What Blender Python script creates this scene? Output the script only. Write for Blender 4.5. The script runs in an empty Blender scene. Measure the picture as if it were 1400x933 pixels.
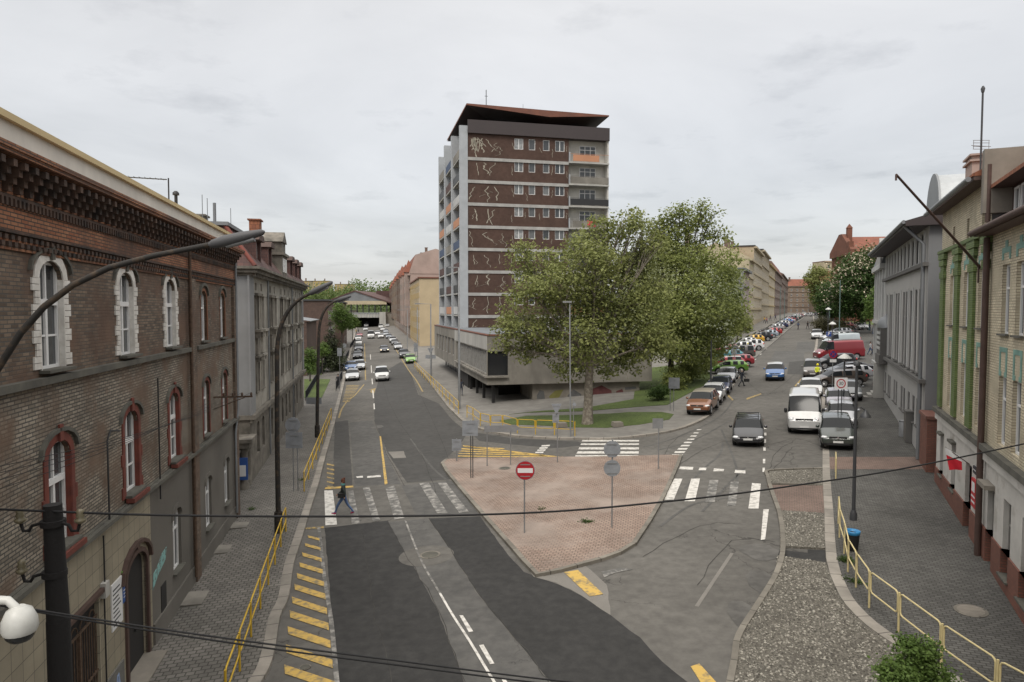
import bpy, bmesh, math, random
from mathutils import Vector, Matrix
R = math.radians
random.seed(7)
SC = bpy.context.scene
COL = SC.collection
# ---------------------------------------------------------------- camera, sky, sun, exposure
CAMZ, FPX, TILT = 9.6, 933.0, math.atan(42.5 / 933)
cam = bpy.data.objects.new('camera', bpy.data.cameras.new('camera'))
COL.objects.link(cam)
cam.location = (0, 0, CAMZ)
cam.rotation_euler = (R(90) - TILT, 0, 0)
cam.data.lens = 24.0
cam.data.sensor_width = 36.0
cam.data.clip_start = 0.1
cam.data.clip_end = 6000
SC.camera = cam
world = bpy.data.worlds.new('World')
SC.world = world
world.use_nodes = True
SUN_EL, SUN_AZ = 52, 200
def build_world():
    nt = world.node_tree; nd = nt.nodes; lk = nt.links
    nd.clear()
    out = nd.new('ShaderNodeOutputWorld'); bg = nd.new('ShaderNodeBackground')
    bg2 = nd.new('ShaderNodeBackground'); add = nd.new('ShaderNodeAddShader')
    sky = nd.new('ShaderNodeTexSky'); sky.sky_type = 'NISHITA'; sky.sun_disc = False
    sky.sun_elevation = R(SUN_EL); sky.sun_rotation = R(SUN_AZ)
    sky.air_density = 1.0; sky.dust_density = 3.0
    bg.inputs[1].default_value = 0.04
    lk.new(sky.outputs[0], bg.inputs[0])
    tc = nd.new('ShaderNodeTexCoord')
    sep = nd.new('ShaderNodeSeparateXYZ'); lk.new(tc.outputs['Generated'], sep.inputs[0])
    # overcast deck: brighter towards the zenith, soft streaked cloud pattern on a flat layer
    mz = nd.new('ShaderNodeMath'); mz.operation = 'MAXIMUM'; mz.inputs[1].default_value = 0.0
    lk.new(sep.outputs[2], mz.inputs[0])
    den = nd.new('ShaderNodeMath'); den.operation = 'ADD'; den.inputs[1].default_value = 0.10
    lk.new(mz.outputs[0], den.inputs[0])
    dx = nd.new('ShaderNodeMath'); dx.operation = 'DIVIDE'; dy = nd.new('ShaderNodeMath'); dy.operation = 'DIVIDE'
    lk.new(sep.outputs[0], dx.inputs[0]); lk.new(den.outputs[0], dx.inputs[1])
    lk.new(sep.outputs[1], dy.inputs[0]); lk.new(den.outputs[0], dy.inputs[1])
    cmb = nd.new('ShaderNodeCombineXYZ'); lk.new(dx.outputs[0], cmb.inputs[0]); lk.new(dy.outputs[0], cmb.inputs[1])
    n1 = nd.new('ShaderNodeTexNoise'); n1.inputs['Scale'].default_value = 0.55; n1.inputs['Detail'].default_value = 7
    n1.inputs['Roughness'].default_value = 0.55; n1.inputs['Distortion'].default_value = 0.6
    lk.new(cmb.outputs[0], n1.inputs['Vector'])
    n2 = nd.new('ShaderNodeTexNoise'); n2.inputs['Scale'].default_value = 1.5; n2.inputs['Detail'].default_value = 6
    n2.inputs['Roughness'].default_value = 0.6
    lk.new(cmb.outputs[0], n2.inputs['Vector'])
    r1 = nd.new('ShaderNodeMapRange'); r1.inputs[1].default_value = 0.3; r1.inputs[2].default_value = 0.7
    r1.inputs[3].default_value = 0.83; r1.inputs[4].default_value = 1.12
    lk.new(n1.outputs[0], r1.inputs[0])
    r2 = nd.new('ShaderNodeMapRange'); r2.inputs[1].default_value = 0.56; r2.inputs[2].default_value = 0.78
    r2.inputs[3].default_value = 1.0; r2.inputs[4].default_value = 0.70
    lk.new(n2.outputs[0], r2.inputs[0])
    mm = nd.new('ShaderNodeMath'); mm.operation = 'MULTIPLY'; lk.new(r1.outputs[0], mm.inputs[0]); lk.new(r2.outputs[0], mm.inputs[1])
    gr = nd.new('ShaderNodeMapRange'); gr.inputs[1].default_value = 0.0; gr.inputs[2].default_value = 1.0
    gr.inputs[3].default_value = 0.60; gr.inputs[4].default_value = 1.05
    lk.new(mz.outputs[0], gr.inputs[0])
    hi = nd.new('ShaderNodeMapRange'); hi.inputs[1].default_value = 0.45; hi.inputs[2].default_value = 1.0
    hi.inputs[3].default_value = 0.0; hi.inputs[4].default_value = 1.3
    lk.new(mz.outputs[0], hi.inputs[0])
    st = nd.new('ShaderNodeMath'); st.operation = 'MULTIPLY'; sm = nd.new('ShaderNodeMath'); sm.operation = 'ADD'; lk.new(gr.outputs[0], sm.inputs[0]); lk.new(hi.outputs[0], sm.inputs[1]); lk.new(sm.outputs[0], st.inputs[0]); lk.new(mm.outputs[0], st.inputs[1])
    cr = nd.new('ShaderNodeMix'); cr.data_type = 'RGBA'
    cr.inputs[6].default_value = (0.96, 0.955, 0.95, 1); cr.inputs[7].default_value = (1.0, 0.955, 0.88, 1)
    lk.new(mz.outputs[0], cr.inputs[0])
    lk.new(cr.outputs[2], bg2.inputs[0]); lk.new(st.outputs[0], bg2.inputs[1])
    lk.new(bg.outputs[0], add.inputs[0]); lk.new(bg2.outputs[0], add.inputs[1])
    lk.new(add.outputs[0], out.inputs[0])
build_world()
sl = bpy.data.lights.new('sun', 'SUN'); sl.energy = 1.5; sl.angle = R(18); sl.color = (1.0, 0.95, 0.87)
sun = bpy.data.objects.new('sun', sl); COL.objects.link(sun)
sun.location = (0, 0, 60)
sun.rotation_euler = (R(90 - SUN_EL), 0, R(180 - SUN_AZ))
SC.view_settings.view_transform = 'Standard'
SC.view_settings.look = 'None'
SC.view_settings.gamma = 1.0
SC.view_settings.exposure = 0.0
SC.cycles.max_bounces = 5
SC.cycles.diffuse_bounces = 3
SC.cycles.glossy_bounces = 3
SC.cycles.transparent_max_bounces = 6
SC.cycles.use_denoising = True
# ---------------------------------------------------------------- geometry of the ground and the camera rays
KN = [(-4, -4), (5, 5), (5.5, 5.45), (6, 5.8), (7, 6.35), (8, 6.75), (10, 7.2), (14, 7.5), (22, 7.6)]
def pv(x, y): return 0.052 * x + 0.0156 * y
def zg(x, y):
    p = pv(x, y)
    if p <= KN[0][0]: return KN[0][1]
    for (a, za), (b, zb) in zip(KN, KN[1:]):
        if p <= b: return za + (zb - za) * (p - a) / (b - a)
    return KN[-1][1]
def ray(px, py):
    u = (px - 700) / FPX; v = (466.5 - py) / FPX
    c, s = math.cos(TILT), math.sin(TILT)
    return Vector((u, c + v * s, -s + v * c))
def G(px, py, off=0.0):
    """ground point (x, y) seen at a pixel of the 1400x933 photograph"""
    d = ray(px, py)
    a, b = 3.0, 900.0
    f = lambda t: CAMZ + d.z * t - zg(d.x * t, d.y * t) - off
    if f(b) > 0: return (d.x * b, d.y * b)
    t = a
    while f(t) > 0 and t < b: t *= 1.02
    lo, hi = t / 1.02, t
    for _ in range(30):
        m = (lo + hi) / 2
        if f(m) > 0: lo = m
        else: hi = m
    return (d.x * hi, d.y * hi)
def AT(px, py, Y):
    d = ray(px, py); t = Y / d.y
    return Vector((d.x * t, Y, CAMZ + d.z * t))
# ---------------------------------------------------------------- materials
def mat(name, col, rough=0.8, metal=0.0, col2=None, scale=3.0, detail=4, bump=0.0, bscale=None, dirt=0.0, dscale=0.35,
        kind=None, emis=None, coat=0.0, spec=0.5, coord='Object', **kw):
    m = bpy.data.materials.new(name); m.use_nodes = True
    nt = m.node_tree; nd = nt.nodes; lk = nt.links
    b = nd['Principled BSDF']
    b.inputs['Roughness'].default_value = rough; b.inputs['Metallic'].default_value = metal
    b.inputs['Specular IOR Level'].default_value = spec
    if coat: b.inputs['Coat Weight'].default_value = coat; b.inputs['Coat Roughness'].default_value = 0.08
    rgba = lambda c: (c[0], c[1], c[2], 1)
    b.inputs['Base Color'].default_value = rgba(col)
    if emis: b.inputs['Emission Color'].default_value = rgba(col); b.inputs['Emission Strength'].default_value = emis
    tc = nd.new('ShaderNodeTexCoord')
    out = None; hgt = None
    if kind == 'brick':
        mp = nd.new('ShaderNodeMapping'); lk.new(tc.outputs['UV'], mp.inputs[0])
        mp.inputs['Rotation'].default_value = (0, 0, R(kw.get('rot', 0)))
        t = nd.new('ShaderNodeTexBrick'); lk.new(mp.outputs[0], t.inputs[0])
        t.inputs['Scale'].default_value = 1.0
        t.inputs['Brick Width'].default_value = kw.get('bw', 0.27); t.inputs['Row Height'].default_value = kw.get('bh', 0.085)
        t.inputs['Mortar Size'].default_value = kw.get('ms', 0.012); t.inputs['Mortar Smooth'].default_value = 0.2
        t.inputs['Bias'].default_value = kw.get('bias', 0.0)
        t.offset = kw.get('offset', 0.5)
        t.inputs['Color1'].default_value = rgba(col); t.inputs['Color2'].default_value = rgba(col2 or col)
        t.inputs['Mortar'].default_value = rgba(kw.get('mortar', (0.2, 0.19, 0.17)))
        out = t.outputs['Color']; hgt = t.outputs['Fac']
        if kw.get('col3'):
            n = nd.new('ShaderNodeTexNoise'); lk.new(mp.outputs[0], n.inputs['Vector'])
            n.inputs['Scale'].default_value = kw.get('c3scale', 0.5); n.inputs['Detail'].default_value = 6; n.inputs['Roughness'].default_value = .65
            rr = nd.new('ShaderNodeMapRange'); rr.inputs[1].default_value = 0.45; rr.inputs[2].default_value = 0.62
            lk.new(n.outputs[0], rr.inputs[0])
            mx = nd.new('ShaderNodeMix'); mx.data_type = 'RGBA'; lk.new(rr.outputs[0], mx.inputs[0])
            lk.new(out, mx.inputs[6]); mx.inputs[7].default_value = rgba(kw['col3']); mx.blend_type = kw.get('blend3', 'MIX')
            out = mx.outputs[2]
    elif col2 is not None:
        n = nd.new('ShaderNodeTexNoise'); lk.new(tc.outputs[coord], n.inputs['Vector'])
        n.inputs['Scale'].default_value = scale; n.inputs['Detail'].default_value = detail; n.inputs['Roughness'].default_value = 0.6
        rr = nd.new('ShaderNodeMapRange'); rr.inputs[1].default_value = kw.get('lo', 0.35); rr.inputs[2].default_value = kw.get('hi', 0.65)
        lk.new(n.outputs[0], rr.inputs[0])
        mx = nd.new('ShaderNodeMix'); mx.data_type = 'RGBA'; lk.new(rr.outputs[0], mx.inputs[0])
        mx.inputs[6].default_value = rgba(col); mx.inputs[7].default_value = rgba(col2)
        out = mx.outputs[2]
    if dirt:
        n = nd.new('ShaderNodeTexNoise'); n.inputs['Scale'].default_value = dscale; n.inputs['Detail'].default_value = 8; n.inputs['Roughness'].default_value = 0.68
        if kw.get('streak'):
            mp2 = nd.new('ShaderNodeMapping'); lk.new(tc.outputs['Object'], mp2.inputs[0]); mp2.inputs['Scale'].default_value = (1, 1, kw['streak'])
            lk.new(mp2.outputs[0], n.inputs['Vector'])
        else: lk.new(tc.outputs['Object'], n.inputs['Vector'])
        rr = nd.new('ShaderNodeMapRange'); rr.inputs[1].default_value = 0.35; rr.inputs[2].default_value = 0.68
        rr.inputs[3].default_value = 1.0; rr.inputs[4].default_value = 1.0 - dirt
        lk.new(n.outputs[0], rr.inputs[0])
        mx = nd.new('ShaderNodeMix'); mx.data_type = 'RGBA'; mx.blend_type = 'MULTIPLY'; mx.inputs[0].default_value = 1.0
        if out is not None: lk.new(out, mx.inputs[6])
        else: mx.inputs[6].default_value = rgba(col)
        lk.new(rr.outputs[0], mx.inputs[7])
        out = mx.outputs[2]
    if kw.get('cracks'):
        v = nd.new('ShaderNodeTexVoronoi'); v.feature = 'DISTANCE_TO_EDGE'; v.inputs['Scale'].default_value = kw['cracks']
        nz = nd.new('ShaderNodeTexNoise'); nz.inputs['Scale'].default_value = 0.9; nz.inputs['Detail'].default_value = 5
        lk.new(tc.outputs['Object'], nz.inputs['Vector'])
        av = nd.new('ShaderNodeVectorMath'); av.operation = 'MULTIPLY_ADD'; av.inputs[1].default_value = (2.2, 2.2, 0)
        lk.new(nz.outputs['Color'], av.inputs[0]); lk.new(tc.outputs['Object'], av.inputs[2])
        fl = nd.new('ShaderNodeVectorMath'); fl.operation = 'MULTIPLY'; fl.inputs[1].default_value = (1, 1, 0); lk.new(av.outputs[0], fl.inputs[0])
        lk.new(fl.outputs[0], v.inputs['Vector'])
        n3 = nd.new('ShaderNodeTexNoise'); n3.inputs['Scale'].default_value = 0.13; lk.new(tc.outputs['Object'], n3.inputs['Vector'])
        th = nd.new('ShaderNodeMapRange'); th.inputs[1].default_value = 0.46; th.inputs[2].default_value = 0.6
        th.inputs[3].default_value = 0.0; th.inputs[4].default_value = kw.get('cw', 0.012); lk.new(n3.outputs[0], th.inputs[0])
        ls = nd.new('ShaderNodeMath'); ls.operation = 'LESS_THAN'; lk.new(v.outputs['Distance'], ls.inputs[0]); lk.new(th.outputs[0], ls.inputs[1])
        mx = nd.new('ShaderNodeMix'); mx.data_type = 'RGBA'; mx.blend_type = 'MULTIPLY'; lk.new(ls.outputs[0], mx.inputs[0])
        if out is not None: lk.new(out, mx.inputs[6])
        else: mx.inputs[6].default_value = rgba(col)
        mx.inputs[7].default_value = (0.6, 0.6, 0.6, 1)
        out = mx.outputs[2]
    if kw.get('rand'):
        oi = nd.new('ShaderNodeObjectInfo')
        mx = nd.new('ShaderNodeMix'); mx.data_type = 'RGBA'
        pw = nd.new('ShaderNodeMath'); pw.operation = 'POWER'; pw.inputs[1].default_value = kw.get('rpow', 1.0); lk.new(oi.outputs['Random'], pw.inputs[0])
        lk.new(pw.outputs[0], mx.inputs[0])
        if out is not None: lk.new(out, mx.inputs[6])
        else: mx.inputs[6].default_value = rgba(col)
        mx.inputs[7].default_value = rgba(kw['rand'])
        out = mx.outputs[2]
    if out is not None: lk.new(out, b.inputs['Base Color'])
    if bump:
        bp = nd.new('ShaderNodeBump'); bp.inputs['Strength'].default_value = bump; bp.inputs['Distance'].default_value = kw.get('bd', 0.02)
        if hgt is not None:
            inv = nd.new('ShaderNodeMath'); inv.operation = 'SUBTRACT'; inv.inputs[0].default_value = 1.0; lk.new(hgt, inv.inputs[1])
            lk.new(inv.outputs[0], bp.inputs['Height'])
        else:
            n = nd.new('ShaderNodeTexNoise'); n.inputs['Scale'].default_value = bscale or scale * 3; n.inputs['Detail'].default_value = 5
            lk.new(tc.outputs[coord], n.inputs['Vector']); lk.new(n.outputs[0], bp.inputs['Height'])
        lk.new(bp.outputs[0], b.inputs['Normal'])
    return m
M = {}
M['asphalt'] = mat('asphalt', (0.105, 0.099, 0.09), 0.92, spec=.3, col2=(0.155, 0.147, 0.133), scale=2.6, detail=14, lo=.3, hi=.7, dirt=0.35, dscale=0.16, bump=0.25, bscale=60, cracks=0.22, cw=0.006)
M['asphalt_dark'] = mat('asphalt_dark', (0.034, 0.0335, 0.033), 0.92, spec=.25, col2=(0.048, 0.047, 0.0455), scale=3, detail=14, lo=.36, hi=.64, dirt=0.25, dscale=0.25, bump=0.25, bscale=60)
M['asphalt_mid'] = mat('asphalt_mid', (0.075, 0.073, 0.069), 0.9, col2=(0.108, 0.104, 0.097), scale=2.6, detail=14, lo=.36, hi=.64, dirt=0.3, dscale=0.3, bump=0.25, bscale=60, cracks=0.35, cw=0.006)
M['asphalt_light'] = mat('asphalt_light', (0.17, 0.16, 0.143), 0.9, col2=(0.21, 0.195, 0.175), scale=40, dirt=0.25, dscale=0.5, bump=0.2, bscale=60)
M['asphalt_soft'] = mat('asphalt_soft', (0.055, 0.0535, 0.051), 0.92, spec=.3, col2=(0.078, 0.076, 0.072), scale=2.4, detail=14, lo=.3, hi=.7, dirt=0.2, dscale=0.4)
M['asphalt_damp'] = mat('asphalt_damp', (0.05, 0.047, 0.042), 0.8, col2=(0.11, 0.104, 0.095), scale=1.6, detail=12)
M['crack_seal'] = mat('crack_seal', (0.04, 0.039, 0.037), 1.0, spec=.05, col2=(0.075, 0.072, 0.067), scale=1.3, detail=6)
M['paving'] = mat('paving', (0.095, 0.093, 0.087), 0.88, spec=.3, col2=(0.145, 0.141, 0.132), kind='brick', bw=0.22, bh=0.12, ms=0.016, mortar=(0.06, 0.057, 0.05), rot=22, dirt=0.42, dscale=0.3, bump=0.5, bd=0.01)
M['paving_left'] = mat('paving_left', (0.15, 0.14, 0.125), 0.85, col2=(0.21, 0.195, 0.175), kind='brick', bw=0.24, bh=0.2, ms=0.02, mortar=(0.07, 0.066, 0.055), rot=-12, dirt=0.4, dscale=0.4, bump=0.5, bd=0.01)
M['paving_red'] = mat('paving_red', (0.27, 0.19, 0.15), 0.85, col2=(0.33, 0.245, 0.195), kind='brick', bw=0.2, bh=0.16, ms=0.018, mortar=(0.13, 0.10, 0.08), rot=12, dirt=0.4, dscale=0.35, bump=0.5, bd=0.01, col3=(0.31, 0.25, 0.21), c3scale=0.3)
M['paving_redgrey'] = mat('paving_redgrey', (0.19, 0.125, 0.10), 0.85, col2=(0.24, 0.16, 0.13), kind='brick', bw=0.2, bh=0.12, ms=0.016, mortar=(0.1, 0.085, 0.07), rot=22, dirt=0.4, dscale=0.5, bump=0.4, bd=0.01)
M['paving_far'] = mat('paving_far', (0.17, 0.16, 0.145), 0.9, col2=(0.22, 0.21, 0.19), scale=1.2, dirt=0.3, dscale=0.2)
M['kerb'] = mat('kerb', (0.24, 0.22, 0.19), 0.85, col2=(0.33, 0.30, 0.26), kind='brick', bw=1.0, bh=5.0, ms=0.02, mortar=(0.09, 0.08, 0.07), dirt=0.35, dscale=1.2)
M['kerb_dark'] = mat('kerb_dark', (0.16, 0.145, 0.12), 0.85, col2=(0.23, 0.21, 0.175), kind='brick', bw=1.0, bh=5.0, ms=0.02, mortar=(0.07, 0.06, 0.05), dirt=0.35, dscale=1.2)
M['gravel'] = mat('gravel', (0.10, 0.092, 0.075), 0.95, col2=(0.20, 0.185, 0.155), scale=16, detail=5, lo=0.42, hi=0.62, bump=1.0, bscale=14, bd=0.06, dirt=0.3, dscale=0.8)
M['grass'] = mat('grass', (0.055, 0.085, 0.018), 0.95, col2=(0.11, 0.15, 0.035), scale=6, detail=8, dirt=0.35, dscale=0.5, bump=0.8, bscale=30, bd=0.05)
M['earth'] = mat('earth', (0.10, 0.085, 0.06), 0.95, col2=(0.07, 0.09, 0.03), scale=2, detail=8)
M['white_paint'] = mat('white_paint', (0.58, 0.56, 0.52), 0.7, col2=(0.30, 0.285, 0.26), scale=5, detail=10, lo=0.47, hi=0.66, coord='Object')
M['white_worn'] = mat('white_worn', (0.33, 0.315, 0.29), 0.8, col2=(0.10, 0.097, 0.09), scale=3, detail=13, lo=0.33, hi=0.55)
M['yellow_paint'] = mat('yellow_paint', (0.50, 0.33, 0.08), 0.75, col2=(0.20, 0.16, 0.09), scale=5, detail=10, lo=0.46, hi=0.64)
M['yellow_worn'] = mat('yellow_worn', (0.36, 0.25, 0.08), 0.8, col2=(0.13, 0.12, 0.09), scale=7, detail=9, lo=0.46, hi=0.6)
# ---------------------------------------------------------------- mesh helpers
class MB:
    def __init__(s): s.v = []; s.f = []; s.m = []; s.sm = []; s.mi = 0; s.T = None
    def add(s, vs, fs, smooth=False):
        o = len(s.v)
        if s.T is not None: vs = [tuple(s.T @ Vector(v)) for v in vs]
        s.v += [tuple(v) for v in vs]
        for f in fs: s.f.append(tuple(i + o for i in f)); s.m.append(s.mi); s.sm.append(smooth)
        return s
    def box(s, x0, x1, y0, y1, z0, z1):
        return s.add([(x0,y0,z0),(x1,y0,z0),(x1,y1,z0),(x0,y1,z0),(x0,y0,z1),(x1,y0,z1),(x1,y1,z1),(x0,y1,z1)],
              [(0,3,2,1),(4,5,6,7),(0,1,5,4),(1,2,6,5),(2,3,7,6),(3,0,4,7)])
    def quad(s, a, b, c, d): return s.add([a, b, c, d], [(0, 1, 2, 3)])
    def prism(s, pts, lo, hi, axis='z', smooth=False):
        """polygon pts extruded along an axis; pts are the two other coordinates in xyz order"""
        n = len(pts)
        mk = {'z': lambda p, h: (p[0], p[1], h), 'y': lambda p, h: (p[0], h, p[1]), 'x': lambda p, h: (h, p[0], p[1])}[axis]
        vs = [mk(p, lo) for p in pts] + [mk(p, hi) for p in pts]
        s.add(vs, [tuple(range(n))[::-1], tuple(range(n, 2 * n))] + [(i, (i + 1) % n, n + (i + 1) % n, n + i) for i in range(n)])
        return s
    def tube(s, pts, r, n=8, caps=True, smooth=True):
        pts = [Vector(p) for p in pts]
        rs = r if isinstance(r, (list, tuple)) else [r] * len(pts)
        vs = []; fs = []
        up = None
        for i, p in enumerate(pts):
            t = (pts[min(i + 1, len(pts) - 1)] - pts[max(i - 1, 0)])
            t = t.normalized() if t.length > 1e-9 else Vector((0, 0, 1))
            if up is None:
                up = Vector((0, 0, 1)) if abs(t.z) < 0.9 else Vector((1, 0, 0))
            a = t.cross(up); a = a.normalized() if a.length > 1e-6 else Vector((1, 0, 0)); b = t.cross(a).normalized(); up = -b
            for k in range(n):
                an = 2 * math.pi * k / n
                vs.append(p + (a * math.cos(an) + b * math.sin(an)) * rs[i])
        for i in range(len(pts) - 1):
            for k in range(n):
                fs.append((i*n+k, i*n+(k+1)%n, (i+1)*n+(k+1)%n, (i+1)*n+k))
        s.add(vs, fs, smooth)
        if caps:
            m = len(pts) - 1
            s.add(vs[:n], [tuple(range(n))]); s.add(vs[m*n:], [tuple(range(n))[::-1]])
        return s
    def lathe(s, prof, n=16, c=(0, 0), smooth=True):
        vs = []; fs = []
        for r, z in prof:
            for k in range(n):
                a = 2 * math.pi * k / n; vs.append((c[0] + r * math.cos(a), c[1] + r * math.sin(a), z))
        for i in range(len(prof) - 1):
            for k in range(n): fs.append((i*n+k, i*n+(k+1)%n, (i+1)*n+(k+1)%n, (i+1)*n+k))
        s.add(vs, fs, smooth)
        s.add(vs[:n], [tuple(range(n))[::-1]]); s.add(vs[-n:], [tuple(range(n))])
        return s
    def mesh(s, name, mats):
        me = bpy.data.meshes.new(name)
        me.from_pydata(s.v, [], s.f)
        for m in (mats if isinstance(mats, (list, tuple)) else [mats]): me.materials.append(M[m] if isinstance(m, str) else m)
        me.polygons.foreach_set('material_index', s.m)
        me.polygons.foreach_set('use_smooth', s.sm)
        box_uv(me)
        me.update()
        return me
    def build(s, name, mats, parent=None, loc=None, rz=None):
        return link(name, s.mesh(name, mats), parent, loc, rz)
def box_uv(me):
    uv = me.uv_layers.new(name='UV')
    n = len(me.loops)
    buf = [0.0] * (2 * n)
    V = me.vertices
    for p in me.polygons:
        nx, ny, nz = p.normal
        if abs(nz) > 0.8:
            for li in p.loop_indices:
                c = V[me.loops[li].vertex_index].co; buf[2*li] = c.x; buf[2*li+1] = c.y
        else:
            l = math.hypot(nx, ny) or 1; tx, ty = -ny / l, nx / l
            for li in p.loop_indices:
                c = V[me.loops[li].vertex_index].co; buf[2*li] = c.x * tx + c.y * ty; buf[2*li+1] = c.z
    uv.data.foreach_set('uv', buf)
def link(name, me, parent=None, loc=None, rz=None):
    o = bpy.data.objects.new(name, me); COL.objects.link(o)
    if parent is not None: o.parent = parent
    if loc is not None: o.location = loc
    if rz is not None: o.rotation_euler = (0, 0, rz)
    return o
def tag(o, label, cat, group=None):
    o['label'] = label; o['category'] = cat
    if group: o['group'] = group
    return o
def thing(name, label, cat, loc=(0, 0, 0), rz=0.0, group=None):
    o = bpy.data.objects.new(name, None); COL.objects.link(o)
    o.location = loc; o.rotation_euler = (0, 0, rz); o.empty_display_size = 0.2
    return tag(o, label, cat, group)
def struct(o): o['kind'] = 'structure'; return o
def dup(root, loc=None, rz=None, label=None, group=None):
    r = root.copy(); COL.objects.link(r)
    if loc is not None: r.location = loc
    if rz is not None: r.rotation_euler = (0, 0, rz)
    if label: r['label'] = label
    if group: r['group'] = group
    for ch in list(root.children):
        c = ch.copy(); COL.objects.link(c); c.parent = r
        for g in list(ch.children):
            d = g.copy(); COL.objects.link(d); d.parent = c
    return r
def drape(name, polys, mats, off, skirt=0.0, kind=True, uvdir=None):
    """flat-lying sheet(s) following the ground, cut along the slope's break lines so that layers stay parallel"""
    bm = bmesh.new()
    for k, poly in enumerate(polys):
        vs = [bm.verts.new((x, y, 0)) for x, y in poly]
        f = bm.faces.new(vs); f.normal_update()
        if f.normal.z < 0: f.normal_flip()
    bmesh.ops.triangulate(bm, faces=[f for f in bm.faces if len(f.verts) > 4])
    nrm = Vector((0.052, 0.0156, 0))
    for p, _ in KN:
        co = nrm * (p / nrm.length_squared)
        bmesh.ops.bisect_plane(bm, geom=bm.verts[:] + bm.edges[:] + bm.faces[:], plane_co=co, plane_no=nrm, dist=1e-5)
    for v in bm.verts: v.co.z = zg(v.co.x, v.co.y) + off
    if skirt:
        be = [e for e in bm.edges if len(e.link_faces) == 1]
        for e in be:
            a, b = e.verts
            l = e.link_loops[0] if e.link_loops else None
            va, vb = (l.vert, l.link_loop_next.vert) if l else (a, b)
            c = bm.verts.new(vb.co - Vector((0, 0, skirt))); d = bm.verts.new(va.co - Vector((0, 0, skirt)))
            bm.faces.new((vb, va, d, c))
    me = bpy.data.meshes.new(name); bm.to_mesh(me); bm.free()
    for m in (mats if isinstance(mats, list) else [mats]): me.materials.append(M[m])
    box_uv(me)
    o = link(name, me)
    if kind: o['kind'] = 'structure'
    return o
def rag(poly, amp=.018, step=.45, seed=1):
    r_ = random.Random(seed); out = []
    for i, a in enumerate(poly):
        b = poly[(i + 1) % len(poly)]; L = math.hypot(b[0]-a[0], b[1]-a[1]); k = max(1, min(60, int(L / step)))
        for q in range(k): t = q / k; out.append((a[0] + (b[0]-a[0])*t + r_.uniform(-amp, amp), a[1] + (b[1]-a[1])*t + r_.uniform(-amp, amp)))
    return out
def P(*pts): return [G(x, y) for x, y in pts]
def offset_line(pts, w):
    out = []
    for i, p in enumerate(pts):
        a = Vector(pts[max(i - 1, 0)]); b = Vector(pts[min(i + 1, len(pts) - 1)])
        t = (b - a).normalized(); n = Vector((-t.y, t.x))
        out.append((p[0] + n.x * w, p[1] + n.y * w))
    return out
def smooth_line(pts, n=4):
    out = []
    for i in range(len(pts) - 1):
        p0 = Vector(pts[max(i-1, 0)]); p1 = Vector(pts[i]); p2 = Vector(pts[i+1]); p3 = Vector(pts[min(i+2, len(pts)-1)])
        for k in range(n):
            t = k / n
            out.append(tuple(0.5 * ((2*p1) + (p2-p0)*t + (2*p0-5*p1+4*p2-p3)*t*t + (3*p1-p0-3*p2+p3)*t**3)))
    out.append(tuple(pts[-1]))
    return out
def strip(name, pts, w, m, off, skirt=0.0, side=0.0):
    """ribbon along world points; side shifts it to the left of the walking direction"""
    a = offset_line(pts, side); b = offset_line(pts, side + w)
    polys = [[a[i], a[i+1], b[i+1], b[i]] for i in range(len(a) - 1)]
    bm_polys = polys
    bm = bmesh.new()
    A = [bm.verts.new((x, y, 0)) for x, y in a]; B = [bm.verts.new((x, y, 0)) for x, y in b]
    for i in range(len(a) - 1):
        f = bm.faces.new((A[i], A[i+1], B[i+1], B[i])); f.normal_update()
        if f.normal.z < 0: f.normal_flip()
    nrm = Vector((0.052, 0.0156, 0))
    uvl = bm.loops.layers.uv.new('UV')
    d = [0.0]
    for i in range(len(pts) - 1): d.append(d[-1] + (Vector(pts[i+1]) - Vector(pts[i])).length)
    pos = {}
    for i in range(len(a)): pos[A[i]] = (d[i], 0.5); pos[B[i]] = (d[i], 0.5 + w)
    for f in bm.faces:
        for l in f.loops: l[uvl].uv = pos[l.vert]
    for p, _ in KN:
        co = nrm * (p / nrm.length_squared)
        bmesh.ops.bisect_plane(bm, geom=bm.verts[:] + bm.edges[:] + bm.faces[:], plane_co=co, plane_no=nrm, dist=1e-5)
    for v in bm.verts: v.co.z = zg(v.co.x, v.co.y) + off
    if skirt:
        for e in [e for e in bm.edges if len(e.link_faces) == 1]:
            l = e.link_loops[0]; va, vb = l.vert, l.link_loop_next.vert
            ua, ub = l[uvl].uv.copy(), l.link_loop_next[uvl].uv.copy()
            c = bm.verts.new(vb.co - Vector((0, 0, skirt))); dd = bm.verts.new(va.co - Vector((0, 0, skirt)))
            f = bm.faces.new((vb, va, dd, c))
            for lp, u in zip(f.loops, (ub, ua, ua, ub)): lp[uvl].uv = u
    me = bpy.data.meshes.new(name); bm.to_mesh(me); bm.free()
    me.materials.append(M[m])
    o = link(name, me); o['kind'] = 'structure'
    return o
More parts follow.
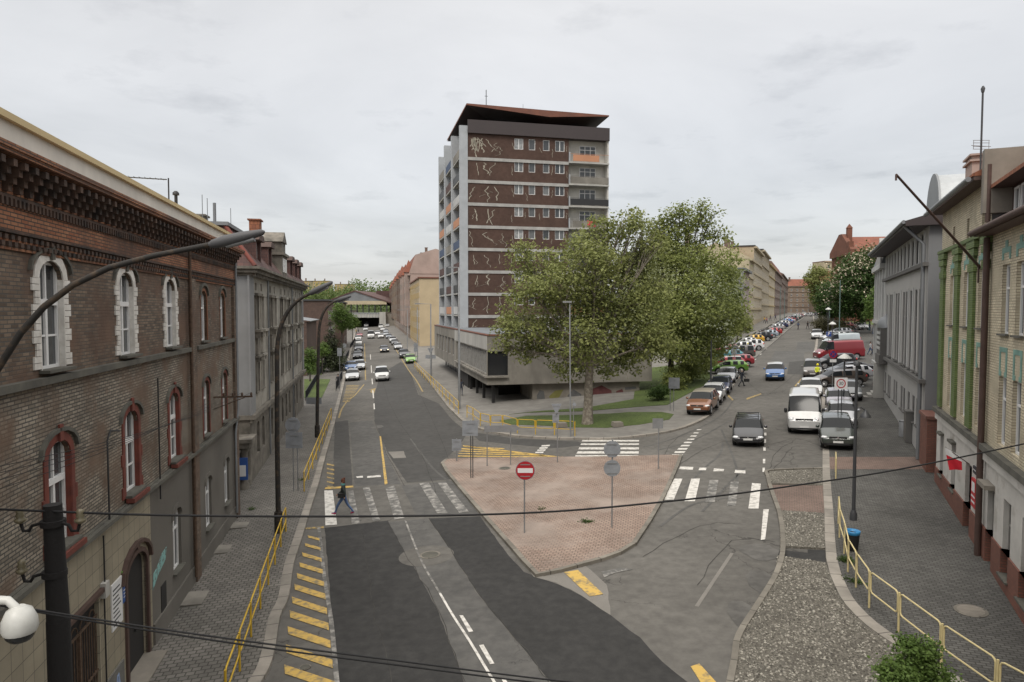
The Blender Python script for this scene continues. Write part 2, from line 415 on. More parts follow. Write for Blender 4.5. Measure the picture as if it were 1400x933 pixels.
# ---------------------------------------------------------------- ground, roads, pavements
drape('ground', [[(-900, -60), (1400, -60), (1400, 1500), (-900, 1500)]], 'earth', -0.02)
def merge_polys(name, polys, m, off): return drape(name, polys, m, off)
D1 = Vector((-0.2016, 0.9795)); D2 = Vector((0.401, 0.916))
lk_px = [(330, 990), (371, 908), (382, 848), (394, 820), (401, 774), (410, 746), (424, 699.5), (435.6, 662), (445, 625), (454, 593), (463.5, 556), (470, 528), (473, 514), (479, 487), (488, 449)]
LK = [(-4.2, -30), (-5.0, 2)] + [G(*p) for p in lk_px]
LK.append((LK[-1][0] - 0.2058 * 110, LK[-1][1] + 110))
ck_px = [(526, 451), (544, 476), (566.6, 498.5), (580, 514), (608, 552), (619, 564), (630.7, 575.7), (643, 583), (658, 588.6), (698, 597), (745, 600.5), (787.5, 601.6), (839, 601.6), (900, 594.5), (930, 588), (951.4, 580), (968.6, 570.8), (981.4, 555.8), (998.6, 534), (1011.5, 517)]
CKn = [G(*p) for p in ck_px]
c0 = CKn[0]
CK = [(c0[0] - 0.2058 * 110, c0[1] + 110)] + CKn
ck2_px = [(1017, 507), (1034, 489), (1060, 467), (1081, 449), (1098, 436)]
CK2 = [G(*p) for p in ck2_px]
e = CK2[-1]; CK3 = [(e[0] + 0.438 * 300, e[1] + 300)]
rk_px = [(1124.5, 560), (1125, 614), (1125, 653.5), (1127.7, 707), (1130, 768), (1142.7, 807), (1157, 832), (1185.5, 860.5), (1221, 885.5), (1262, 915), (1310, 945)]
RKn = [G(*p) for p in rk_px]
rk_far = [(1122, 540), (1114, 505), (1112, 485), (1116, 462), (1112, 440)]
RKf = [G(*p) for p in rk_far]
RK = [(RKf[-1][0] + 0.438 * 300, RKf[-1][1] + 300)] + RKf[::-1] + RKn + [(14, 3), (22, -30)]
road = drape('road', [[(-3.5, -30), (24, -30), (24, 3), (60, 60), (170, 160), (330, 720), (-60, 720), (-85, 360), (-150, 420), (-110, 300), (-40, 120), (-22, 60), (-15, 30), (-9, -30)]], 'asphalt', 0.0)
# raised pavements with their kerbs
LKp = smooth_line(LK[1:], 3)
drape('left_pavement', [[(-4.2, -30)] + [LK[1]] + LKp[1:] + [(LKp[-1][0] - 70, LKp[-1][1]), (-60, 60), (-30, 20), (-20, -30)]], 'paving_left', 0.12, 0.14)
strip('left_kerb', LKp, 0.34, 'kerb', 0.13, 0.14, side=-0.02)
wedge = smooth_line(CK[1:], 3)
drape('corner_pavement', [[CK[0]] + wedge + CK2 + CK3 + [(CK3[0][0] - 60, CK3[0][1]), (60, 330), (-20, 330)]], 'paving_far', 0.12, 0.14)
strip('corner_kerb', [CK[0]] + wedge + CK2[:1], 0.3, 'kerb', 0.13, 0.14, side=-0.02)
RKp = smooth_line(RK, 2)
drape('right_pavement', [RKp + [(60, -30), (60, 20), (200, 120), (RKp[0][0] + 200, RKp[0][1])]], 'paving', 0.12, 0.14)
strip('right_kerb', RKp, 0.34, 'kerb', 0.13, 0.14, side=-0.02)
# traffic island
isl_px = [(612, 630), (640, 628.5), (682, 628), (780, 627), (850, 626), (905, 624.5), (929, 624.3), (925, 636), (918.9, 650), (903.4, 683.4), (885.4, 714.3), (864.8, 745), (845, 757), (821, 765.7), (790, 774), (764.6, 781), (736.3, 787.6), (718, 768), (702.9, 750.3), (661.7, 704), (630.9, 668), (612, 645), (606.4, 634.6)]
ISL = [G(*p) for p in isl_px]
drape('traffic_island', [ISL], 'paving_red', 0.11, 0.12)
strip('traffic_island_kerb', [ISL[i] for i in range(6, 23)] + [ISL[0]], 0.18, 'kerb_dark', 0.12, 0.13, side=-0.02)
# gravel strip on the right
gr1 = P((1051.7, 646), (1125, 643), (1125, 666), (1050, 661))
gr2 = P((1067, 700), (1127.5, 704), (1128, 752), (1066, 749))
gr3 = P((1063, 762), (1129, 772), (1141, 807), (1156, 833), (1185, 861), (1221, 886), (1262, 916), (1300, 990), (985, 990), (1001, 907), (1009, 871), (1037, 825), (1059.5, 785.5))
drape('gravel_bed', [gr1, gr2, gr3], 'gravel', 0.075, 0.08)
# loose stones on the gravel
_st = random.Random(3); _vs = []; _fs = []
for poly, cnt in ((gr1, 900), (gr2, 2400), (gr3, 15000)):
    xs_ = [p[0] for p in poly]; ys_ = [p[1] for p in poly]; done = 0
    while done < cnt:
        x, y = _st.uniform(min(xs_), max(xs_)), _st.uniform(max(min(ys_), 11), max(ys_)); ins = False; j = len(poly) - 1
        for i in range(len(poly)):
            if (poly[i][1] > y) != (poly[j][1] > y) and x < (poly[j][0] - poly[i][0]) * (y - poly[i][1]) / (poly[j][1] - poly[i][1]) + poly[i][0]: ins = not ins
            j = i
        done += 1
        if not ins: continue
        z = zg(x, y) + .075; r_ = _st.uniform(.018, .045); a0 = _st.random() * 6; o_ = len(_vs)
        for q in range(4): a_ = a0 + q * 1.57 + _st.uniform(-.3, .3); _vs.append((x + r_ * math.cos(a_) * _st.uniform(.7, 1.2), y + r_ * math.sin(a_), z - .004 + _st.uniform(0, .01)))
        _vs.append((x + _st.uniform(-.3, .3) * r_, y + _st.uniform(-.3, .3) * r_, z + r_ * .8)); _fs += [(o_, o_+1, o_+4), (o_+1, o_+2, o_+4), (o_+2, o_+3, o_+4), (o_+3, o_, o_+4)]
M['pebble'] = mat('pebble', (.2, .18, .155), .9)
_n = M['pebble'].node_tree; _g = _n.nodes.new('ShaderNodeNewGeometry'); _c = _n.nodes.new('ShaderNodeValToRGB'); _c.color_ramp.elements[0].color = (.055, .05, .042, 1); _c.color_ramp.elements[1].color = (.38, .36, .31, 1); _c.color_ramp.elements.new(.6).color = (.135, .124, .104, 1)
_n.links.new(_g.outputs['Random Per Island'], _c.inputs[0]); _n.links.new(_c.outputs[0], _n.nodes['Principled BSDF'].inputs['Base Color'])
_me = bpy.data.meshes.new('loose_gravel'); _me.from_pydata(_vs, [], _fs); _me.materials.append(M['pebble']); o = link('loose_gravel', _me); o['kind'] = 'stuff'
drape('paved_crossing', [P((1049, 665), (1125, 666), (1127, 704), (1065, 700), (1058, 680))], 'paving_redgrey', 0.07, 0.08)
drape('drain_channel', [P((1066, 752), (1104, 757), (1104, 752), (1128, 753), (1129, 771), (1062, 764))], 'asphalt_dark', 0.02, 0.0)
gk = smooth_line([G(*p) for p in [(1125, 642), (1052, 644.5), (1047.5, 653), (1053.5, 675), (1064, 707), (1067.8, 750), (1059, 785.5), (1035.7, 825), (1007, 871), (1000, 907), (984, 985)]], 4)
strip('gravel_bed_kerb', gk, 0.17, 'kerb_dark', 0.115, 0.12, side=-0.02)
strip('gravel_bed_kerb', P((1050, 663.5), (1125, 664.5)), 0.12, 'kerb_dark', 0.10, 0.11)
# asphalt repairs
drape('road_repair', [rag(P((444, 722), (530, 712), (560, 765), (600, 838), (635, 933), (668, 1020), (472, 1020), (460, 933), (452, 815)))], 'asphalt_dark', 0.004)
drape('road_repair', [rag(P((586, 709), (656, 706), (672, 728), (696, 760), (716, 782), (736, 790), (765, 798), (795, 815), (835, 842), (875, 872), (905, 905), (940, 933), (990, 985), (830, 1020), (790, 972), (748, 928), (720, 892), (656, 816), (616, 752)))], 'asphalt_dark', 0.004)
drape('road_repair', [rag(P((512, 575), (530, 620), (556, 660), (621, 655), (606, 634), (609, 628), (626, 612), (640, 592), (618, 574), (600, 552), (572, 540), (560, 505), (548, 495), (520, 512), (512, 540)))], 'asphalt_soft', 0.004)
drape('road_repair', [rag(P((458, 577), (476, 575), (482, 664), (455, 667)))], 'asphalt_soft', 0.004)
drape('road_repair', [rag(P((641, 590), (700, 599.5), (790, 604), (800, 609), (760, 613), (700, 608), (655, 603)))], 'asphalt_soft', 0.004)
drape('road_repair', [rag(P((530, 714), (585, 709), (615, 752), (655, 816), (719, 892), (747, 928), (789, 972), (820, 1020), (670, 1020), (636, 933), (601, 838), (561, 765)))], 'asphalt_mid', 0.003)
drape('road_repair', [rag(P((549, 664), (570, 706), (655, 704), (622, 657)))], 'asphalt_mid', 0.003)
drape('road_repair', [rag(P((531, 618), (552, 617), (555, 626), (538, 627)))], 'asphalt_light', 0.008)
drape('road_repair', [rag(P((478, 578), (509, 575), (528, 620), (548, 662), (485, 665)))], 'asphalt_mid', 0.003)
drape('road_repair', [rag(P((700, 745), (706, 745), (741, 787), (795, 815), (765, 798), (730, 789)))], 'asphalt_light', 0.008)
drape('road_repair', [rag(P((737, 790), (800, 773), (830, 800), (835, 842), (795, 815)))], 'asphalt_light', 0.003)
drape('road_repair', [rag(P((1079, 495), (1112, 492), (1115, 512), (1076, 512)))], 'asphalt_soft', 0.004)
drape('road_repair', [rag(P((1090, 468), (1113, 467), (1113, 480), (1088, 484)))], 'asphalt_mid', 0.004)
drape('road_repair', [rag(P((1060, 480), (1100, 480), (1098, 497), (1050, 500)))], 'asphalt_mid', 0.003)
# round repair and manhole on the left street
def disc_px(cx, cy, r, n=28):
    c = G(cx, cy); return [(c[0] + r * math.cos(2*math.pi*k/n), c[1] + r * math.sin(2*math.pi*k/n)) for k in range(n)]
drape('road_repair', [disc_px(583, 760, 1.05)], 'asphalt', 0.010)
# tar seams
seams = [[(530, 714), (560, 765), (600, 838), (635, 933), (650, 970)], [(586, 709), (616, 752), (656, 816), (720, 892), (748, 928), (780, 970)],
         [(495, 726), (507, 800), (512, 850), (532, 900), (540, 960)], [(512, 575), (529, 620), (553, 664)], [(556, 661), (622, 656)], [(470, 710), (535, 706), (656, 704)],
         [(520, 512), (536, 560), (575, 620), (600, 690)], [(1098, 610), (1080, 614), (1068, 632), (1052, 645)], [(1060, 607), (1090, 600), (1124, 612)],
         [(930, 635), (990, 604), (1060, 607)], [(1085, 603), (1060, 620), (1052, 640)], [(955, 800), (1003, 740), (1060, 742)], [(880, 760), (960, 720), (1005, 715)],
         [(1050, 540), (1076, 521), (1100, 500)], [(1020, 520), (1045, 540), (1090, 545)], [(540, 480), (552, 496), (590, 570), (612, 628)], [(905, 625), (925, 600), (945, 590)]]
for s_ in seams:
    pts = [G(*p) for p in s_]
    pts = smooth_line(pts, 5)
    pts = [(x + random.uniform(-.05, .05), y + random.uniform(-.12, .12)) for x, y in pts]
    strip('tar_seam', pts, 0.022, 'crack_seal', 0.013)
# scuffs, skid marks and damp stains
for s_ in [[(955, 830), (978, 795), (1003, 757)]]:
    strip('tyre_mark', smooth_line([G(*p) for p in s_], 5), .12, 'asphalt_light', .008)
for s_ in [[(938, 668), (965, 640), (985, 622), (990, 605)], [(962, 700), (1000, 660), (1020, 640)], [(985, 588), (1005, 640), (1000, 690)], [(880, 612), (930, 597), (985, 570), (1005, 545)], [(900, 616), (950, 602), (1000, 575)], [(905, 720), (950, 690), (1010, 680)], [(560, 600), (590, 640), (625, 668)]]:
    strip('tyre_mark', smooth_line([G(*p) for p in s_], 6), .13, 'asphalt_mid', .009)
def blob(px_, py_, rx, ry, seed):
    r_ = random.Random(seed); c = G(px_, py_); return [(c[0] + rx * r_.uniform(.85, 1.05) * math.cos(2*math.pi*k/18), c[1] + ry * r_.uniform(.85, 1.05) * math.sin(2*math.pi*k/18)) for k in range(18)]
drape('damp_stain', [blob(1048, 800, .55, 1.3, 1), blob(1040, 755, .7, .9, 2), blob(1022, 845, .5, 1.2, 3)], 'asphalt_damp', .011)
drape('damp_stain', [blob(1104, 650, 1.0, .6, 5), blob(516, 584, .5, .8, 6), blob(489, 594, .3, .4, 7)], 'asphalt_damp', .012)
# white and yellow paint
W, WW, YL, YW = [], [], [], []
W.append(P((443.5, 671), (455, 671), (461, 718), (445, 719)))
WW.append(P((476, 672), (483, 671), (492, 716), (481, 717)))
WW.append(P((496, 667), (505, 666), (520, 712), (510, 714)))
WW.append(P((527, 668), (539, 664), (553, 709), (539, 711)))
WW.append(P((573, 661), (586, 660), (612, 702), (598, 703)))
WW.append(P((598, 660), (609, 659), (641, 700), (628, 702)))
for q in [((922, 655), (933, 655), (921, 684), (906, 684)), ((945, 655), (957, 655), (950, 686), (936, 686)), ((1028, 661), (1040, 662), (1037, 696), (1023, 696))]: W.append(P(*q))
for q in [((970, 657), (982, 657), (977, 687), (964, 687)), ((999, 659), (1010, 659), (1006, 692), (994, 692))]: WW.append(P(*q))
def z7(x, y): return (580 + x / 4.24, 420 + y / 4.24)
for x0, x1, y0, y1, sk in [(912, 1245, 772, 781, 5), (905, 1245, 792, 801, 5), (893, 1244, 815, 827, 6), (882, 1243, 838, 851, 8), (868, 1242, 860, 876, 10)]:
    W.append(P(z7(x0 + sk, y0), z7(x1, y0), z7(x1, y1), z7(x0, y1)))
for k in range(4):
    t = k / 4; a = (700, 800); b = (660, 850)
    cx = 690 - 12 * k; cy = 806 + 13 * k
    W.append(P(z7(cx - 8, cy - 4), z7(cx + 40, cy - 6), z7(cx + 34, cy + 3), z7(cx - 12, cy + 4)))
for k in range(9):
    t = k / 8; x = 956 - 30 * t; y = 588 + 35 * t; w = 5 + 9 * t; h = 1.2 + 1.4 * t
    W.append(P((x - w / 2, y - h / 2), (x + w / 2 + 1, y - h / 2), (x + w / 2 - 1, y + h / 2), (x - w / 2 - 2, y + h / 2)))
for x, y0, y1 in [(1046, 583, 587), (1046, 592, 596), (1045.5, 601, 606), (1045, 612, 617), (1044.5, 628, 634), (1044, 640, 646)]:
    W.append(P((x - 1.6, y0), (x + 1.6, y0), (x + 1.6, y1), (x - 1.6, y1)))
for q in [((930, 638.5), (948, 639), (947, 643), (928, 642)), ((956, 640), (966, 640), (965, 643.5), (955, 643.5)), ((1005, 643), (1019, 644), (1019, 648), (1004, 647)), ((976, 641), (990, 642), (989, 645), (975, 645)),
          ((1043.5, 697), (1051, 697), (1046, 738), (1040, 739)), ((487, 652), (496, 651), (496.5, 653.5), (488, 654)), ((502, 651.5), (520, 650), (521, 652.5), (502, 654)),
          ((628, 842), (633, 842), (647, 864), (641, 865)), ((655, 883), (661, 882), (676, 908), (670, 909)), ((686, 930), (691, 929), (706, 955), (700, 956))]: W.append(P(*q))
def line_px(pts, w): 
    a = [G(*p) for p in pts]; return smooth_line(a, 3)
for k, (pts, w) in enumerate([([(553, 712), (562, 736), (577, 772), (600, 812), (618, 843), (640, 877), (668, 924), (690, 960)], 0.075), ([(434, 722), (441, 790), (450, 850), (457, 933), (461, 975)], 0.13)]):
    pl = line_px(pts, w); a = pl; b = offset_line(pl, w)
    for i in range(len(a) - 1): W.append([a[i], a[i+1], b[i+1], b[i]]) if k == 0 and i > 8 else WW.append([a[i], a[i+1], b[i+1], b[i]])
for a, b in [((509, 534), (510, 545)), ((510.5, 552), (511, 560)), ((508, 518), (508.7, 526)), ((507, 500), (507.5, 510)), ((506, 485), (506.4, 492))]:
    A_, B_ = G(*a), G(*b); W.append([A_, B_, (B_[0] + .12, B_[1]), (A_[0] + .12, A_[1])])
# edge line of the angled bays
for k in range(9):
    a = (1022 + k * 7.6, 500 - k * 7.2); A_ = G(*a); W.append([A_, (A_[0] + .8, A_[1] + 1.4), (A_[0] + .95, A_[1] + 1.3), (A_[0] + .15, A_[1] - .1)])
WW.append(P((822, 782), (850, 777), (866, 779), (840, 784), (826, 790)))
# yellow hatching along the left kerb
for i in range(13):
    t = i
    yr = [738, 751, 766, 782, 799, 816, 836, 857, 881, 908, 938, 972, 1010][i]
    th = 3.0 + i * 0.85
    xr = 435 + (yr - 722) * 0.105
    ln = 16 + i * 5.3
    dy = -(4 + i * 1.9) 
    YL.append(P((xr - ln, yr + dy - th * .5), (xr, yr - th * .5), (xr + .5, yr + th * .6), (xr - ln + 1, yr + dy + th * .6)) )
YW.append(P((417, 722), (443, 720), (443, 723), (418, 724)))
for i in range(6):
    y = 635 + i * 6; YW.append(P((447, y - 1), (457, y + 1), (457, y + 3), (447, y + 1)))
YL.append(P((519, 597), (521, 597), (530, 662), (526, 663)))
YL.append(P((445, 667), (483, 664.5), (483.5, 667), (444, 669.5)))
# zigzag hatching and boundary at the far left bus bay
for k in range(12):
    y = 527 + k * 2.0; YW.append(P((474 - k * .5, y), (492 - k * 1.2, y), (491 - k * 1.2, y + .8), (474 - k * .5, y + .8)))
for pts in [[(497, 526), (484, 541), (478, 545)], [(474, 548), (466, 560), (462, 572)], [(498, 470), (499, 520)], [(533, 465), (545, 485), (557, 505), (568, 520), (577, 536)]]:
    pl = smooth_line([G(*p) for p in pts], 3); b = offset_line(pl, 0.16)
    for i in range(len(pl) - 1): YW.append([pl[i], pl[i+1], b[i+1], b[i]])
YW.append(P((501, 534), (514, 531), (511, 539), (506, 536), (508, 533)))
# fan of yellow bars left of the island
P0 = [(632, 609), (628, 616), (626, 621), (627, 626)]
for a, b, th in [((633, 610), (785, 628), 1.6), ((630, 614), (700, 618), 1.4), ((628, 617), (722, 621), 1.4), ((627, 620.5), (745, 623), 1.3), ((626, 624), (770, 625.5), 1.3), ((634, 611), (690, 614), 1.2), ((627, 627.5), (780, 627), 1.2)]:
    YL.append(P((a[0], a[1] - th/2), (b[0], b[1] - th/2), (b[0], b[1] + th/2), (a[0], a[1] + th/2)))
YL.append(P((771, 783), (790, 780), (825, 813), (806, 816)))
YL.append(P((944, 912), (956, 908), (985, 940), (965, 945)))
for q in [((1020, 545), (1040, 538), (1041, 539.5), (1021, 547)), ((1086, 528), (1095, 518), (1097, 519), (1088, 529)), ((996, 540), (1003, 547), (1001, 548), (994, 541)), ((648, 556), (652, 554), (654, 557), (650, 558)), ((629, 553), (636, 551), (637, 554), (631, 555)), ((640, 548), (652, 547), (652, 549), (641, 550))]: YW.append(P(*q))
drape('road_marking', W, 'white_paint', 0.017)
drape('road_marking', WW, 'white_worn', 0.0165)
drape('road_marking', YL, 'yellow_paint', 0.0175)
drape('road_marking', YW, 'yellow_worn', 0.016)
# grass and paths
drape('lawn', [P((683, 578), (700, 583), (735, 584), (790, 587), (830, 587.5), (875, 583), (915, 576), (921, 569), (905, 566), (860, 566), (835, 568), (780, 570), (720, 571))], 'grass', 0.15, 0.03)
drape('lawn', [P((696, 569), (720, 566.5), (800, 564.5), (880, 558), (912, 556), (940, 541), (966, 527), (974, 512), (958, 506), (930, 500), (885, 505), (870, 520), (866, 548), (800, 560), (730, 565))], 'grass', 0.15, 0.03)
for yy in ((546, 520), (514, 494), (487, 476)):
    drape('lawn', [P((416, yy[0]), (440, yy[0]), (452, yy[1]), (416, yy[1]))], 'grass', 0.15, 0.03)
drape('lawn', [P((1146, 436), (1210, 438), (1206, 446), (1150, 442))], 'grass', 0.15, 0.03)
drape('pavement_band', [P((1126, 628), (1280, 628), (1284, 645), (1126, 645))], 'paving_redgrey', 0.124)
# ---------------------------------------------------------------- building materials
M['brick_dark'] = mat('brick_dark', (0.105, 0.075, 0.053), 0.9, col2=(0.25, 0.185, 0.13), kind='brick', bw=0.25, bh=0.076, ms=0.012, mortar=(0.10, 0.09, 0.08), col3=(0.155, 0.095, 0.065), c3scale=0.7, dirt=0.45, dscale=0.7, bump=0.5, bd=0.015)
M['brick_grey'] = mat('brick_grey', (0.20, 0.17, 0.13), 0.9, col2=(0.38, 0.33, 0.26), kind='brick', bw=0.25, bh=0.076, ms=0.014, mortar=(0.085, 0.078, 0.07), col3=(0.17, 0.115, 0.08), c3scale=0.6, dirt=0.4, dscale=0.6, bump=0.5, bd=0.015)
M['brick_orange'] = mat('brick_orange', (0.31, 0.115, 0.055), 0.9, col2=(0.42, 0.20, 0.105), kind='brick', bw=0.25, bh=0.076, ms=0.012, mortar=(0.07, 0.055, 0.045), col3=(0.12, 0.07, 0.05), c3scale=0.5, dirt=0.45, dscale=0.9, bump=0.5, bd=0.015)
M['brick_sooty'] = mat('brick_sooty', (0.03, 0.024, 0.021), 0.9, col2=(0.10, 0.06, 0.042), scale=3)
M['brick_brown'] = mat('brick_brown', (0.10, 0.062, 0.05), 0.9, col2=(0.15, 0.09, 0.07), kind='brick', bw=0.3, bh=0.1, mortar=(0.09, 0.075, 0.065), dirt=0.4, dscale=0.3)
M['brick_church'] = mat('brick_church', (0.20, 0.08, 0.05), 0.9, col2=(0.15, 0.065, 0.042), scale=1.0, dirt=0.3)
M['brick_cream'] = mat('brick_cream', (0.74, 0.66, 0.48), 0.8, col2=(0.60, 0.52, 0.37), kind='brick', bw=0.26, bh=0.085, ms=0.013, mortar=(0.28, 0.24, 0.18), col3=(0.50, 0.44, 0.32), c3scale=0.8, dirt=0.35, dscale=0.8, bump=0.4, bd=0.01)
M['brick_red_glazed'] = mat('brick_red_glazed', (0.26, 0.10, 0.07), 0.6, col2=(0.20, 0.075, 0.055), kind='brick', bw=0.26, bh=0.085, mortar=(0.12, 0.08, 0.06), dirt=0.3)
M['green_glazed'] = mat('green_glazed', (0.12, 0.18, 0.05), 0.6, col2=(0.18, 0.24, 0.085), kind='brick', bw=0.26, bh=0.085, mortar=(0.06, 0.09, 0.03), dirt=0.35, dscale=1.5)
M['turquoise'] = mat('turquoise', (0.20, 0.36, 0.31), 0.6, dirt=0.35, dscale=2)
M['white_render'] = mat('white_render', (0.60, 0.58, 0.53), 0.9, dirt=0.35, dscale=0.6, bump=0.2, scale=8)
M['white_render_old'] = mat('white_render_old', (0.58, 0.56, 0.52), 0.9, col2=(0.36, 0.33, 0.29), scale=1.1, detail=9, lo=0.55, hi=0.7, dirt=0.3, dscale=0.5)
M['stucco_dark'] = mat('stucco_dark', (0.13, 0.12, 0.105), 0.95, col2=(0.20, 0.185, 0.16), scale=1.0, detail=9, dirt=0.45, dscale=0.5, bump=0.3, bscale=20)
M['stucco_grey'] = mat('stucco_grey', (0.48, 0.45, 0.39), 0.95, col2=(0.30, 0.28, 0.245), scale=0.8, detail=9, dirt=0.5, dscale=0.5, streak=0.35, bump=0.3, bscale=14)
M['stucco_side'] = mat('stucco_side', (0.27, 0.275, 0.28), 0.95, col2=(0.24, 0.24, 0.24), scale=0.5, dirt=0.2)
M['stone_dark'] = mat('stone_dark', (0.13, 0.12, 0.10), 0.95, col2=(0.25, 0.225, 0.19), scale=1.5, detail=8, dirt=0.4, dscale=1.2, bump=0.4, bscale=12)
M['ledge_dark'] = mat('ledge_dark', (0.075, 0.072, 0.062), 0.95, col2=(0.12, 0.115, 0.095), scale=2, detail=8)
M['tile_beige'] = mat('tile_beige', (0.34, 0.30, 0.22), 0.75, col2=(0.30, 0.265, 0.195), kind='brick', bw=0.4, bh=0.4, ms=0.008, mortar=(0.13, 0.115, 0.09), offset=0.0, dirt=0.3, dscale=0.6)
M['tile_lower'] = mat('tile_lower', (0.17, 0.165, 0.15), 0.9, dirt=0.4, dscale=1)
M['trim_red'] = mat('trim_red', (0.20, 0.05, 0.032), 0.8, col2=(0.14, 0.04, 0.03), scale=3, dirt=0.3, dscale=2)
M['trim_white'] = mat('trim_white', (0.78, 0.76, 0.71), 0.8, col2=(0.60, 0.57, 0.52), scale=5, detail=8, dirt=0.2, dscale=2)
M['trim_brown'] = mat('trim_brown', (0.085, 0.05, 0.04), 0.7, dirt=0.3, dscale=3)
M['parapet_white'] = mat('parapet_white', (0.72, 0.70, 0.63), 0.9, dirt=0.22, dscale=0.8, streak=0.4)
M['coping_yellow'] = mat('coping_yellow', (0.60, 0.47, 0.24), 0.55, dirt=0.15)
M['frame_white'] = mat('frame_white', (0.74, 0.74, 0.73), 0.45)
M['frame_brown'] = mat('frame_brown', (0.19, 0.07, 0.03), 0.55, dirt=0.2)
M['frame_grey'] = mat('frame_grey', (0.28, 0.27, 0.25), 0.6, dirt=0.2)
M['frame_green'] = mat('frame_green', (0.04, 0.13, 0.06), 0.6)
M['glass'] = mat('glass', (0.03, 0.034, 0.038), 0.06, spec=0.7, rand=(0.16, 0.165, 0.165), rpow=2.2)
M['glass_curtain'] = mat('glass_curtain', (0.20, 0.21, 0.21), 0.12, spec=0.7, col2=(0.42, 0.42, 0.41), scale=2.0, rand=(0.06, 0.065, 0.07))
M['glass_far'] = mat('glass_far', (0.03, 0.03, 0.032), 0.5, spec=.2)
M['glass_dark'] = mat('glass_dark', (0.02, 0.022, 0.024), 0.08, spec=0.6)
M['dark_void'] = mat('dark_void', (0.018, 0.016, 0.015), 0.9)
M['metal_dark'] = mat('metal_dark', (0.03, 0.03, 0.031), 0.5, metal=0.3)
M['rust_metal'] = mat('rust_metal', (0.06, 0.035, 0.022), 0.75, col2=(0.11, 0.07, 0.045), scale=8)
M['zinc'] = mat('zinc', (0.23, 0.24, 0.25), 0.5, metal=0.4, dirt=0.25)
M['zinc_pale'] = mat('zinc_pale', (0.42, 0.44, 0.45), 0.5, metal=0.3, dirt=0.25, dscale=1)
M['roof_felt'] = mat('roof_felt', (0.075, 0.076, 0.078), 0.9, dirt=0.3, dscale=0.5)
M['roof_felt_grey'] = mat('roof_felt_grey', (0.17, 0.185, 0.20), 0.85, dirt=0.3, dscale=0.5)
M['roof_slate_red'] = mat('roof_slate_red', (0.085, 0.045, 0.04), 0.8, col2=(0.12, 0.06, 0.05), kind='brick', bw=0.3, bh=0.2, mortar=(0.05, 0.03, 0.03), dirt=0.3)
M['roof_tile'] = mat('roof_tile', (0.34, 0.13, 0.065), 0.85, col2=(0.24, 0.09, 0.05), kind='brick', bw=0.25, bh=0.3, mortar=(0.12, 0.05, 0.03), dirt=0.35, dscale=0.8, bump=0.4)
M['roof_tile_far'] = mat('roof_tile_far', (0.25, 0.085, 0.05), 0.85, col2=(0.19, 0.07, 0.045), scale=1, dirt=0.3)
M['roof_brown_metal'] = mat('roof_brown_metal', (0.10, 0.055, 0.045), 0.6, dirt=0.25)
M['tower_brown'] = mat('tower_brown', (0.075, 0.042, 0.032), 0.95, col2=(0.10, 0.06, 0.046), scale=2.5, detail=8, dirt=0.3, dscale=0.5, bump=0.4, bscale=20)
M['tower_brown_base'] = mat('tower_brown_base', (0.10, 0.065, 0.055), 0.95, dirt=0.3)
M['tower_grey'] = mat('tower_grey', (0.40, 0.42, 0.44), 0.9, dirt=0.18, dscale=0.8)
M['tower_band'] = mat('tower_band', (0.42, 0.41, 0.39), 0.9, dirt=0.35, dscale=0.8)
M['tower_scrawl'] = mat('tower_scrawl', (0.40, 0.37, 0.30), 0.95, dirt=0.3, dscale=1.5)
M['fascia_brown'] = mat('fascia_brown', (0.048, 0.036, 0.036), 0.6, dirt=0.15)
M['roof_rust'] = mat('roof_rust', (0.20, 0.075, 0.045), 0.7, col2=(0.15, 0.06, 0.04), scale=1, dirt=0.2)
M['concrete'] = mat('concrete', (0.29, 0.27, 0.235), 0.9, col2=(0.20, 0.185, 0.16), scale=0.5, detail=9, dirt=0.42, dscale=0.35, streak=0.3, bump=0.2, bscale=15)
M['concrete_pale'] = mat('concrete_pale', (0.44, 0.43, 0.40), 0.9, dirt=0.3, dscale=0.6, streak=0.3)
M['concrete_wall'] = mat('concrete_wall', (0.25, 0.225, 0.19), 0.9, dirt=0.35, dscale=0.7)
M['render_cream'] = mat('render_cream', (0.50, 0.40, 0.26), 0.9, dirt=0.18, dscale=0.3)
M['render_ochre'] = mat('render_ochre', (0.40, 0.30, 0.14), 0.9, dirt=0.2)
M['render_pink'] = mat('render_pink', (0.40, 0.31, 0.27), 0.9, dirt=0.25, dscale=0.3)
M['render_brown'] = mat('render_brown', (0.20, 0.145, 0.115), 0.9, dirt=0.35, dscale=0.3)
M['render_brown2'] = mat('render_brown2', (0.26, 0.20, 0.155), 0.9, dirt=0.35, dscale=0.3)
M['render_green'] = mat('render_green', (0.44, 0.48, 0.30), 0.9, dirt=0.15)
M['render_sand'] = mat('render_sand', (0.48, 0.41, 0.28), 0.9, dirt=0.3, dscale=0.3)
M['render_sand2'] = mat('render_sand2', (0.42, 0.36, 0.25), 0.9, dirt=0.3, dscale=0.3)
M['render_grey_new'] = mat('render_grey_new', (0.38, 0.37, 0.355), 0.9, dirt=0.12, dscale=0.4)
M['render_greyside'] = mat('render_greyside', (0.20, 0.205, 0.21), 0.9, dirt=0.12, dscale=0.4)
M['render_grey_dark'] = mat('render_grey_dark', (0.13, 0.125, 0.118), 0.9, dirt=0.2, dscale=0.4)
M['render_pale'] = mat('render_pale', (0.50, 0.50, 0.49), 0.9, dirt=0.2, dscale=0.5)
M['cyan_graffiti'] = mat('cyan_graffiti', (0.22, 0.42, 0.40), 0.9, col2=(0.12, 0.13, 0.12), scale=7, detail=6, lo=0.5, hi=0.6)
M['blue_graffiti'] = mat('blue_graffiti', (0.25, 0.33, 0.50), 0.9)
M['sign_white'] = mat('sign_white', (0.68, 0.68, 0.68), 0.5)
M['sign_blue'] = mat('sign_blue', (0.03, 0.09, 0.30), 0.5)
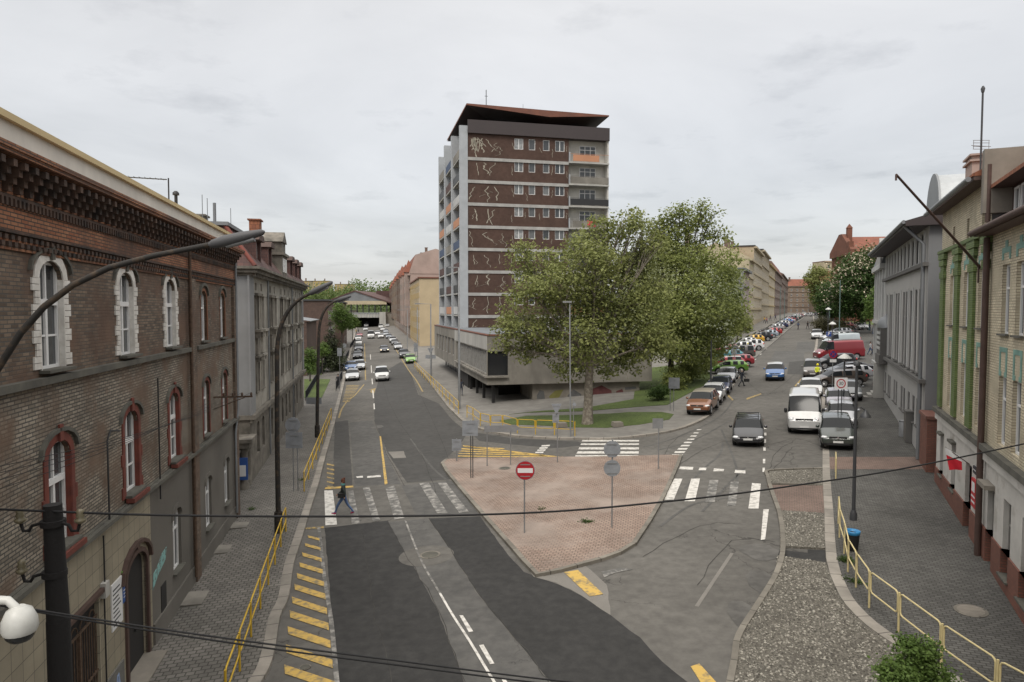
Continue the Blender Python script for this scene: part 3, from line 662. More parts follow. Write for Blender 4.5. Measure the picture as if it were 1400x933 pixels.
M['sign_green'] = mat('sign_green', (0.12, 0.25, 0.05), 0.5)
M['sign_red'] = mat('sign_red', (0.42, 0.02, 0.025), 0.5)
M['black'] = mat('black', (0.012, 0.012, 0.012), 0.6)
M['ink'] = mat('ink', (0.03, 0.03, 0.035), 0.8)
# ---------------------------------------------------------------- facade helpers
_wc = {}
def wmesh(w, h, style, fm, pm, th=0.07):
    k = (round(w, 2), round(h, 2), style, fm, pm)
    if k in _wc: return _wc[k]
    a = MB(); fw = 0.07 if style != 'thin' else 0.04
    a.box(-w/2, -w/2+fw, 0, th, 0, h); a.box(w/2-fw, w/2, 0, th, 0, h)
    a.box(-w/2+fw, w/2-fw, 0, th, 0, fw); a.box(-w/2+fw, w/2-fw, 0, th, h-fw, h)
    if style in ('c2', 'c2t', 'thin'): a.box(-0.045, 0.045, 0.005, th, fw, h-fw)
    if style == 'c3':
        for q in (-w/6, w/6): a.box(q-0.035, q+0.035, 0.005, th, fw, h-fw)
    if style in ('c2t', 'c1t', 'c3'):
        zt = h * 0.66
        if style == 'c2t':
            a.box(-w/2+fw, -0.045, 0.003, th, zt-.035, zt+.035); a.box(0.045, w/2-fw, 0.003, th, zt-.035, zt+.035)
        else: a.box(-w/2+fw, w/2-fw, 0.003, th, zt-.035, zt+.035)
    if style == 'c2tt':
        zt = h * 0.62
        a.box(-w/2+fw, w/2-fw, -0.02, th, zt-.06, zt+.06); a.box(-0.045, 0.045, 0.005, th, fw, zt-.06); a.box(-0.025, 0.025, 0.005, th, zt+.06, h-fw)
        a.box(-w/2+fw, -0.045, 0.02, th, zt*.5-.02, zt*.5+.02); a.box(0.045, w/2-fw, 0.02, th, zt*.5-.02, zt*.5+.02)
    g = MB(); g.quad((-w/2+.02, th-.02, .02), (w/2-.02, th-.02, .02), (w/2-.02, th-.02, h-.02), (-w/2+.02, th-.02, h-.02))
    _wc[k] = (a.mesh('window', fm), g.mesh('pane', pm))
    return _wc[k]
def wallmesh(mb, x0, x1, z0, z1, holes, y=0.0, rec=0.2):
    """front sheet with openings and their reveals; holes: (xa, xb, za, zb, arch_rise)"""
    hs = [h for h in holes if h[0] > x0 - 1e-6 and h[1] < x1 + 1e-6 and h[3] > z0 + 1e-6 and h[2] < z1 - 1e-6]
    hs = [(h[0], h[1], max(h[2], z0), min(h[3], z1), h[4] if len(h) > 4 else 0) for h in hs]
    rnd = lambda v: round(v, 4)
    xs = sorted({rnd(x0), rnd(x1)} | {rnd(h[0]) for h in hs} | {rnd(h[1]) for h in hs})
    zs = sorted({rnd(z0), rnd(z1)} | {rnd(h[2]) for h in hs} | {rnd(h[3]) for h in hs})
    for j in range(len(zs) - 1):
        za, zb = zs[j], zs[j+1]; zc = (za + zb) / 2; start = None
        for i in range(len(xs) - 1):
            xc = (xs[i] + xs[i+1]) / 2
            inside = any(h[0] < xc < h[1] and h[2] < zc < h[3] for h in hs)
            if not inside and start is None: start = xs[i]
            if inside and start is not None:
                mb.quad((start, y, za), (xs[i], y, za), (xs[i], y, zb), (start, y, zb)); start = None
        if start is not None: mb.quad((start, y, za), (xs[-1], y, za), (xs[-1], y, zb), (start, y, zb))
    for xa, xb, za, zb, ar in hs:
        t = y + rec
        mb.quad((xa, y, za), (xa, y, zb), (xa, t, zb), (xa, t, za)); mb.quad((xb, y, za), (xb, t, za), (xb, t, zb), (xb, y, zb))
        mb.quad((xa, y, za), (xa, t, za), (xb, t, za), (xb, y, za))
        if not ar: mb.quad((xa, y, zb), (xb, y, zb), (xb, t, zb), (xa, t, zb))
        else:
            n = 8; c = (xa + xb) / 2; hw = (xb - xa) / 2
            arc = [(c - hw * math.cos(math.pi * k / n), zb - ar + ar * math.sin(math.pi * k / n)) for k in range(n + 1)]
            for k in range(n):
                a, b = arc[k], arc[k+1]
                mb.quad((a[0], y, a[1]), (b[0], y, b[1]), (b[0], t, b[1]), (a[0], t, a[1]))
                mb.quad((a[0], y, a[1]), (b[0], y, b[1]), (b[0], y, zb), (a[0], y, zb))
def archband(mb, xc, hw, zs, rise, wd, y0, y1, n=8, legs=None):
    pin = [(xc - hw * math.cos(math.pi*k/n), zs + rise * math.sin(math.pi*k/n)) for k in range(n+1)]
    pout = [(xc - (hw+wd) * math.cos(math.pi*k/n), zs + (rise+wd) * math.sin(math.pi*k/n)) for k in range(n+1)]
    for k in range(n):
        mb.prism([pin[k], pin[k+1], pout[k+1], pout[k]], y0, y1, 'y')
    if legs is not None:
        mb.box(xc-hw-wd, xc-hw, y0, y1, legs, zs); mb.box(xc+hw, xc+hw+wd, y0, y1, legs, zs)
class Bld:
    def __init__(s, name, label, cat, O, vec, x0, group=None):
        s.a = math.atan2(vec[1], vec[0]); s.O = Vector((O[0], O[1])); s.ux = Vector((math.cos(s.a), math.sin(s.a))); s.uy = Vector((-s.ux.y, s.ux.x))
        b = s.O + s.ux * x0; s.x0 = x0; s.zb = zg(b.x, b.y)
        s.root = thing(name, label, cat, (b.x, b.y, s.zb), s.a, group); s.holes = []; s.wins = []; s.np = 0
    def part(s, name, mb, mats, parent=None):
        o = mb.build(name, mats, s.root if parent is None else parent)
        if parent is None: o.location = (-s.x0, 0, -s.zb)
        s.np += 1; return o
    def win(s, xc, z0, w, h, style='c2', fm='frame_white', pm='glass', arch=0, rec=0.2, sill=None, hole=True, name='window', y=0.0):
        if hole: s.holes.append((xc - w/2, xc + w/2, z0, z0 + h, arch))
        s.wins.append((xc, z0, w, h, style, fm, pm, y + rec, sill, name))
    def emit(s, sill_m='zinc'):
        for xc, z0, w, h, style, fm, pm, rec, sill, name in s.wins:
            fr, pn = wmesh(w, h, style, fm, pm)
            o = link(name, fr, s.root, (xc - s.x0, rec, z0 - s.zb)); link('pane', pn, o)
            if sill:
                k = ('sill', round(w, 2), sill_m, sill)
                if k not in _wc:
                    m = MB(); m.box(-w/2-.08, w/2+.08, -rec-sill, 0.01, -.05, .012); _wc[k] = m.mesh('sill', sill_m)
                link('sill', _wc[k], o)
    def shell(s, x0, x1, z0, z1, depth, m, sides=None, y=0.0, rec=0.2, back=True, name='wall'):
        mb = MB(); wallmesh(mb, x0, x1, z0, z1, s.holes, y, rec)
        mb.mi = 1 if sides else 0
        mb.quad((x0, depth, z0), (x0, y, z0), (x0, y, z1), (x0, depth, z1)); mb.quad((x1, y, z0), (x1, depth, z0), (x1, depth, z1), (x1, y, z1))
        mb.quad((x1, depth, z0), (x0, depth, z0), (x0, depth, z1), (x1, depth, z1)); mb.quad((x0, y, z1), (x1, y, z1), (x1, depth, z1), (x0, depth, z1))
        return s.part(name, mb, [m, sides or m])
FL = ((-6.4, 0), (-0.2058, 1)); FG = ((-6.8, 0), (-0.2058, 1)); FR = ((32.23, 60), (-0.438, -1))
# ---------------------------------------------------------------- brick school-like building, left foreground
def brick_building():
    b = Bld('brick_building', 'long sooty brick building on the left with arched windows, corbelled cornice and yellow roof coping', 'building', *FL, 2)
    up = [5.6, 9.75, 13.95, 18.2, 22.2]; side = [26.6, 29.9]
    for x in up: b.win(x, 8.42, 1.05, 2.15, 'c2tt', arch=.35, rec=.085, sill=.2)
    for x in side: b.win(x, 8.42, .95, 1.9, 'c1t', arch=.3, rec=.09, sill=.12)
    for x in up: b.win(x + .1, 4.8, 1.05, 2.15, 'c2tt', arch=.35, rec=.085, sill=.2)
    for x in side: b.win(x + .1, 4.8, .95, 2.1, 'c1t', arch=.3, rec=.09, sill=.12)
    for x in (22.4, 26.8, 30.2): b.win(x, 1.15, .95, 2.0, 'c2t', arch=.25, rec=.09, sill=.12)
    b.holes += [(17.65, 19.25, -.6, 3.05, .5), (13.9, 15.9, -.6, 3.0, 0)]
    D = 13
    b.shell(2, 32.5, 4.62, 10.7, D, 'brick_dark', name='wall', rec=.09)
    b.shell(2, 19.75, -.9, 4.42, D, 'tile_beige', name='tiled_wall', rec=.12)
    b.shell(19.75, 32.5, -.9, 4.42, D, 'stucco_dark', name='stucco_wall')
    # greyer brick of the middle storey
    m = MB(); wallmesh(m, 2, 32.5, 4.62, 8.2, b.holes, -.012, .02); b.part('middle_wall', m, 'brick_grey')
    m = MB(); wallmesh(m, 2, 32.52, 10.7, 12.2, [], -.05); m.box(2, 32.55, .0, D, 10.7, 12.2); m.box(2, 32.5, -.05, .01, 10.66, 10.7); b.part('frieze', m, 'brick_orange')
    m = MB(); m.box(2, 32.5, -.09, D, 4.42, 4.62); m.box(2, 32.5, -.2, -.09, 4.5, 4.6); b.part('string_course', m, 'ledge_dark')
    m = MB()
    m.box(2, 24.35, -.16, 0, 8.16, 8.3); m.box(25.05, 31.85, -.16, 0, 8.16, 8.3); b.part('sill_course', m, 'ledge_dark')
    for x in (24.4, 31.9):
        m = MB(); m.box(x, x + .6, -.12, 0, -.8, 4.4); m.box(x, x + .6, -.12, 0, 4.64, 10.7); m.box(x, x+.6, -.16, 0, 4.4, 4.64)
        b.part('pilaster', m, 'brick_dark')
    # corbelled cornice
    m = MB()
    x = 2.1
    while x < 32.5:
        m.box(x, x + .13, -.15, -.05, 11.66, 11.78); m.box(x, x + .13, -.23, -.05, 11.78, 11.9); m.box(x, x + .13, -.32, -.05, 11.9, 12.02); m.box(x, x + .13, -.42, -.05, 12.02, 12.14)
        x += .385
    x = 2.05
    while x < 32.5: m.box(x, x + .07, -.12, -.05, 11.42, 11.56); x += .15
    x = 2.05
    while x < 32.4: m.box(x, x + .11, -.1, 0, 10.72, 10.8); m.box(x + .11, x + .22, -.1, 0, 10.84, 10.92); x += .22
    m.box(2, 32.55, -.1, -.05, 11.56, 11.61); m.box(2, 32.6, -.17, -.05, 12.14, 12.2); m.box(2, 32.6, -.12, -.04, 10.95, 10.99)
    b.part('cornice', m, 'brick_sooty')
    m = MB(); m.box(2, 32.7, -.47, 0, 12.2, 12.27); m.box(2, 32.7, -.5, 0, 12.272, 12.36); b.part('cornice_edge', m, 'brick_orange')
    m = MB(); m.box(2, 31.0, -.18, D, 12.36, 12.84); b.part('parapet', m, 'parapet_white')
    m = MB(); m.box(2, 31.1, -.28, D + .1, 12.84, 12.96); b.part('coping', m, 'coping_yellow')
    # window surrounds: white painted brick above, red below
    for x in up:
        m = MB(); w = .525
        archband(m, x, w, 10.22, .36, .2, -.03, .05)
        for k in range(14):
            z = 8.46 + k * .126; e = .30 if k % 4 < 2 else .2
            m.box(x - w - e, x - w, -.035, .05, z, z + .115); m.box(x + w, x + w + e, -.035, .05, z, z + .115)
        m.box(x + w - .02, x + w + .01, -.03, .08, 8.42, 10.22); m.box(x - w - .01, x - w + .02, -.03, .08, 8.42, 10.22)
        b.part('window_surround', m, 'trim_white')
    for x in [u + .1 for u in up] :
        m = MB(); w = .525
        archband(m, x, w, 6.6, .36, .17, -.04, .05, legs=4.75)
        for z in (4.75, 5.6): m.box(x - w - .26, x - w - .17, -.045, .05, z, z + .3); m.box(x + w + .17, x + w + .26, -.045, .05, z, z + .3)
        m.box(x - w - .1, x + w + .1, -.26, -.06, 4.63, 4.74); m.box(x + w - .02, x + w + .01, -.03, .08, 4.8, 6.6)
        b.part('window_surround', m, 'trim_red')
    for x in [s_ + .1 for s_ in side]:
        m = MB(); archband(m, x, .475, 6.6, .31, .14, -.03, .05, legs=4.75); b.part('window_surround', m, 'trim_red')
    for x in side:
        m = MB(); archband(m, x, .475, 10.02, .31, .1, -.02, .05); m.box(x + .475, x + .56, -.03, .08, 8.42, 10.0); m.box(x - .5, x - .475, -.02, .08, 8.42, 10.0); b.part('window_surround', m, 'frame_brown')
    for x in up: m = MB(); archband(m, x, .86, 10.35, .42, .07, -.07, 0); m.box(x - .07, x + .07, -.08, -.02, 10.6, 10.88); b.part('hood_mould', m, 'ledge_dark')
    for x in side: m = MB(); archband(m, x, .6, 10.15, .38, .1, -.08, 0); b.part('hood_mould', m, 'ledge_dark')
    for x in [u + .1 for u in up]: m = MB(); archband(m, x, .80, 6.72, .42, .08, -.09, 0); b.part('hood_mould', m, 'ledge_dark')
    for x in [u + .1 for u in side]: m = MB(); archband(m, x, .6, 6.7, .36, .1, -.08, 0); b.part('hood_mould', m, 'ledge_dark')
    for x in [u + .1 for u in up]:
        m = MB(); m.box(x - .08, x + .08, -.09, -.045, 6.94, 7.28); b.part('keystone', m, 'trim_red')
    for x in (22.4, 26.8, 30.2): m = MB(); archband(m, x, .475, 2.9, .27, .16, -.05, .03); b.part('window_surround', m, 'stucco_dark')
    m = MB(); m.box(19.76, 32.5, -.06, 0, -.9, .5); b.part('plinth', m, 'stucco_dark')
    m = MB(); m.box(2, 17.3, -.04, .0, -.9, .75); b.part('plinth', m, 'tile_lower')
    # doorway with arched surround
    m = MB(); m.box(17.65, 19.25, .1, .15, -.6, 3.05); d = b.part('door', m, 'dark_void')
    m = MB(); m.box(18.5, 18.56, .04, .1, .9, 1.0); b.part('door_handle', m, 'metal_dark', d); 
    m = MB(); archband(m, 18.45, .8, 2.55, .5, .13, -.06, .05, legs=-.4); b.part('door_surround', m, 'trim_brown')
    m = MB(); archband(m, 18.45, 1.1, 2.62, .68, .1, -.1, 0); m.box(18.37, 18.53, -.09, 0, 3.19, 3.3); b.part('door_hood', m, 'trim_brown')
    m = MB(); m.box(17.6, 19.3, -.5, .28, -.5, -.06); b.part('door_step', m, 'concrete_wall')
    # barred gate
    m = MB(); m.box(13.9, 15.9, .1, .15, -.6, 3.0); b.part('gate_leaf', m, 'dark_void')
    m = MB()
    for k in range(15): m.tube([(13.97 + k * .133, .05, -.4), (13.97 + k * .133, .05, 2.55)], .014, 5)
    for z in (-.3, 1.2, 2.5, 2.9): m.box(13.9, 15.9, .035, .07, z, z + .05)
    for k in range(4): archband(m, 14.2 + k * .47, .15, 2.6, .15, .02, .04, .065, 6)
    m.box(14.88, 14.94, .02, .08, -.4, 2.55); b.part('gate_bars', m, 'rust_metal')
    m = MB(); m.box(13.7, 16.05, -.1, .0, 3.02, 3.12); b.part('gate_lintel', m, 'trim_brown')
    # wall furniture
    m = MB(); m.box(16.0, 16.25, -.12, 0, 2.85, 3.2); b.part('meter_box', m, 'concrete_pale')
    m = MB()
    m.tube([(16.15, -.05, 4.3), (16.15, -.05, 3.2)], .02, 5); m.tube([(16.1, -.05, 2.85), (16.1, -.05, .2)], .02, 5); b.part('wall_conduit', m, 'metal_dark'); m = MB(); m.tube([(16.4, -.1, 4.6), (16.4, -.1, 6.5), (16.6, -.1, 6.7), (17.2, -.1, 6.6)], .022, 5); b.part('wall_conduit', m, 'metal_dark'); m = MB(); m.tube([(20.4, -.1, 4.0), (20.4, -.1, 7.6)], .022, 5)
    b.part('wall_conduit', m, 'metal_dark')
    m = MB(); m.tube([(24.15, -.14, 12.1), (24.15, -.14, .2)], .055, 8); b.part('drainpipe', m, 'rust_metal'); m = MB(); m.tube([(32.3, -.14, 12.1), (32.3, -.14, 5.0), (31.6, -.14, 4.0), (31.6, -.14, .3)], .055, 8)
    b.part('drainpipe', m, 'zinc')
    m = MB(); m.box(20.55, 21.05, -.02, 0, .5, 1.3); b.part('vent_hatch', m, 'dark_void')
    m = MB(); m.prism([(19.8, 1.5), (20.3, 1.75), (21.05, 1.95), (21.2, 2.3), (20.7, 2.25), (20.2, 2.0), (19.9, 1.95)], -.012, 0, 'y'); b.part('graffiti', m, 'cyan_graffiti')
    m = MB()
    for x in (15.0, 15.5, 16.0, 16.6): m.prism([(x, -.1), (x + .12, -.1), (x + .3, .5), (x + .2, .6)], -.052, -.04, 'y'); m.prism([(x + .2, .5), (x + .3, .6), (x + .42, .2), (x + .34, .1)], -.052, -.04, 'y')
    b.part('graffiti', m, 'blue_graffiti')
    # bracket for the phone wires
    m = MB()
    for x in (27.9,): m.box(x, x + .05, -1.5, 0, 6.05, 6.12); m.tube([(x, 0, 5.6), (x, -1.2, 6.05)], .02, 5)
    for y in (-1.45, -1.1, -.75, -.4): m.lathe([(.03, 6.12), (.05, 6.17), (.03, 6.25)], 6, (27.92, y))
    b.part('wire_bracket', m, 'rust_metal')
    b.emit('ledge_dark')
    return b
BB = brick_building()
# information boards beside the arched door
def board(name, label, cat, fac, x0, x1, z0, z1, m, lines, ink='ink', group=None, y=-.03):
    O, vec = fac; a = math.atan2(vec[1], vec[0]); u = Vector((math.cos(a), math.sin(a)))
    p = Vector(O) + u * ((x0 + x1) / 2)
    t = thing(name, label, cat, (p.x, p.y, z0), a, group)
    w, h = x1 - x0, z1 - z0
    mb = MB(); mb.box(-w/2, w/2, y, 0, 0, h); mb.build('panel', m, t)
    mb = MB()
    for (a0, a1, b0, b1) in lines: mb.box(-w/2 + a0 * w, -w/2 + a1 * w, y - .004, y - .001, b0 * h, b1 * h)
    if lines: mb.build('print', ink, t)
    return t
tx = []
for k in range(9): tx.append((.1, .55 + .35 * ((k * 37) % 10) / 10, .08 + k * .095, .11 + k * .095))
board('notice_board', 'white printed notice board on the beige tiled wall next to the arched door', 'notice board', FL, 16.62, 17.32, 1.75, 2.9, 'sign_white', tx)
board('notice_board', 'small green plate above the blue plate beside the arched door', 'wall plate', FL, 17.36, 17.72, 2.62, 2.98, 'sign_green', [(.2, .8, .3, .38), (.3, .7, .55, .62)], 'sign_white')
board('notice_board', 'small blue plate with white text beside the arched door', 'wall plate', FL, 17.36, 17.62, 2.15, 2.58, 'sign_blue', [(.15, .85, .7, .76), (.15, .7, .5, .55), (.15, .8, .3, .35)], 'sign_white')
# ---------------------------------------------------------------- grey decayed tenement beyond it
def tenement():
    b = Bld('old_tenement', 'decayed grey stucco tenement with red mansard roof and dormers, left side beyond the brick building', 'building', *FG, 38.5)
    X0, X1 = 38.5, 68.7
    cols = [41.2, 43.2, 47.0, 49.0, 52.6, 54.9, 57.2, 60.8, 62.8, 66.2]
    for i, x in enumerate(cols):
        fm = ['frame_grey', 'frame_grey', 'frame_brown', 'frame_brown', 'frame_green', 'frame_brown', 'frame_green', 'frame_brown', 'frame_brown', 'frame_brown'][i]
        b.win(x, 8.5, 1.0, 1.9, 'c2t', fm if i != 4 else 'frame_brown', rec=.22)
        b.win(x, 4.75, 1.0, 1.8, 'c2t', 'frame_green' if i in (2, 4, 5, 6) else fm, rec=.22, sill=.08)
        b.win(x, 1.1 if i not in (3, 7) else .1, 1.0, 1.9 if i not in (3, 7) else 2.9, 'c2t', 'frame_grey' if i < 4 else 'frame_brown', 'glass_dark', arch=.3, rec=.25)
        b.win(x, 10.75, .6, .45, 'c1', 'frame_grey', 'glass_dark', rec=.15)
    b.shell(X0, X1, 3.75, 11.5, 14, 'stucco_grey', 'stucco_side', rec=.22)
    b.shell(X0, X1, -.6, 3.5, 14, 'stone_dark', 'stone_dark', name='ground_wall', rec=.25)
    m = MB(); m.box(X0 - .1, X1 + .1, -.28, 14, 3.5, 3.75); m.box(X0 - .05, X1, -.14, 0, 3.3, 3.5); b.part('string_course', m, 'stone_dark')
    m = MB(); m.box(X0 - .1, X1 + .1, -.2, 14, 11.5, 11.65); m.box(X0 - .3, X1 + .3, -.5, 14, 11.65, 11.85); m.box(X0 - .45, X1 + .45, -.7, 14, 11.85, 12.0)
    x = X0 + .1
    while x < X1: m.box(x, x + .16, -.4, -.2, 11.45, 11.65); x += .55
    b.part('cornice', m, 'stone_dark')
    m = MB(); m.box(X0 - .12, X0 + 1.4, -.1, 0, 3.75, 11.5); m.box(X1 - .9, X1 + .05, -.1, 0, 3.75, 11.5); m.box(X0, X1, -.05, 0, 10.45, 10.55); b.part('corner_strip', m, 'stucco_side')
    for i in range(0, len(cols)):
        m = MB(); x = cols[i]
        m.box(x - .72, x + .72, -.22, 0, 10.42, 10.58); m.box(x - .62, x - .5, -.08, 0, 8.45, 10.42); m.box(x + .5, x + .62, -.08, 0, 8.45, 10.42)
        m.box(x - .7, x + .7, -.34, 0, 8.3, 8.44); m.box(x - .75, x + .75, -.22, 0, 6.8, 6.92)
        m.prism([(x - .55, 7.0), (x + .55, 7.0), (x + .42, 7.6), (x + .55, 8.2), (x - .55, 8.2), (x - .42, 7.6)], -.14, 0, 'y')
        m.box(x - .62, x - .5, -.07, 0, 4.7, 6.75); m.box(x + .5, x + .62, -.07, 0, 4.7, 6.75)
        for q in (-.6, .45): m.box(x + q, x + q + .16, -.28, 0, 7.95, 8.3); m.box(x + q, x + q + .16, -.2, 0, 6.55, 6.8)
        b.part('window_surround', m, 'stucco_grey' if i % 2 else 'stone_dark')
    # mansard
    m = MB()
    A = [(X0 - .3, -.45, 12.0), (X1 + .3, -.45, 12.0), (X1 + .3, 14, 12.0), (X0 - .3, 14, 12.0)]; B_ = [(X0 + .9, 1.3, 14.3), (X1 - .9, 1.3, 14.3), (X1 - .9, 12.5, 14.3), (X0 + .9, 12.5, 14.3)]
    for i in range(4): j = (i + 1) % 4; m.quad(A[i], A[j], B_[j], B_[i])
    m.mi = 1; m.add(B_, [(0, 1, 2, 3)]); m.box(X0 + .7, X1 - .7, 1.1, 12.7, 14.3, 14.5)
    rf = b.part('roof', m, ['roof_slate_red', 'zinc'])
    m = MB(); m.tube([A[0], B_[0]], .12, 6); m.tube([A[3], B_[3]], .12, 6); b.part('ridge', m, 'trim_red', rf)
    for k, x in enumerate((41.8, 46.5, 58.8, 62.5, 66.0)):
        m = MB(); w = .95 if k != 1 else .8
        m.box(x - w, x - w + .25, -.1, 2.2, 12.0, 13.7); m.box(x + w - .25, x + w, -.1, 2.2, 12.0, 13.7); m.box(x - w + .25, x + w - .25, .15, 2.2, 12.0, 12.2)
        m.mi = 1; m.prism([(x - w - .15, 13.7), (x + w + .15, 13.7), (x + w - .2, 14.05), (x - w + .2, 14.05)], -.3, 2.6, 'y')
        d = b.part('dormer', m, ['roof_slate_red', 'trim_brown'])
        fr, pn = wmesh((w - .25) * 2, 1.45, 'c2t', 'frame_white', 'glass'); o = link('window', fr, d, (x, .1, 12.22))
    # ornate gable with rusty stack
    m = MB(); x = 52.5
    m.box(x - 1.6, x + 1.6, -.3, 1.2, 12.0, 13.6); m.box(x - 1.8, x + 1.8, -.45, 1.3, 13.6, 13.8); m.box(x - 1.1, x + 1.1, -.25, 1.0, 13.8, 14.6); m.prism([(x - 1.3, 14.6), (x + 1.3, 14.6), (x, 15.4)], -.35, 1.1, 'y')
    m.mi = 1; m.box(x - 1.0, x - .2, -.34, -.3, 12.4, 13.4); m.box(x + .2, x + 1.0, -.34, -.3, 12.4, 13.4)
    b.part('gable', m, ['stone_dark', 'frame_white'])
    m = MB(); m.box(49.6, 50.6, 1.0, 1.7, 13.4, 15.9); m.box(49.5, 50.7, .9, 1.8, 15.9, 16.0); b.part('chimney', m, 'roof_tile')
    m = MB(); m.box(44, 45.1, 3.4, 4.2, 14.4, 15.4); m.box(43.9, 45.2, 3.3, 4.3, 15.4, 15.5); b.part('chimney', m, 'stone_dark')
    m = MB()
    for x, z in ((39.6, 16.0), (40.8, 16.0), (47.5, 16.4)): m.tube([(x, 2.5, 14.4), (x, 2.5, z)], .02, 4)
    m.tube([(41.2, 2.2, 14.4), (41.2, 2.2, 15.8)], .09, 8); b.part('roof_mast', m, 'zinc')
    # stone porch at the near corner
    m = MB()
    for x in (37.3, 38.15): m.lathe([(.26, -.3), (.26, .2), (.2, .3), (.2, 1.9), (.27, 2.0), (.27, 2.2)], 10, (x, .15))
    m.box(36.9, 38.5, -.2, 1.0, 2.2, 2.5); m.box(36.8, 38.55, -.35, 1.0, 2.5, 2.7); m.box(36.9, 38.45, .5, 1.0, -.3, 2.2); b.part('porch', m, 'stone_dark')
    m = MB(); m.box(36.95, 37.0, -.1, .6, .5, 1.7); m.mi = 1; m.box(36.93, 36.95, 0, .5, .7, 1.3); b.part('poster', m, ['sign_blue', 'sign_white'])
    m = MB(); m.tube([(58.9, -.12, 11.6), (58.9, -.12, .2)], .06, 7); b.part('drainpipe', m, 'zinc'); m = MB(); m.tube([(45.2, -.12, 11.6), (45.2, -.12, .2)], .06, 7); b.part('drainpipe', m, 'zinc')
    b.emit('stone_dark')
tenement()
m = MB(); m.box(0, 3.9, 0, .35, 0, 2.3); m.box(-.05, 3.95, -.06, .41, 2.3, 2.42)
o = m.build('yard_wall', 'stucco_dark', None, (-6.8 - .2058 * 32.6 - .3, 32.5, -.3), math.atan2(1, -.2058)); tag(o, 'low dark rendered wall closing the gap between the brick building and the grey tenement', 'wall')
# roof clutter on the brick building
def roofpt(x, y, z, O=(-6.4, 0)): 
    a = math.atan2(1, -.2058); return (O[0] + math.cos(a) * x - math.sin(a) * y, math.sin(a) * x + math.cos(a) * y, z)
m = MB(); m.tube([(0, 0, 0), (0, 0, 1.1)], .025, 5); m.tube([(-.05, 0, 1.05), (-1.3, .1, 1.1)], .02, 5)
for k in range(7): m.tube([(-.2 - k * .17, -.16, 1.06 + k * .006), (-.2 - k * .17, .2, 1.06 + k * .006)], .008, 4)
tag(m.build('tv_antenna', 'metal_dark', None, AT(231, 276, 23.6) - Vector((0, 0, .3)), .2), 'thin television aerial on the roof of the brick building', 'antenna')
m = MB(); m.tube([(0, 0, 0), (0, 0, .9)], .06, 8); m.lathe([(.12, .9), (.12, .98), (.05, 1.05)], 8)
tag(m.build('vent_pipe', 'metal_dark', None, AT(241, 282, 25.5) - Vector((0, 0, .5)), 0), 'short dark vent pipe on the brick building roof beside the aerial', 'vent pipe')
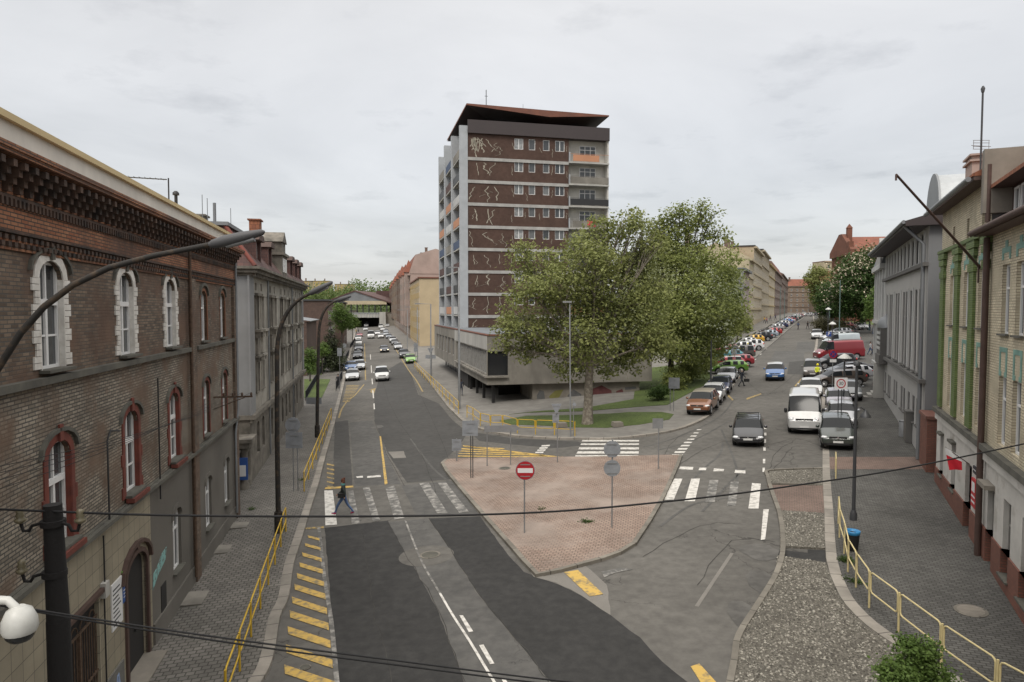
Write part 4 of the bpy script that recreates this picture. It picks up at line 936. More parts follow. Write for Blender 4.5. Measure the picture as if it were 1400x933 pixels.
# ---------------------------------------------------------------- right-hand cream brick houses
def cream_house(name, label, x0, x1, kind):
    b = Bld(name, label, 'building', *FR, x0)
    ZB = 0.0
    if kind == 'green':
        cx = [33.9, 36.75, 39.3]
        for x in cx:
            b.win(x, 8.95, .95, 2.1, 'c2t', rec=.1, sill=.1); b.win(x, 5.45, .95, 2.1, 'c2t', rec=.1); b.win(x, 12.35, .42, .75, 'c1', 'frame_grey', 'glass_dark', rec=.2)
        b.win(32.5, 2.2, .8, 1.8, 'c1', 'frame_grey', 'glass_dark', rec=.12, sill=.1); b.win(35.2, 2.2, .85, 1.9, 'c1', 'frame_grey', 'glass_dark', rec=.12, sill=.1)
        b.holes.append((37.6, 38.7, .9, 3.9, 0)); ztop = 14.0
    else:
        cx = [42.6, 44.2, 46.4, 48.2, 50.2, 52.0, 54.2, 56.4, 58.6, 61, 64, 67]
        for x in cx:
            b.win(x, 8.85, .9, 2.15, 'c2t', rec=.11, sill=.1); b.win(x, 5.4, .9, 2.15, 'c2t', rec=.11)
        for k, x in enumerate((41.6, 43.6, 45.6, 47.8, 50, 52, 54.5, 57, 60, 63)):
            b.win(x, 1.6 if k else .8, .85, 2.3 if k else 3.0, 'c2t' if k else 'c1', 'frame_grey', 'glass_dark', rec=.14, sill=.12 if k else None)
        ztop = 12.1
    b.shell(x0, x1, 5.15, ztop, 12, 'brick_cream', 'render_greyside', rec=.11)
    b.shell(x0, x1, 2.35, 4.95, 12, 'white_render_old', 'white_render_old', name='ground_wall', rec=.14)
    b.shell(x0, x1, -.4, 2.35, 12, 'brick_red_glazed', 'brick_red_glazed', name='plinth', y=-.05, rec=.35)
    m = MB(); m.box(x0, x1, -.22, 12, 4.95, 5.15); b.part('ledge', m, 'ledge_dark')
    m = MB(); m.box(x0, x1, -.1, 0, 4.6, 4.95); b.part('ledge_band', m, 'white_render_old')
    # turquoise glazed ornaments
    for x in cx:
        m = MB()
        for zz in (11.35,):
            m.box(x - .5, x + .5, -.02, 0, zz, zz + .17); m.box(x - .5, x - .32, -.02, 0, zz - .2, zz); m.box(x + .32, x + .5, -.02, 0, zz - .2, zz); m.box(x - .14, x + .14, -.022, 0, zz + .17, zz + .38)
        b.part('glazed_ornament', m, 'turquoise'); m = MB(); m.box(x - .45, x + .45, -.02, 0, 8.3, 8.45); m.box(x - .45, x - .3, -.02, 0, 7.7, 8.3); m.box(x + .3, x + .45, -.02, 0, 7.7, 8.3); m.box(x - .45, x - .2, -.022, 0, 7.55, 7.7); m.box(x + .2, x + .45, -.022, 0, 7.55, 7.7)
        b.part('glazed_ornament', m, 'turquoise')
    if kind == 'green':
        for xa, xb in ((31.5, 32.3), (34.8, 35.55), (37.65, 38.45), (39.95, 40.45)):
            m = MB(); m.box(xa, xb, -.1, 0, 5.25, 12.0); m.box(xa - .18, xb + .18, -.14, 0, 11.55, 11.8); m.box(xa - .3, xb + .3, -.16, 0, 11.85, 12.1); m.box(xa - .12, xb + .12, -.13, 0, 11.0, 11.3); b.part('pilaster', m, 'green_glazed')
        m = MB(); m.box(x0, x1, -.18, 0, 12.12, 12.26); b.part('cornice', m, 'green_glazed')
        m = MB(); m.prism([(-.55, 14.12), (-.55, 14.2), (6, 17.6), (12.3, 14.2), (12.3, 14.12)], x0 - .3, x1 - .2, 'x'); m.mi = 1; m.box(x0 - .25, x1 - .2, -.5, 12.2, 13.98, 14.1); rf = b.part('roof', m, ['roof_tile', 'trim_brown'])
        m = MB(); m.tube([(x0 - .3, -.66, 14.02), (x1 - .2, -.66, 14.02)], .09, 8); b.part('gutter', m, 'zinc')
        m = MB(); m.box(31.2, 32.6, .8, 1.6, 14.2, 16.0); m.box(31.1, 32.7, .7, 1.7, 16.0, 16.08)
        for k in range(4): m.box(31.25 + k * .36, 31.5 + k * .36, .8, 1.6, 16.08, 16.25)
        m.box(31.1, 32.7, .7, 1.7, 16.25, 16.33); b.part('chimney', m, 'render_pink')
        m = MB(); m.box(37.6, 38.7, .28, .33, .5, 3.9); d = b.part('door', m, 'trim_brown'); mm = MB(); mm.box(37.75, 37.8, .2, .28, 2.2, 2.4); b.part('door_handle', mm, 'zinc', d)
        m = MB(); m.box(32.1, 32.95, -.18, 0, 4.05, 4.15); m.box(34.75, 35.7, -.18, 0, 4.15, 4.25); b.part('window_hood', m, 'ledge_dark')
    else:
        m = MB(); m.quad((x0, -.5, 12.15), (x1, -.5, 12.15), (x1, .5, 12.75), (x0, .5, 12.75)); m.box(x0, x1, -.5, .5, 12.05, 12.13); rf = b.part('roof', m, 'roof_brown_metal')
        m = MB(); m.tube([(x0, -.58, 12.15), (x1, -.58, 12.15)], .1, 8); m.tube([(x0 + .2, -.15, 12.0), (x0 + .2, -.15, .4)], .1, 8); m.tube([(x0 + .2, -.15, 14.4), (x0 + .2, -.15, 12.5)], .08, 8); b.part('gutter', m, 'trim_brown')
        m = MB(); m.box(x0, x1, .5, 12, 12.1, 13.6)
        b.part('attic_wall', m, 'trim_brown')
        for k in range(18):
            x = x0 + 1.05 + k * .78
            fr, pn = wmesh(.6, .95, 'c1', 'frame_white', 'glass'); o = link('window', fr, b.root, (x - b.x0, .43, 12.55 - b.zb)); link('pane', pn, o)
        m = MB(); m.prism([(-.1, 13.6), (-.1, 13.72), (6, 17.0), (12.3, 13.7)], x0, x1 + .3, 'x'); m.m[5] = 1; m.m[0] = m.m[1] = 1; b.part('upper_roof', m, ['roof_tile', 'trim_brown'])
        m = MB(); m.box(x0 - .1, x0 + .25, -.3, 2.2, 12.8, 14.9); b.part('party_wall', m, 'concrete_wall')
        m = MB(); m.box(41.2, 42.3, 1.5, 2.3, 14.3, 15.9); m.box(41.1, 42.4, 1.4, 2.4, 15.9, 16.0); m.box(42.5, 43.8, 1.6, 2.4, 14.3, 16.3); b.part('chimney', m, 'render_pink')
        m = MB(); m.prism([(41.15, 1.0), (41.25, 1.0), (41.95, 2.6), (41.85, 2.7)], .255, .27, 'y'); b.part('graffiti', m, 'white_paint')
        m = MB(); m.box(41.1, 42.1, -.3, 0, 3.85, 4.0); b.part('window_hood', m, 'concrete_wall')
    b.emit('ledge_dark')
    return b
cream_house('brick_house', 'cream brick house with green glazed pilasters and tiled roof on the right', 31.1, 40.5, 'green')
cream_house('brick_house', 'cream brick house with turquoise ornaments and brown attic windows at the right edge', 40.5, 69, 'plain')
board('notice_board', 'red and white notice plates stuck beside the door of the green pilastered house', 'wall plate', FR, 39.0, 39.7, 2.6, 3.6, 'sign_red', [(.15, .85, .55, .9), (.1, .9, .35, .42), (.1, .9, .15, .22)], 'sign_white', y=-.07)
board('house_number_plate', 'small dark house number plate above the red notice plates', 'plate', FR, 39.1, 39.65, 3.8, 4.05, 'ink', [(.15, .85, .45, .6)], 'sign_white', y=-.05)
# flag
def fw(fac, x, y, z):
    O, vec = fac; a = math.atan2(vec[1], vec[0]); return Vector((O[0] + math.cos(a) * x - math.sin(a) * y, O[1] + math.sin(a) * x + math.cos(a) * y, z))
M['flag_red'] = mat('flag_red', (0.55, 0.015, 0.03), 0.8); M['flag_white'] = mat('flag_white', (0.75, 0.75, 0.74), 0.8)
fl = thing('national_flag', 'white and red flag on a short pole fixed to the white ground floor wall', 'flag', fw(FR, 38.3, 0, 4.0), math.atan2(-1, -.438)); fl.scale = (.85, .85, .85)
m = MB(); m.tube([(0, 0, -.1), (-.2, -.9, .55)], .018, 6); m.build('flag_pole', 'trim_brown', fl)
def cloth(u0, u1):
    mm = MB(); n = 8; vs = []; fs = []
    for i in range(n + 1):
        for j in range(7):
            t = u0 + (u1 - u0) * j / 6; w = .3 + .7 * i / n
            vs.append((-.2 * w + .05 * math.sin(t * 5 + w * 9), -.9 * w + t * .25 * (w - .3) , .55 * w - t * (.35 + .65 * w)))
    for i in range(n):
        for j in range(6): a = i * 7 + j; fs.append((a, a + 1, a + 8, a + 7))
    mm.add(vs, fs, True); return mm
cloth(0, .35).build('white_stripe', 'flag_white', fl); cloth(.35, 1.0).build('red_stripe', 'flag_red', fl)
# ---------------------------------------------------------------- grey modern building
def grey_office():
    b = Bld('grey_office_building', 'modern grey rendered building with tall dark window strips and overhanging roof on the right', 'building', *FR, 5)
    xs = [7.0, 9.2, 10.3, 13.2, 14.5, 17.4, 18.7, 20.9, 23.0, 24.6]
    for x in xs:
        b.win(x, 6.15, .9, 4.6, 'c1t', 'metal_dark', 'glass_far', rec=.07, sill=.15)
        b.win(x, 3.2, .9, 1.5, 'c2', 'metal_dark', 'glass_far', rec=.07, sill=.1)
    for k in range(11): b.win(6.35 + k * 1.85, 12.2, .9, 1.5, 'c1', 'metal_dark', 'glass_far', rec=.05)
    b.shell(5, 27.2, -.2, 14.0, 13, 'render_grey_new', 'render_greyside', rec=.07)
    m = MB(); m.box(5, 27.25, -.25, 0, 11.85, 12.05); m.box(5, 27.25, -.3, 0, 5.8, 6.0); b.part('ledge', m, 'render_grey_dark')
    for x in (6.1, 8.1, 11.7, 15.9, 19.8, 21.9, 25.6): m = MB(); m.box(x - .16, x + .16, -.05, 0, 6.0, 10.9); b.part('pilaster', m, 'render_pale')
    for k in range(12): m = MB(); m.box(5.2 + k * 1.85, 5.55 + k * 1.85, -.04, 0, 12.05, 13.8); b.part('upper_pilaster', m, 'render_pale')
    m = MB(); m.prism([(-1.1, 13.9), (-1.15, 14.15), (6, 16.2), (13.3, 14.1), (13.3, 13.9)], 4.4, 27.6, 'x'); b.part('roof', m, 'fascia_brown')
    m = MB(); m.tube([(4.4, -1.2, 14.1), (27.6, -1.2, 14.1)], .1, 8); m.tube([(26.8, -1.1, 14.0), (26.9, -.2, 13.0), (26.9, -.2, 1.8)], .1, 8); b.part('gutter', m, 'zinc')
    # barrel-vaulted roof light
    m = MB(); n = 12; pts = [(27.5 - 2.6 * (1 - math.cos(math.pi * k / n)), 14.3 + 3.6 * math.sin(math.pi * k / n) ** .8) for k in range(n + 1)]
    pts = [(24.2 + 2.2 * -math.cos(math.pi * k / n) , 14.2 + 2.7 * math.sin(math.pi * k / n) ** .8) for k in range(n + 1)]
    m.prism(pts, .6, 9, 'y'); b.part('barrel_roof', m, 'zinc_pale')
    m = MB(); m.prism([(24.2 + 2.26 * -math.cos(math.pi * k / n), 14.2 + 2.8 * math.sin(math.pi * k / n) ** .8) for k in range(n + 1)], .5, .6, 'y'); b.part('vault_front', m, 'zinc')
    m = MB(); m.box(27.4, 29.6, -.2, 1.5, 1.2, 4.3); m.box(27.35, 29.7, -.27, 1.6, 4.3, 4.45); b.part('annexe', m, 'brick_red_glazed')
    # bay with ribbed dome cap
    m = MB(); m.box(5.0, 8.0, -.5, 0, 6.1, 8.2); m.box(4.9, 8.1, -.6, 0, 5.4, 6.1); m.mi = 1
    for k in range(4): m.box(5.2, 7.8, -.55, -.5, 6.5 + k * .4, 6.7 + k * .4)
    b.part('bay', m, ['render_grey_dark', 'render_pale'])
    m = MB(); vs = []
    m.lathe([(1.65, 8.2), (1.6, 8.4), (1.3, 8.75), (.8, 9.0), (.3, 9.1), (.05, 9.3)], 14, (0, 0)); m.v = [(6.5 + v[0], v[1] * .42, v[2]) for v in m.v]; b.part('bay_dome', m, 'zinc')
    m = MB()
    for k in range(4): m.box(3.6, 5.5, -1.4 + k * .3, -.02, 2.35 + k * .17, 2.52 + k * .17)
    m.box(5.52, 5.9, -.75, -.02, 1.8, 5.35); b.part('entrance_steps', m, 'concrete_pale')
    b.emit('render_grey_dark')
grey_office()
def old_villa():
    b = Bld('white_villa', 'ornate pale villa with steep slate roof gable behind the grey office building', 'building', *FR, -3.6)
    for x in (-2.2, .2, 2.6):
        b.win(x, 9.5, .8, 2.0, 'c2t', 'frame_grey', rec=.2); b.win(x, 5.6, .8, 2.0, 'c2t', 'frame_grey', rec=.2)
    b.shell(-3.6, 4.9, 1.0, 13.2, 12, 'render_pale', 'render_pale')
    m = MB(); m.box(-3.8, 4.9, -.4, 0, 13.0, 13.4); b.part('cornice', m, 'render_pale'); m = MB(); m.box(-3.7, 4.9, -.25, 0, 8.4, 8.7); m.box(-3.7, 4.9, -.25, 0, 4.7, 5.0); b.part('cornice', m, 'render_pale')
    m = MB(); m.prism([(-.3, 13.4), (.6, 16.2), (8, 16.4), (12.2, 13.4)], -3.6, 4.8, 'x'); b.part('roof', m, 'roof_felt_grey')
    m = MB(); m.prism([(.2, 13.4), (4.7, 13.4), (3.0, 15.6)], -.35, .3, 'y'); b.part('gable', m, 'render_grey_new')
    for x in (-3.3, -1.0, 1.4, 3.9): m = MB(); m.box(x - .15, x + .15, -.15, 0, 5.0, 13.0); b.part('pilaster', m, 'render_pale')
    b.emit()
old_villa()
# ---------------------------------------------------------------- podium and tower block
TV = (0.975, 0.222)
def podium():
    b = Bld('podium_building', 'low grey concrete pavilion raised on columns at the street corner beneath the tower', 'building', (-2.26, 62), TV, 0)
    D = 43
    m = MB()
    # front face (blank) and corner window opening
    wallmesh(m, 0, 16.15, 2.75, 7.25, [(0.05, 1.95, 3.6, 5.82, 0)], 0, .25)
    # street side along x = 0 with strip windows
    m.T = Matrix.Translation((0, D, 0)) @ Matrix.Rotation(-math.pi / 2, 4, 'Z')
    sh = [(3.0 + k * 3.2, 5.4 + k * 3.2, 4.0, 6.1, 0) for k in range(6)] + [(23.2, 42.6, 3.7, 5.85, 0)]
    wallmesh(m, 0, D, 2.75, 7.25, sh, 0, .25)
    m.T = None
    m.quad((16.15, 0, 2.75), (16.15, D, 2.75), (16.15, D, 7.25), (16.15, 0, 7.25)); m.quad((16.15, D, 2.75), (0, D, 2.75), (0, D, 7.25), (16.15, D, 7.25))
    m.quad((0, 0, 2.75), (0, D, 2.75), (16.15, D, 2.75), (16.15, 0, 2.75))
    w = b.part('wall', m, 'concrete')
    m = MB(); m.box(-.06, 16.2, -.06, D + .05, 7.25, 7.36); m.mi = 1; m.box(.2, 15.9, .2, D - .2, 7.36, 7.4); b.part('roof', m, ['roof_rust', 'roof_felt_grey'])
    m = MB(); m.box(-.03, 0, 0, 21, 5.95, 7.2); b.part('fascia_panel', m, 'concrete_pale')
    m = MB(); m.box(-.25, 1.95, -.25, 0, 3.42, 3.58); m.box(-.25, 0, 0, 20, 3.42, 3.58); b.part('window_ledge', m, 'concrete')
    # window glazing
    def sidewin(y0, y1, z0, z1, n):
        fm = MB(); fm.box(.14, .22, y0, y1, z0, z0 + .06); fm.box(.14, .22, y0, y1, z1 - .06, z1)
        for k in range(n + 1): yy = y0 + (y1 - y0 - .06) * k / n; fm.box(.13, .22, yy, yy + .06, z0 + .06, z1 - .06)
        o = b.part('window', fm, 'frame_grey')
        g = MB(); g.quad((.2, y1, z0), (.2, y0, z0), (.2, y0, z1), (.2, y1, z1)); p = g.build('pane', 'glass_curtain', o)
    for k in range(6): yy = D - (5.4 + k * 3.2); sidewin(yy, yy + 2.4, 4.0, 6.1, 2)
    sidewin(.4, 19.8, 3.7, 5.85, 22)
    fm = MB(); fm.box(.05, 1.95, .12, .2, 3.6, 3.68); fm.box(.05, 1.95, .12, .2, 5.74, 5.82); fm.box(.05, .12, .12, .2, 3.68, 5.74); fm.box(1.88, 1.95, .12, .2, 3.68, 5.74)
    o = b.part('window', fm, 'metal_dark'); g = MB(); g.quad((.05, .18, 3.6), (1.95, .18, 3.6), (1.95, .18, 5.82), (.05, .18, 5.82)); g.build('pane', 'glass_dark', o)
    # recessed ground floor
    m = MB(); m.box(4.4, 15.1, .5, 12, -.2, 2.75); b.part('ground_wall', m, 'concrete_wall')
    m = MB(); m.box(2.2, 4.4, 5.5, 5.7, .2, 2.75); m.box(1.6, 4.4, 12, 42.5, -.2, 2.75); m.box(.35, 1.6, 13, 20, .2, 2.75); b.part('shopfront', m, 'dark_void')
    m = MB()
    for k in range(8): m.box(1.57, 1.6, 21.5 + k * 2.5, 23.5 + k * 2.5, 1.0, 2.4)
    for k in range(6): m.box(2.3 + k * .38, 2.33 + k * .38, 5.46, 5.5, .9, 2.7)
    b.part('shop_window', m, 'glass')
    for x, y in ((.7, .7), (.5, 4.4), (.5, 8.2), (.5, 12.0)):
        m = MB(); m.box(x - .13, x + .13, y - .13, y + .13, .0, 2.75); b.part('column', m, 'black')
    # mural: generic faded shapes in place of the painted figures
    m = MB()
    for mi, pts in ((0, [(4.9, 1.0), (5.3, .9), (5.6, 1.3), (5.5, 2.0), (5.1, 2.1), (4.8, 1.6)]), (1, [(5.0, .5), (5.5, .45), (5.6, .95), (5.0, 1.0)]), (2, [(6.2, .9), (7.0, 1.4), (7.4, 2.1), (6.6, 2.0), (6.0, 1.5)]), (0, [(8.1, .8), (9.0, .7), (9.2, 1.6), (8.4, 2.1), (7.8, 1.5)]),
                    (3, [(10.2, .5), (11.4, .45), (12.3, 1.0), (12.2, 1.9), (11.2, 2.4), (10.3, 2.1), (10.0, 1.3)]), (1, [(10.5, .7), (11.2, .8), (11.5, 1.4), (10.9, 1.7), (10.4, 1.4)]), (3, [(12.6, .9), (13.6, 1.3), (13.3, 2.0), (12.7, 1.8)]), (0, [(13.6, 1.9), (14.8, 2.0), (14.7, 2.2), (13.6, 2.15)])):
        m.mi = mi; m.prism(pts, 0.485 - .003 * mi, .5, 'y')
    M['mural_blue'] = mat('mural_blue', (0.07, 0.10, 0.17), 0.9, dirt=.3, dscale=2); M['mural_yellow'] = mat('mural_yellow', (0.20, 0.19, 0.06), 0.9, dirt=.3, dscale=2); M['mural_red'] = mat('mural_red', (0.13, 0.045, 0.045), 0.9, dirt=.4, dscale=2); M['mural_grey'] = mat('mural_grey', (0.13, 0.13, 0.13), 0.9, dirt=.4, dscale=2)
    b.part('wall_painting', m, ['mural_grey', 'mural_blue', 'mural_yellow', 'mural_red'])
podium()
def tower():
    b = Bld('tower_block', 'tall brown residential tower block with white bands and overhanging rust red roof', 'tower block', (-5.47, 85), TV, 0)
    D, W, ST = 19.0, 13.0, 2.78
    z0 = [28.42 - ST * k for k in range(8)]      # band tops
    rows = [28.42 + 1.25 - ST * k for k in range(9)]
    for k, z in enumerate(rows):
        for x, w, st in ((6.5, 1.15, 'c2'), (8.2, .85, 'c1'), (10.05, .85, 'c1'), (11.85, 1.25, 'c2')): b.win(x, z, w, 1.35, st, rec=.1, pm='glass' if (k * 3 + int(x)) % 3 else 'glass_curtain')
    m = MB(); wallmesh(m, 0, W, 7.4, 31.4, b.holes, 0, .12)
    m.mi = 1; m.box(0.02, 18.3, 8.0, D, 7.4, 32.8)
    m.mi = 0; m.quad((0, 8, 7.4), (0, 0, 7.4), (0, 0, 31.4), (0, 8, 31.4)); m.quad((W, 0, 7.4), (W, 8, 7.4), (W, 8, 31.4), (W, 0, 31.4))
    wm = m
    for z in z0: m = MB(); m.box(0, W, -.08, 0, z - .38, z); b.part('floor_band', m, 'tower_band')
    # weathered cement scars on the brown render
    rnd = random.Random(5); m = wm; m.mi = 2
    def scar(x, z, dz, amp, w):
        n = 7; pts = [(x + amp * rnd.uniform(-.5, 1) * (k / n), z - dz * k / n) for k in range(n + 1)]
        for k in range(1, n + 1): pts[k] = (pts[k-1][0] + rnd.uniform(-.18, .24) * amp, pts[k][1])
        for (xa, za), (xb, zb) in zip(pts, pts[1:]):
            ww = w * rnd.uniform(.6, 1.2); m.prism([(xa - ww, za), (xa + ww, za), (xb + ww, zb), (xb - ww, zb)], -.012, 0, 'y')
    free = lambda x: True
    for k in range(9):
        zt = 28.0 - ST * (k - 1) - .4 if k else 30.9; zt = 28.42 + ST - .4 - ST * k; 
        for x, am, w in ((.7, 1.3, .05), (2.3, 1.9, .06), (4.0, 1.6, .045)):
            if rnd.random() < .85: xx = x + rnd.uniform(-.7, .7); am *= rnd.choice((-1, 1, .4)); scar(xx, zt - rnd.uniform(0, .5), rnd.uniform(.9, 2.2), am, w * rnd.uniform(.6, 1.4))
            if rnd.random() < .5: scar(xx + .1, zt - .9, rnd.uniform(.5, 1.2), -am * 1.4, .03)
        for x in (5.6, 7.35, 9.15, 10.85, 12.75):
            if rnd.random() < .75: scar(x, zt - rnd.uniform(.2, 1.2), rnd.uniform(.6, 1.2), .4, .025)
    for q in range(14): scar(.25 + rnd.random() * 1.6, 30.9 - rnd.random() * .5, rnd.uniform(.8, 1.7), .8, .06)
    b.part('wall', m, ['tower_brown', 'tower_grey', 'tower_scrawl'])
    m = MB(); m.box(-1.0, 0, -.12, .4, 7.4, 32.2); b.part('end_pier', m, 'tower_grey')
    m = MB(); m.box(-.02, 18.4, -.35, -.2, 31.3, 32.9); m.box(-.02, 18.4, -.2, 8.1, 31.4, 31.6); m.box(18.3, 18.45, -.2, D, 31.3, 32.9); b.part('parapet', m, 'fascia_brown')
    # penthouse and wide butterfly roof
    m = MB(); m.box(3.5, 8.5, 5.5, 12, 31.6, 33.0); m.mi = 1; m.box(9.5, 17.3, 3.0, 12, 31.6, 33.7); b.part('penthouse', m, ['dark_void', 'roof_rust'])
    m = MB()
    xs = [0.0, 9.6, 18.2]; ft = [34.75, 34.35, 34.8]; fb = [34.6, 33.5, 34.5]
    xs = [-.2, 10.4, 18.2]
    vs = [(-.2, -.6, 34.55), (-.2, -.6, 34.75), (10.2, -.6, 33.75), (10.2, -.6, 34.55), (18.2, -.6, 34.3), (18.2, -.6, 34.45)]
    m.add(vs, [(0, 2, 3, 1), (2, 4, 5, 3)])
    bk = [(-1.3, 9.5, 32.5), (-1.3, 9.5, 32.7), (10.2, 14, 33.9), (10.2, 14, 34.1), (18.5, 14, 34.1), (18.5, 14, 34.25)]
    m.add([vs[1], vs[3], vs[5], bk[1], bk[3], bk[5]], [(0, 1, 4, 3), (1, 2, 5, 4)])
    m.add([vs[0], vs[1], bk[1], bk[0]], [(0, 1, 2, 3)]); m.add([vs[4], vs[5], bk[5], bk[4]], [(0, 3, 2, 1)])
    m.mi = 1; m.add([(-.15, -.55, 34.52), (10.2, -.55, 33.72), (18.1, -.55, 34.27), (-1.25, 9.4, 32.48), (10.2, 13.9, 33.85), (18.4, 13.9, 34.05)], [(0, 3, 4, 1), (1, 4, 5, 2)])
    b.part('roof', m, ['roof_rust', 'fascia_brown'])
    m = MB()
    for x in (1.8, 3.3, 4.8):
        for j in range(2): m.lathe([(.42, 33.15 + j * .42), (.42, 33.22 + j * .42)], 14, (x + j * .3, 3.0 + j))
    b.part('roof_duct', m, 'zinc_pale')
    m = MB(); m.tube([(3.1, 4, 34.4), (3.1, 4, 38.0)], .05, 5); m.tube([(2.9, 4, 37.2), (3.3, 4, 37.2)], .03, 4); m.tube([(8, 4, 34.3), (8, 4, 36.5)], .02, 4); b.part('roof_mast', m, 'metal_dark')
    # loggias on the right of the front
    m = MB(); m.box(13.02, 18.2, 1.1, 8, 7.4, 31.4); m.box(18.2, 18.38, -.1, 8, 7.4, 31.4); b.part('loggia_wall', m, 'white_render')
    cols = ['balcony_orange', 'concrete', 'metal_dark', 'concrete', 'concrete', 'metal_dark', 'concrete', 'balcony_orange', 'concrete']
    M['balcony_orange'] = mat('balcony_orange', (0.48, 0.23, 0.13), 0.8, dirt=.15)
    M['cloth_red'] = mat('cloth_red', (0.50, 0.03, 0.06), 0.8)
    for k in range(9):
        z = 28.42 - ST * k
        m = MB(); m.box(13.0, 18.35, -.4, 1.1, z - .18, z); m.mi = 1; m.box(13.02, 13.14, -.28, .9, z, z + 1.2)
        s_ = b.part('balcony', m, ['concrete_pale', 'tower_grey'])
        m = MB(); m.box(13.5 if k % 3 == 0 else 13.16, 17.0 if k % 3 == 0 else 18.3, -.38, -.32, z + .1, z + .9); m.box(13.14, 18.3, -.39, -.35, z + .98, z + 1.02); m.build('balcony_panel', cols[k], s_)
        fr, pn = wmesh(2.2, 1.5, 'c3', 'frame_white', 'glass'); o = link('window', fr, b.root, (15.9, 1.03, z + .85 - b.zb)); link('pane', pn, o)
    m = MB(); m.box(15.4, 16.6, -.45, -.42, 28.42 - 3 * ST + .15, 28.42 - 3 * ST + .95); b.part('laundry', m, 'cloth_red')
    # stepped side with balcony stacks
    m = MB()
    m.box(-1.15, 0, 6.0, 6.8, 7.4, 32.4); m.box(-1.3, 0, 12.2, 13.0, 7.4, 32.6); m.box(-1.35, 0, 18.6, 19.0, 7.4, 32.4)
    b.part('side_pier', m, 'tower_grey')
    pc = ['concrete', 'balcony_orange', 'metal_dark', 'mural_blue', 'render_pale', 'roof_slate_red']
    for c, (ya, yb, xo) in enumerate(((.45, 6.0, -.98), (6.8, 12.2, -1.14), (13.0, 18.6, -1.3))):
        for k in range(9):
            z = 28.42 - ST * k
            m = MB(); m.box(xo, 0, ya, yb, z - .16, z); m.mi = 1; m.box(xo, xo + .06, ya + .1, yb - .1, z + .08, z + 1.05)
            b.part('balcony', m, ['concrete_pale', pc[(k * 2 + c * 3 + k // 3) % 6]])
    m = MB()
    for k in range(9):
        z = 28.42 - ST * k
        for ya, yb in ((1.0, 2.6), (3.4, 5.5), (7.2, 9), (9.8, 11.8), (13.5, 15.2), (16, 18)): m.box(-.05, -.01, ya, yb, z + .2, z + 2.1)
    b.part('balcony_glazing', m, 'glass_dark')
    b.emit('tower_band')
tower()
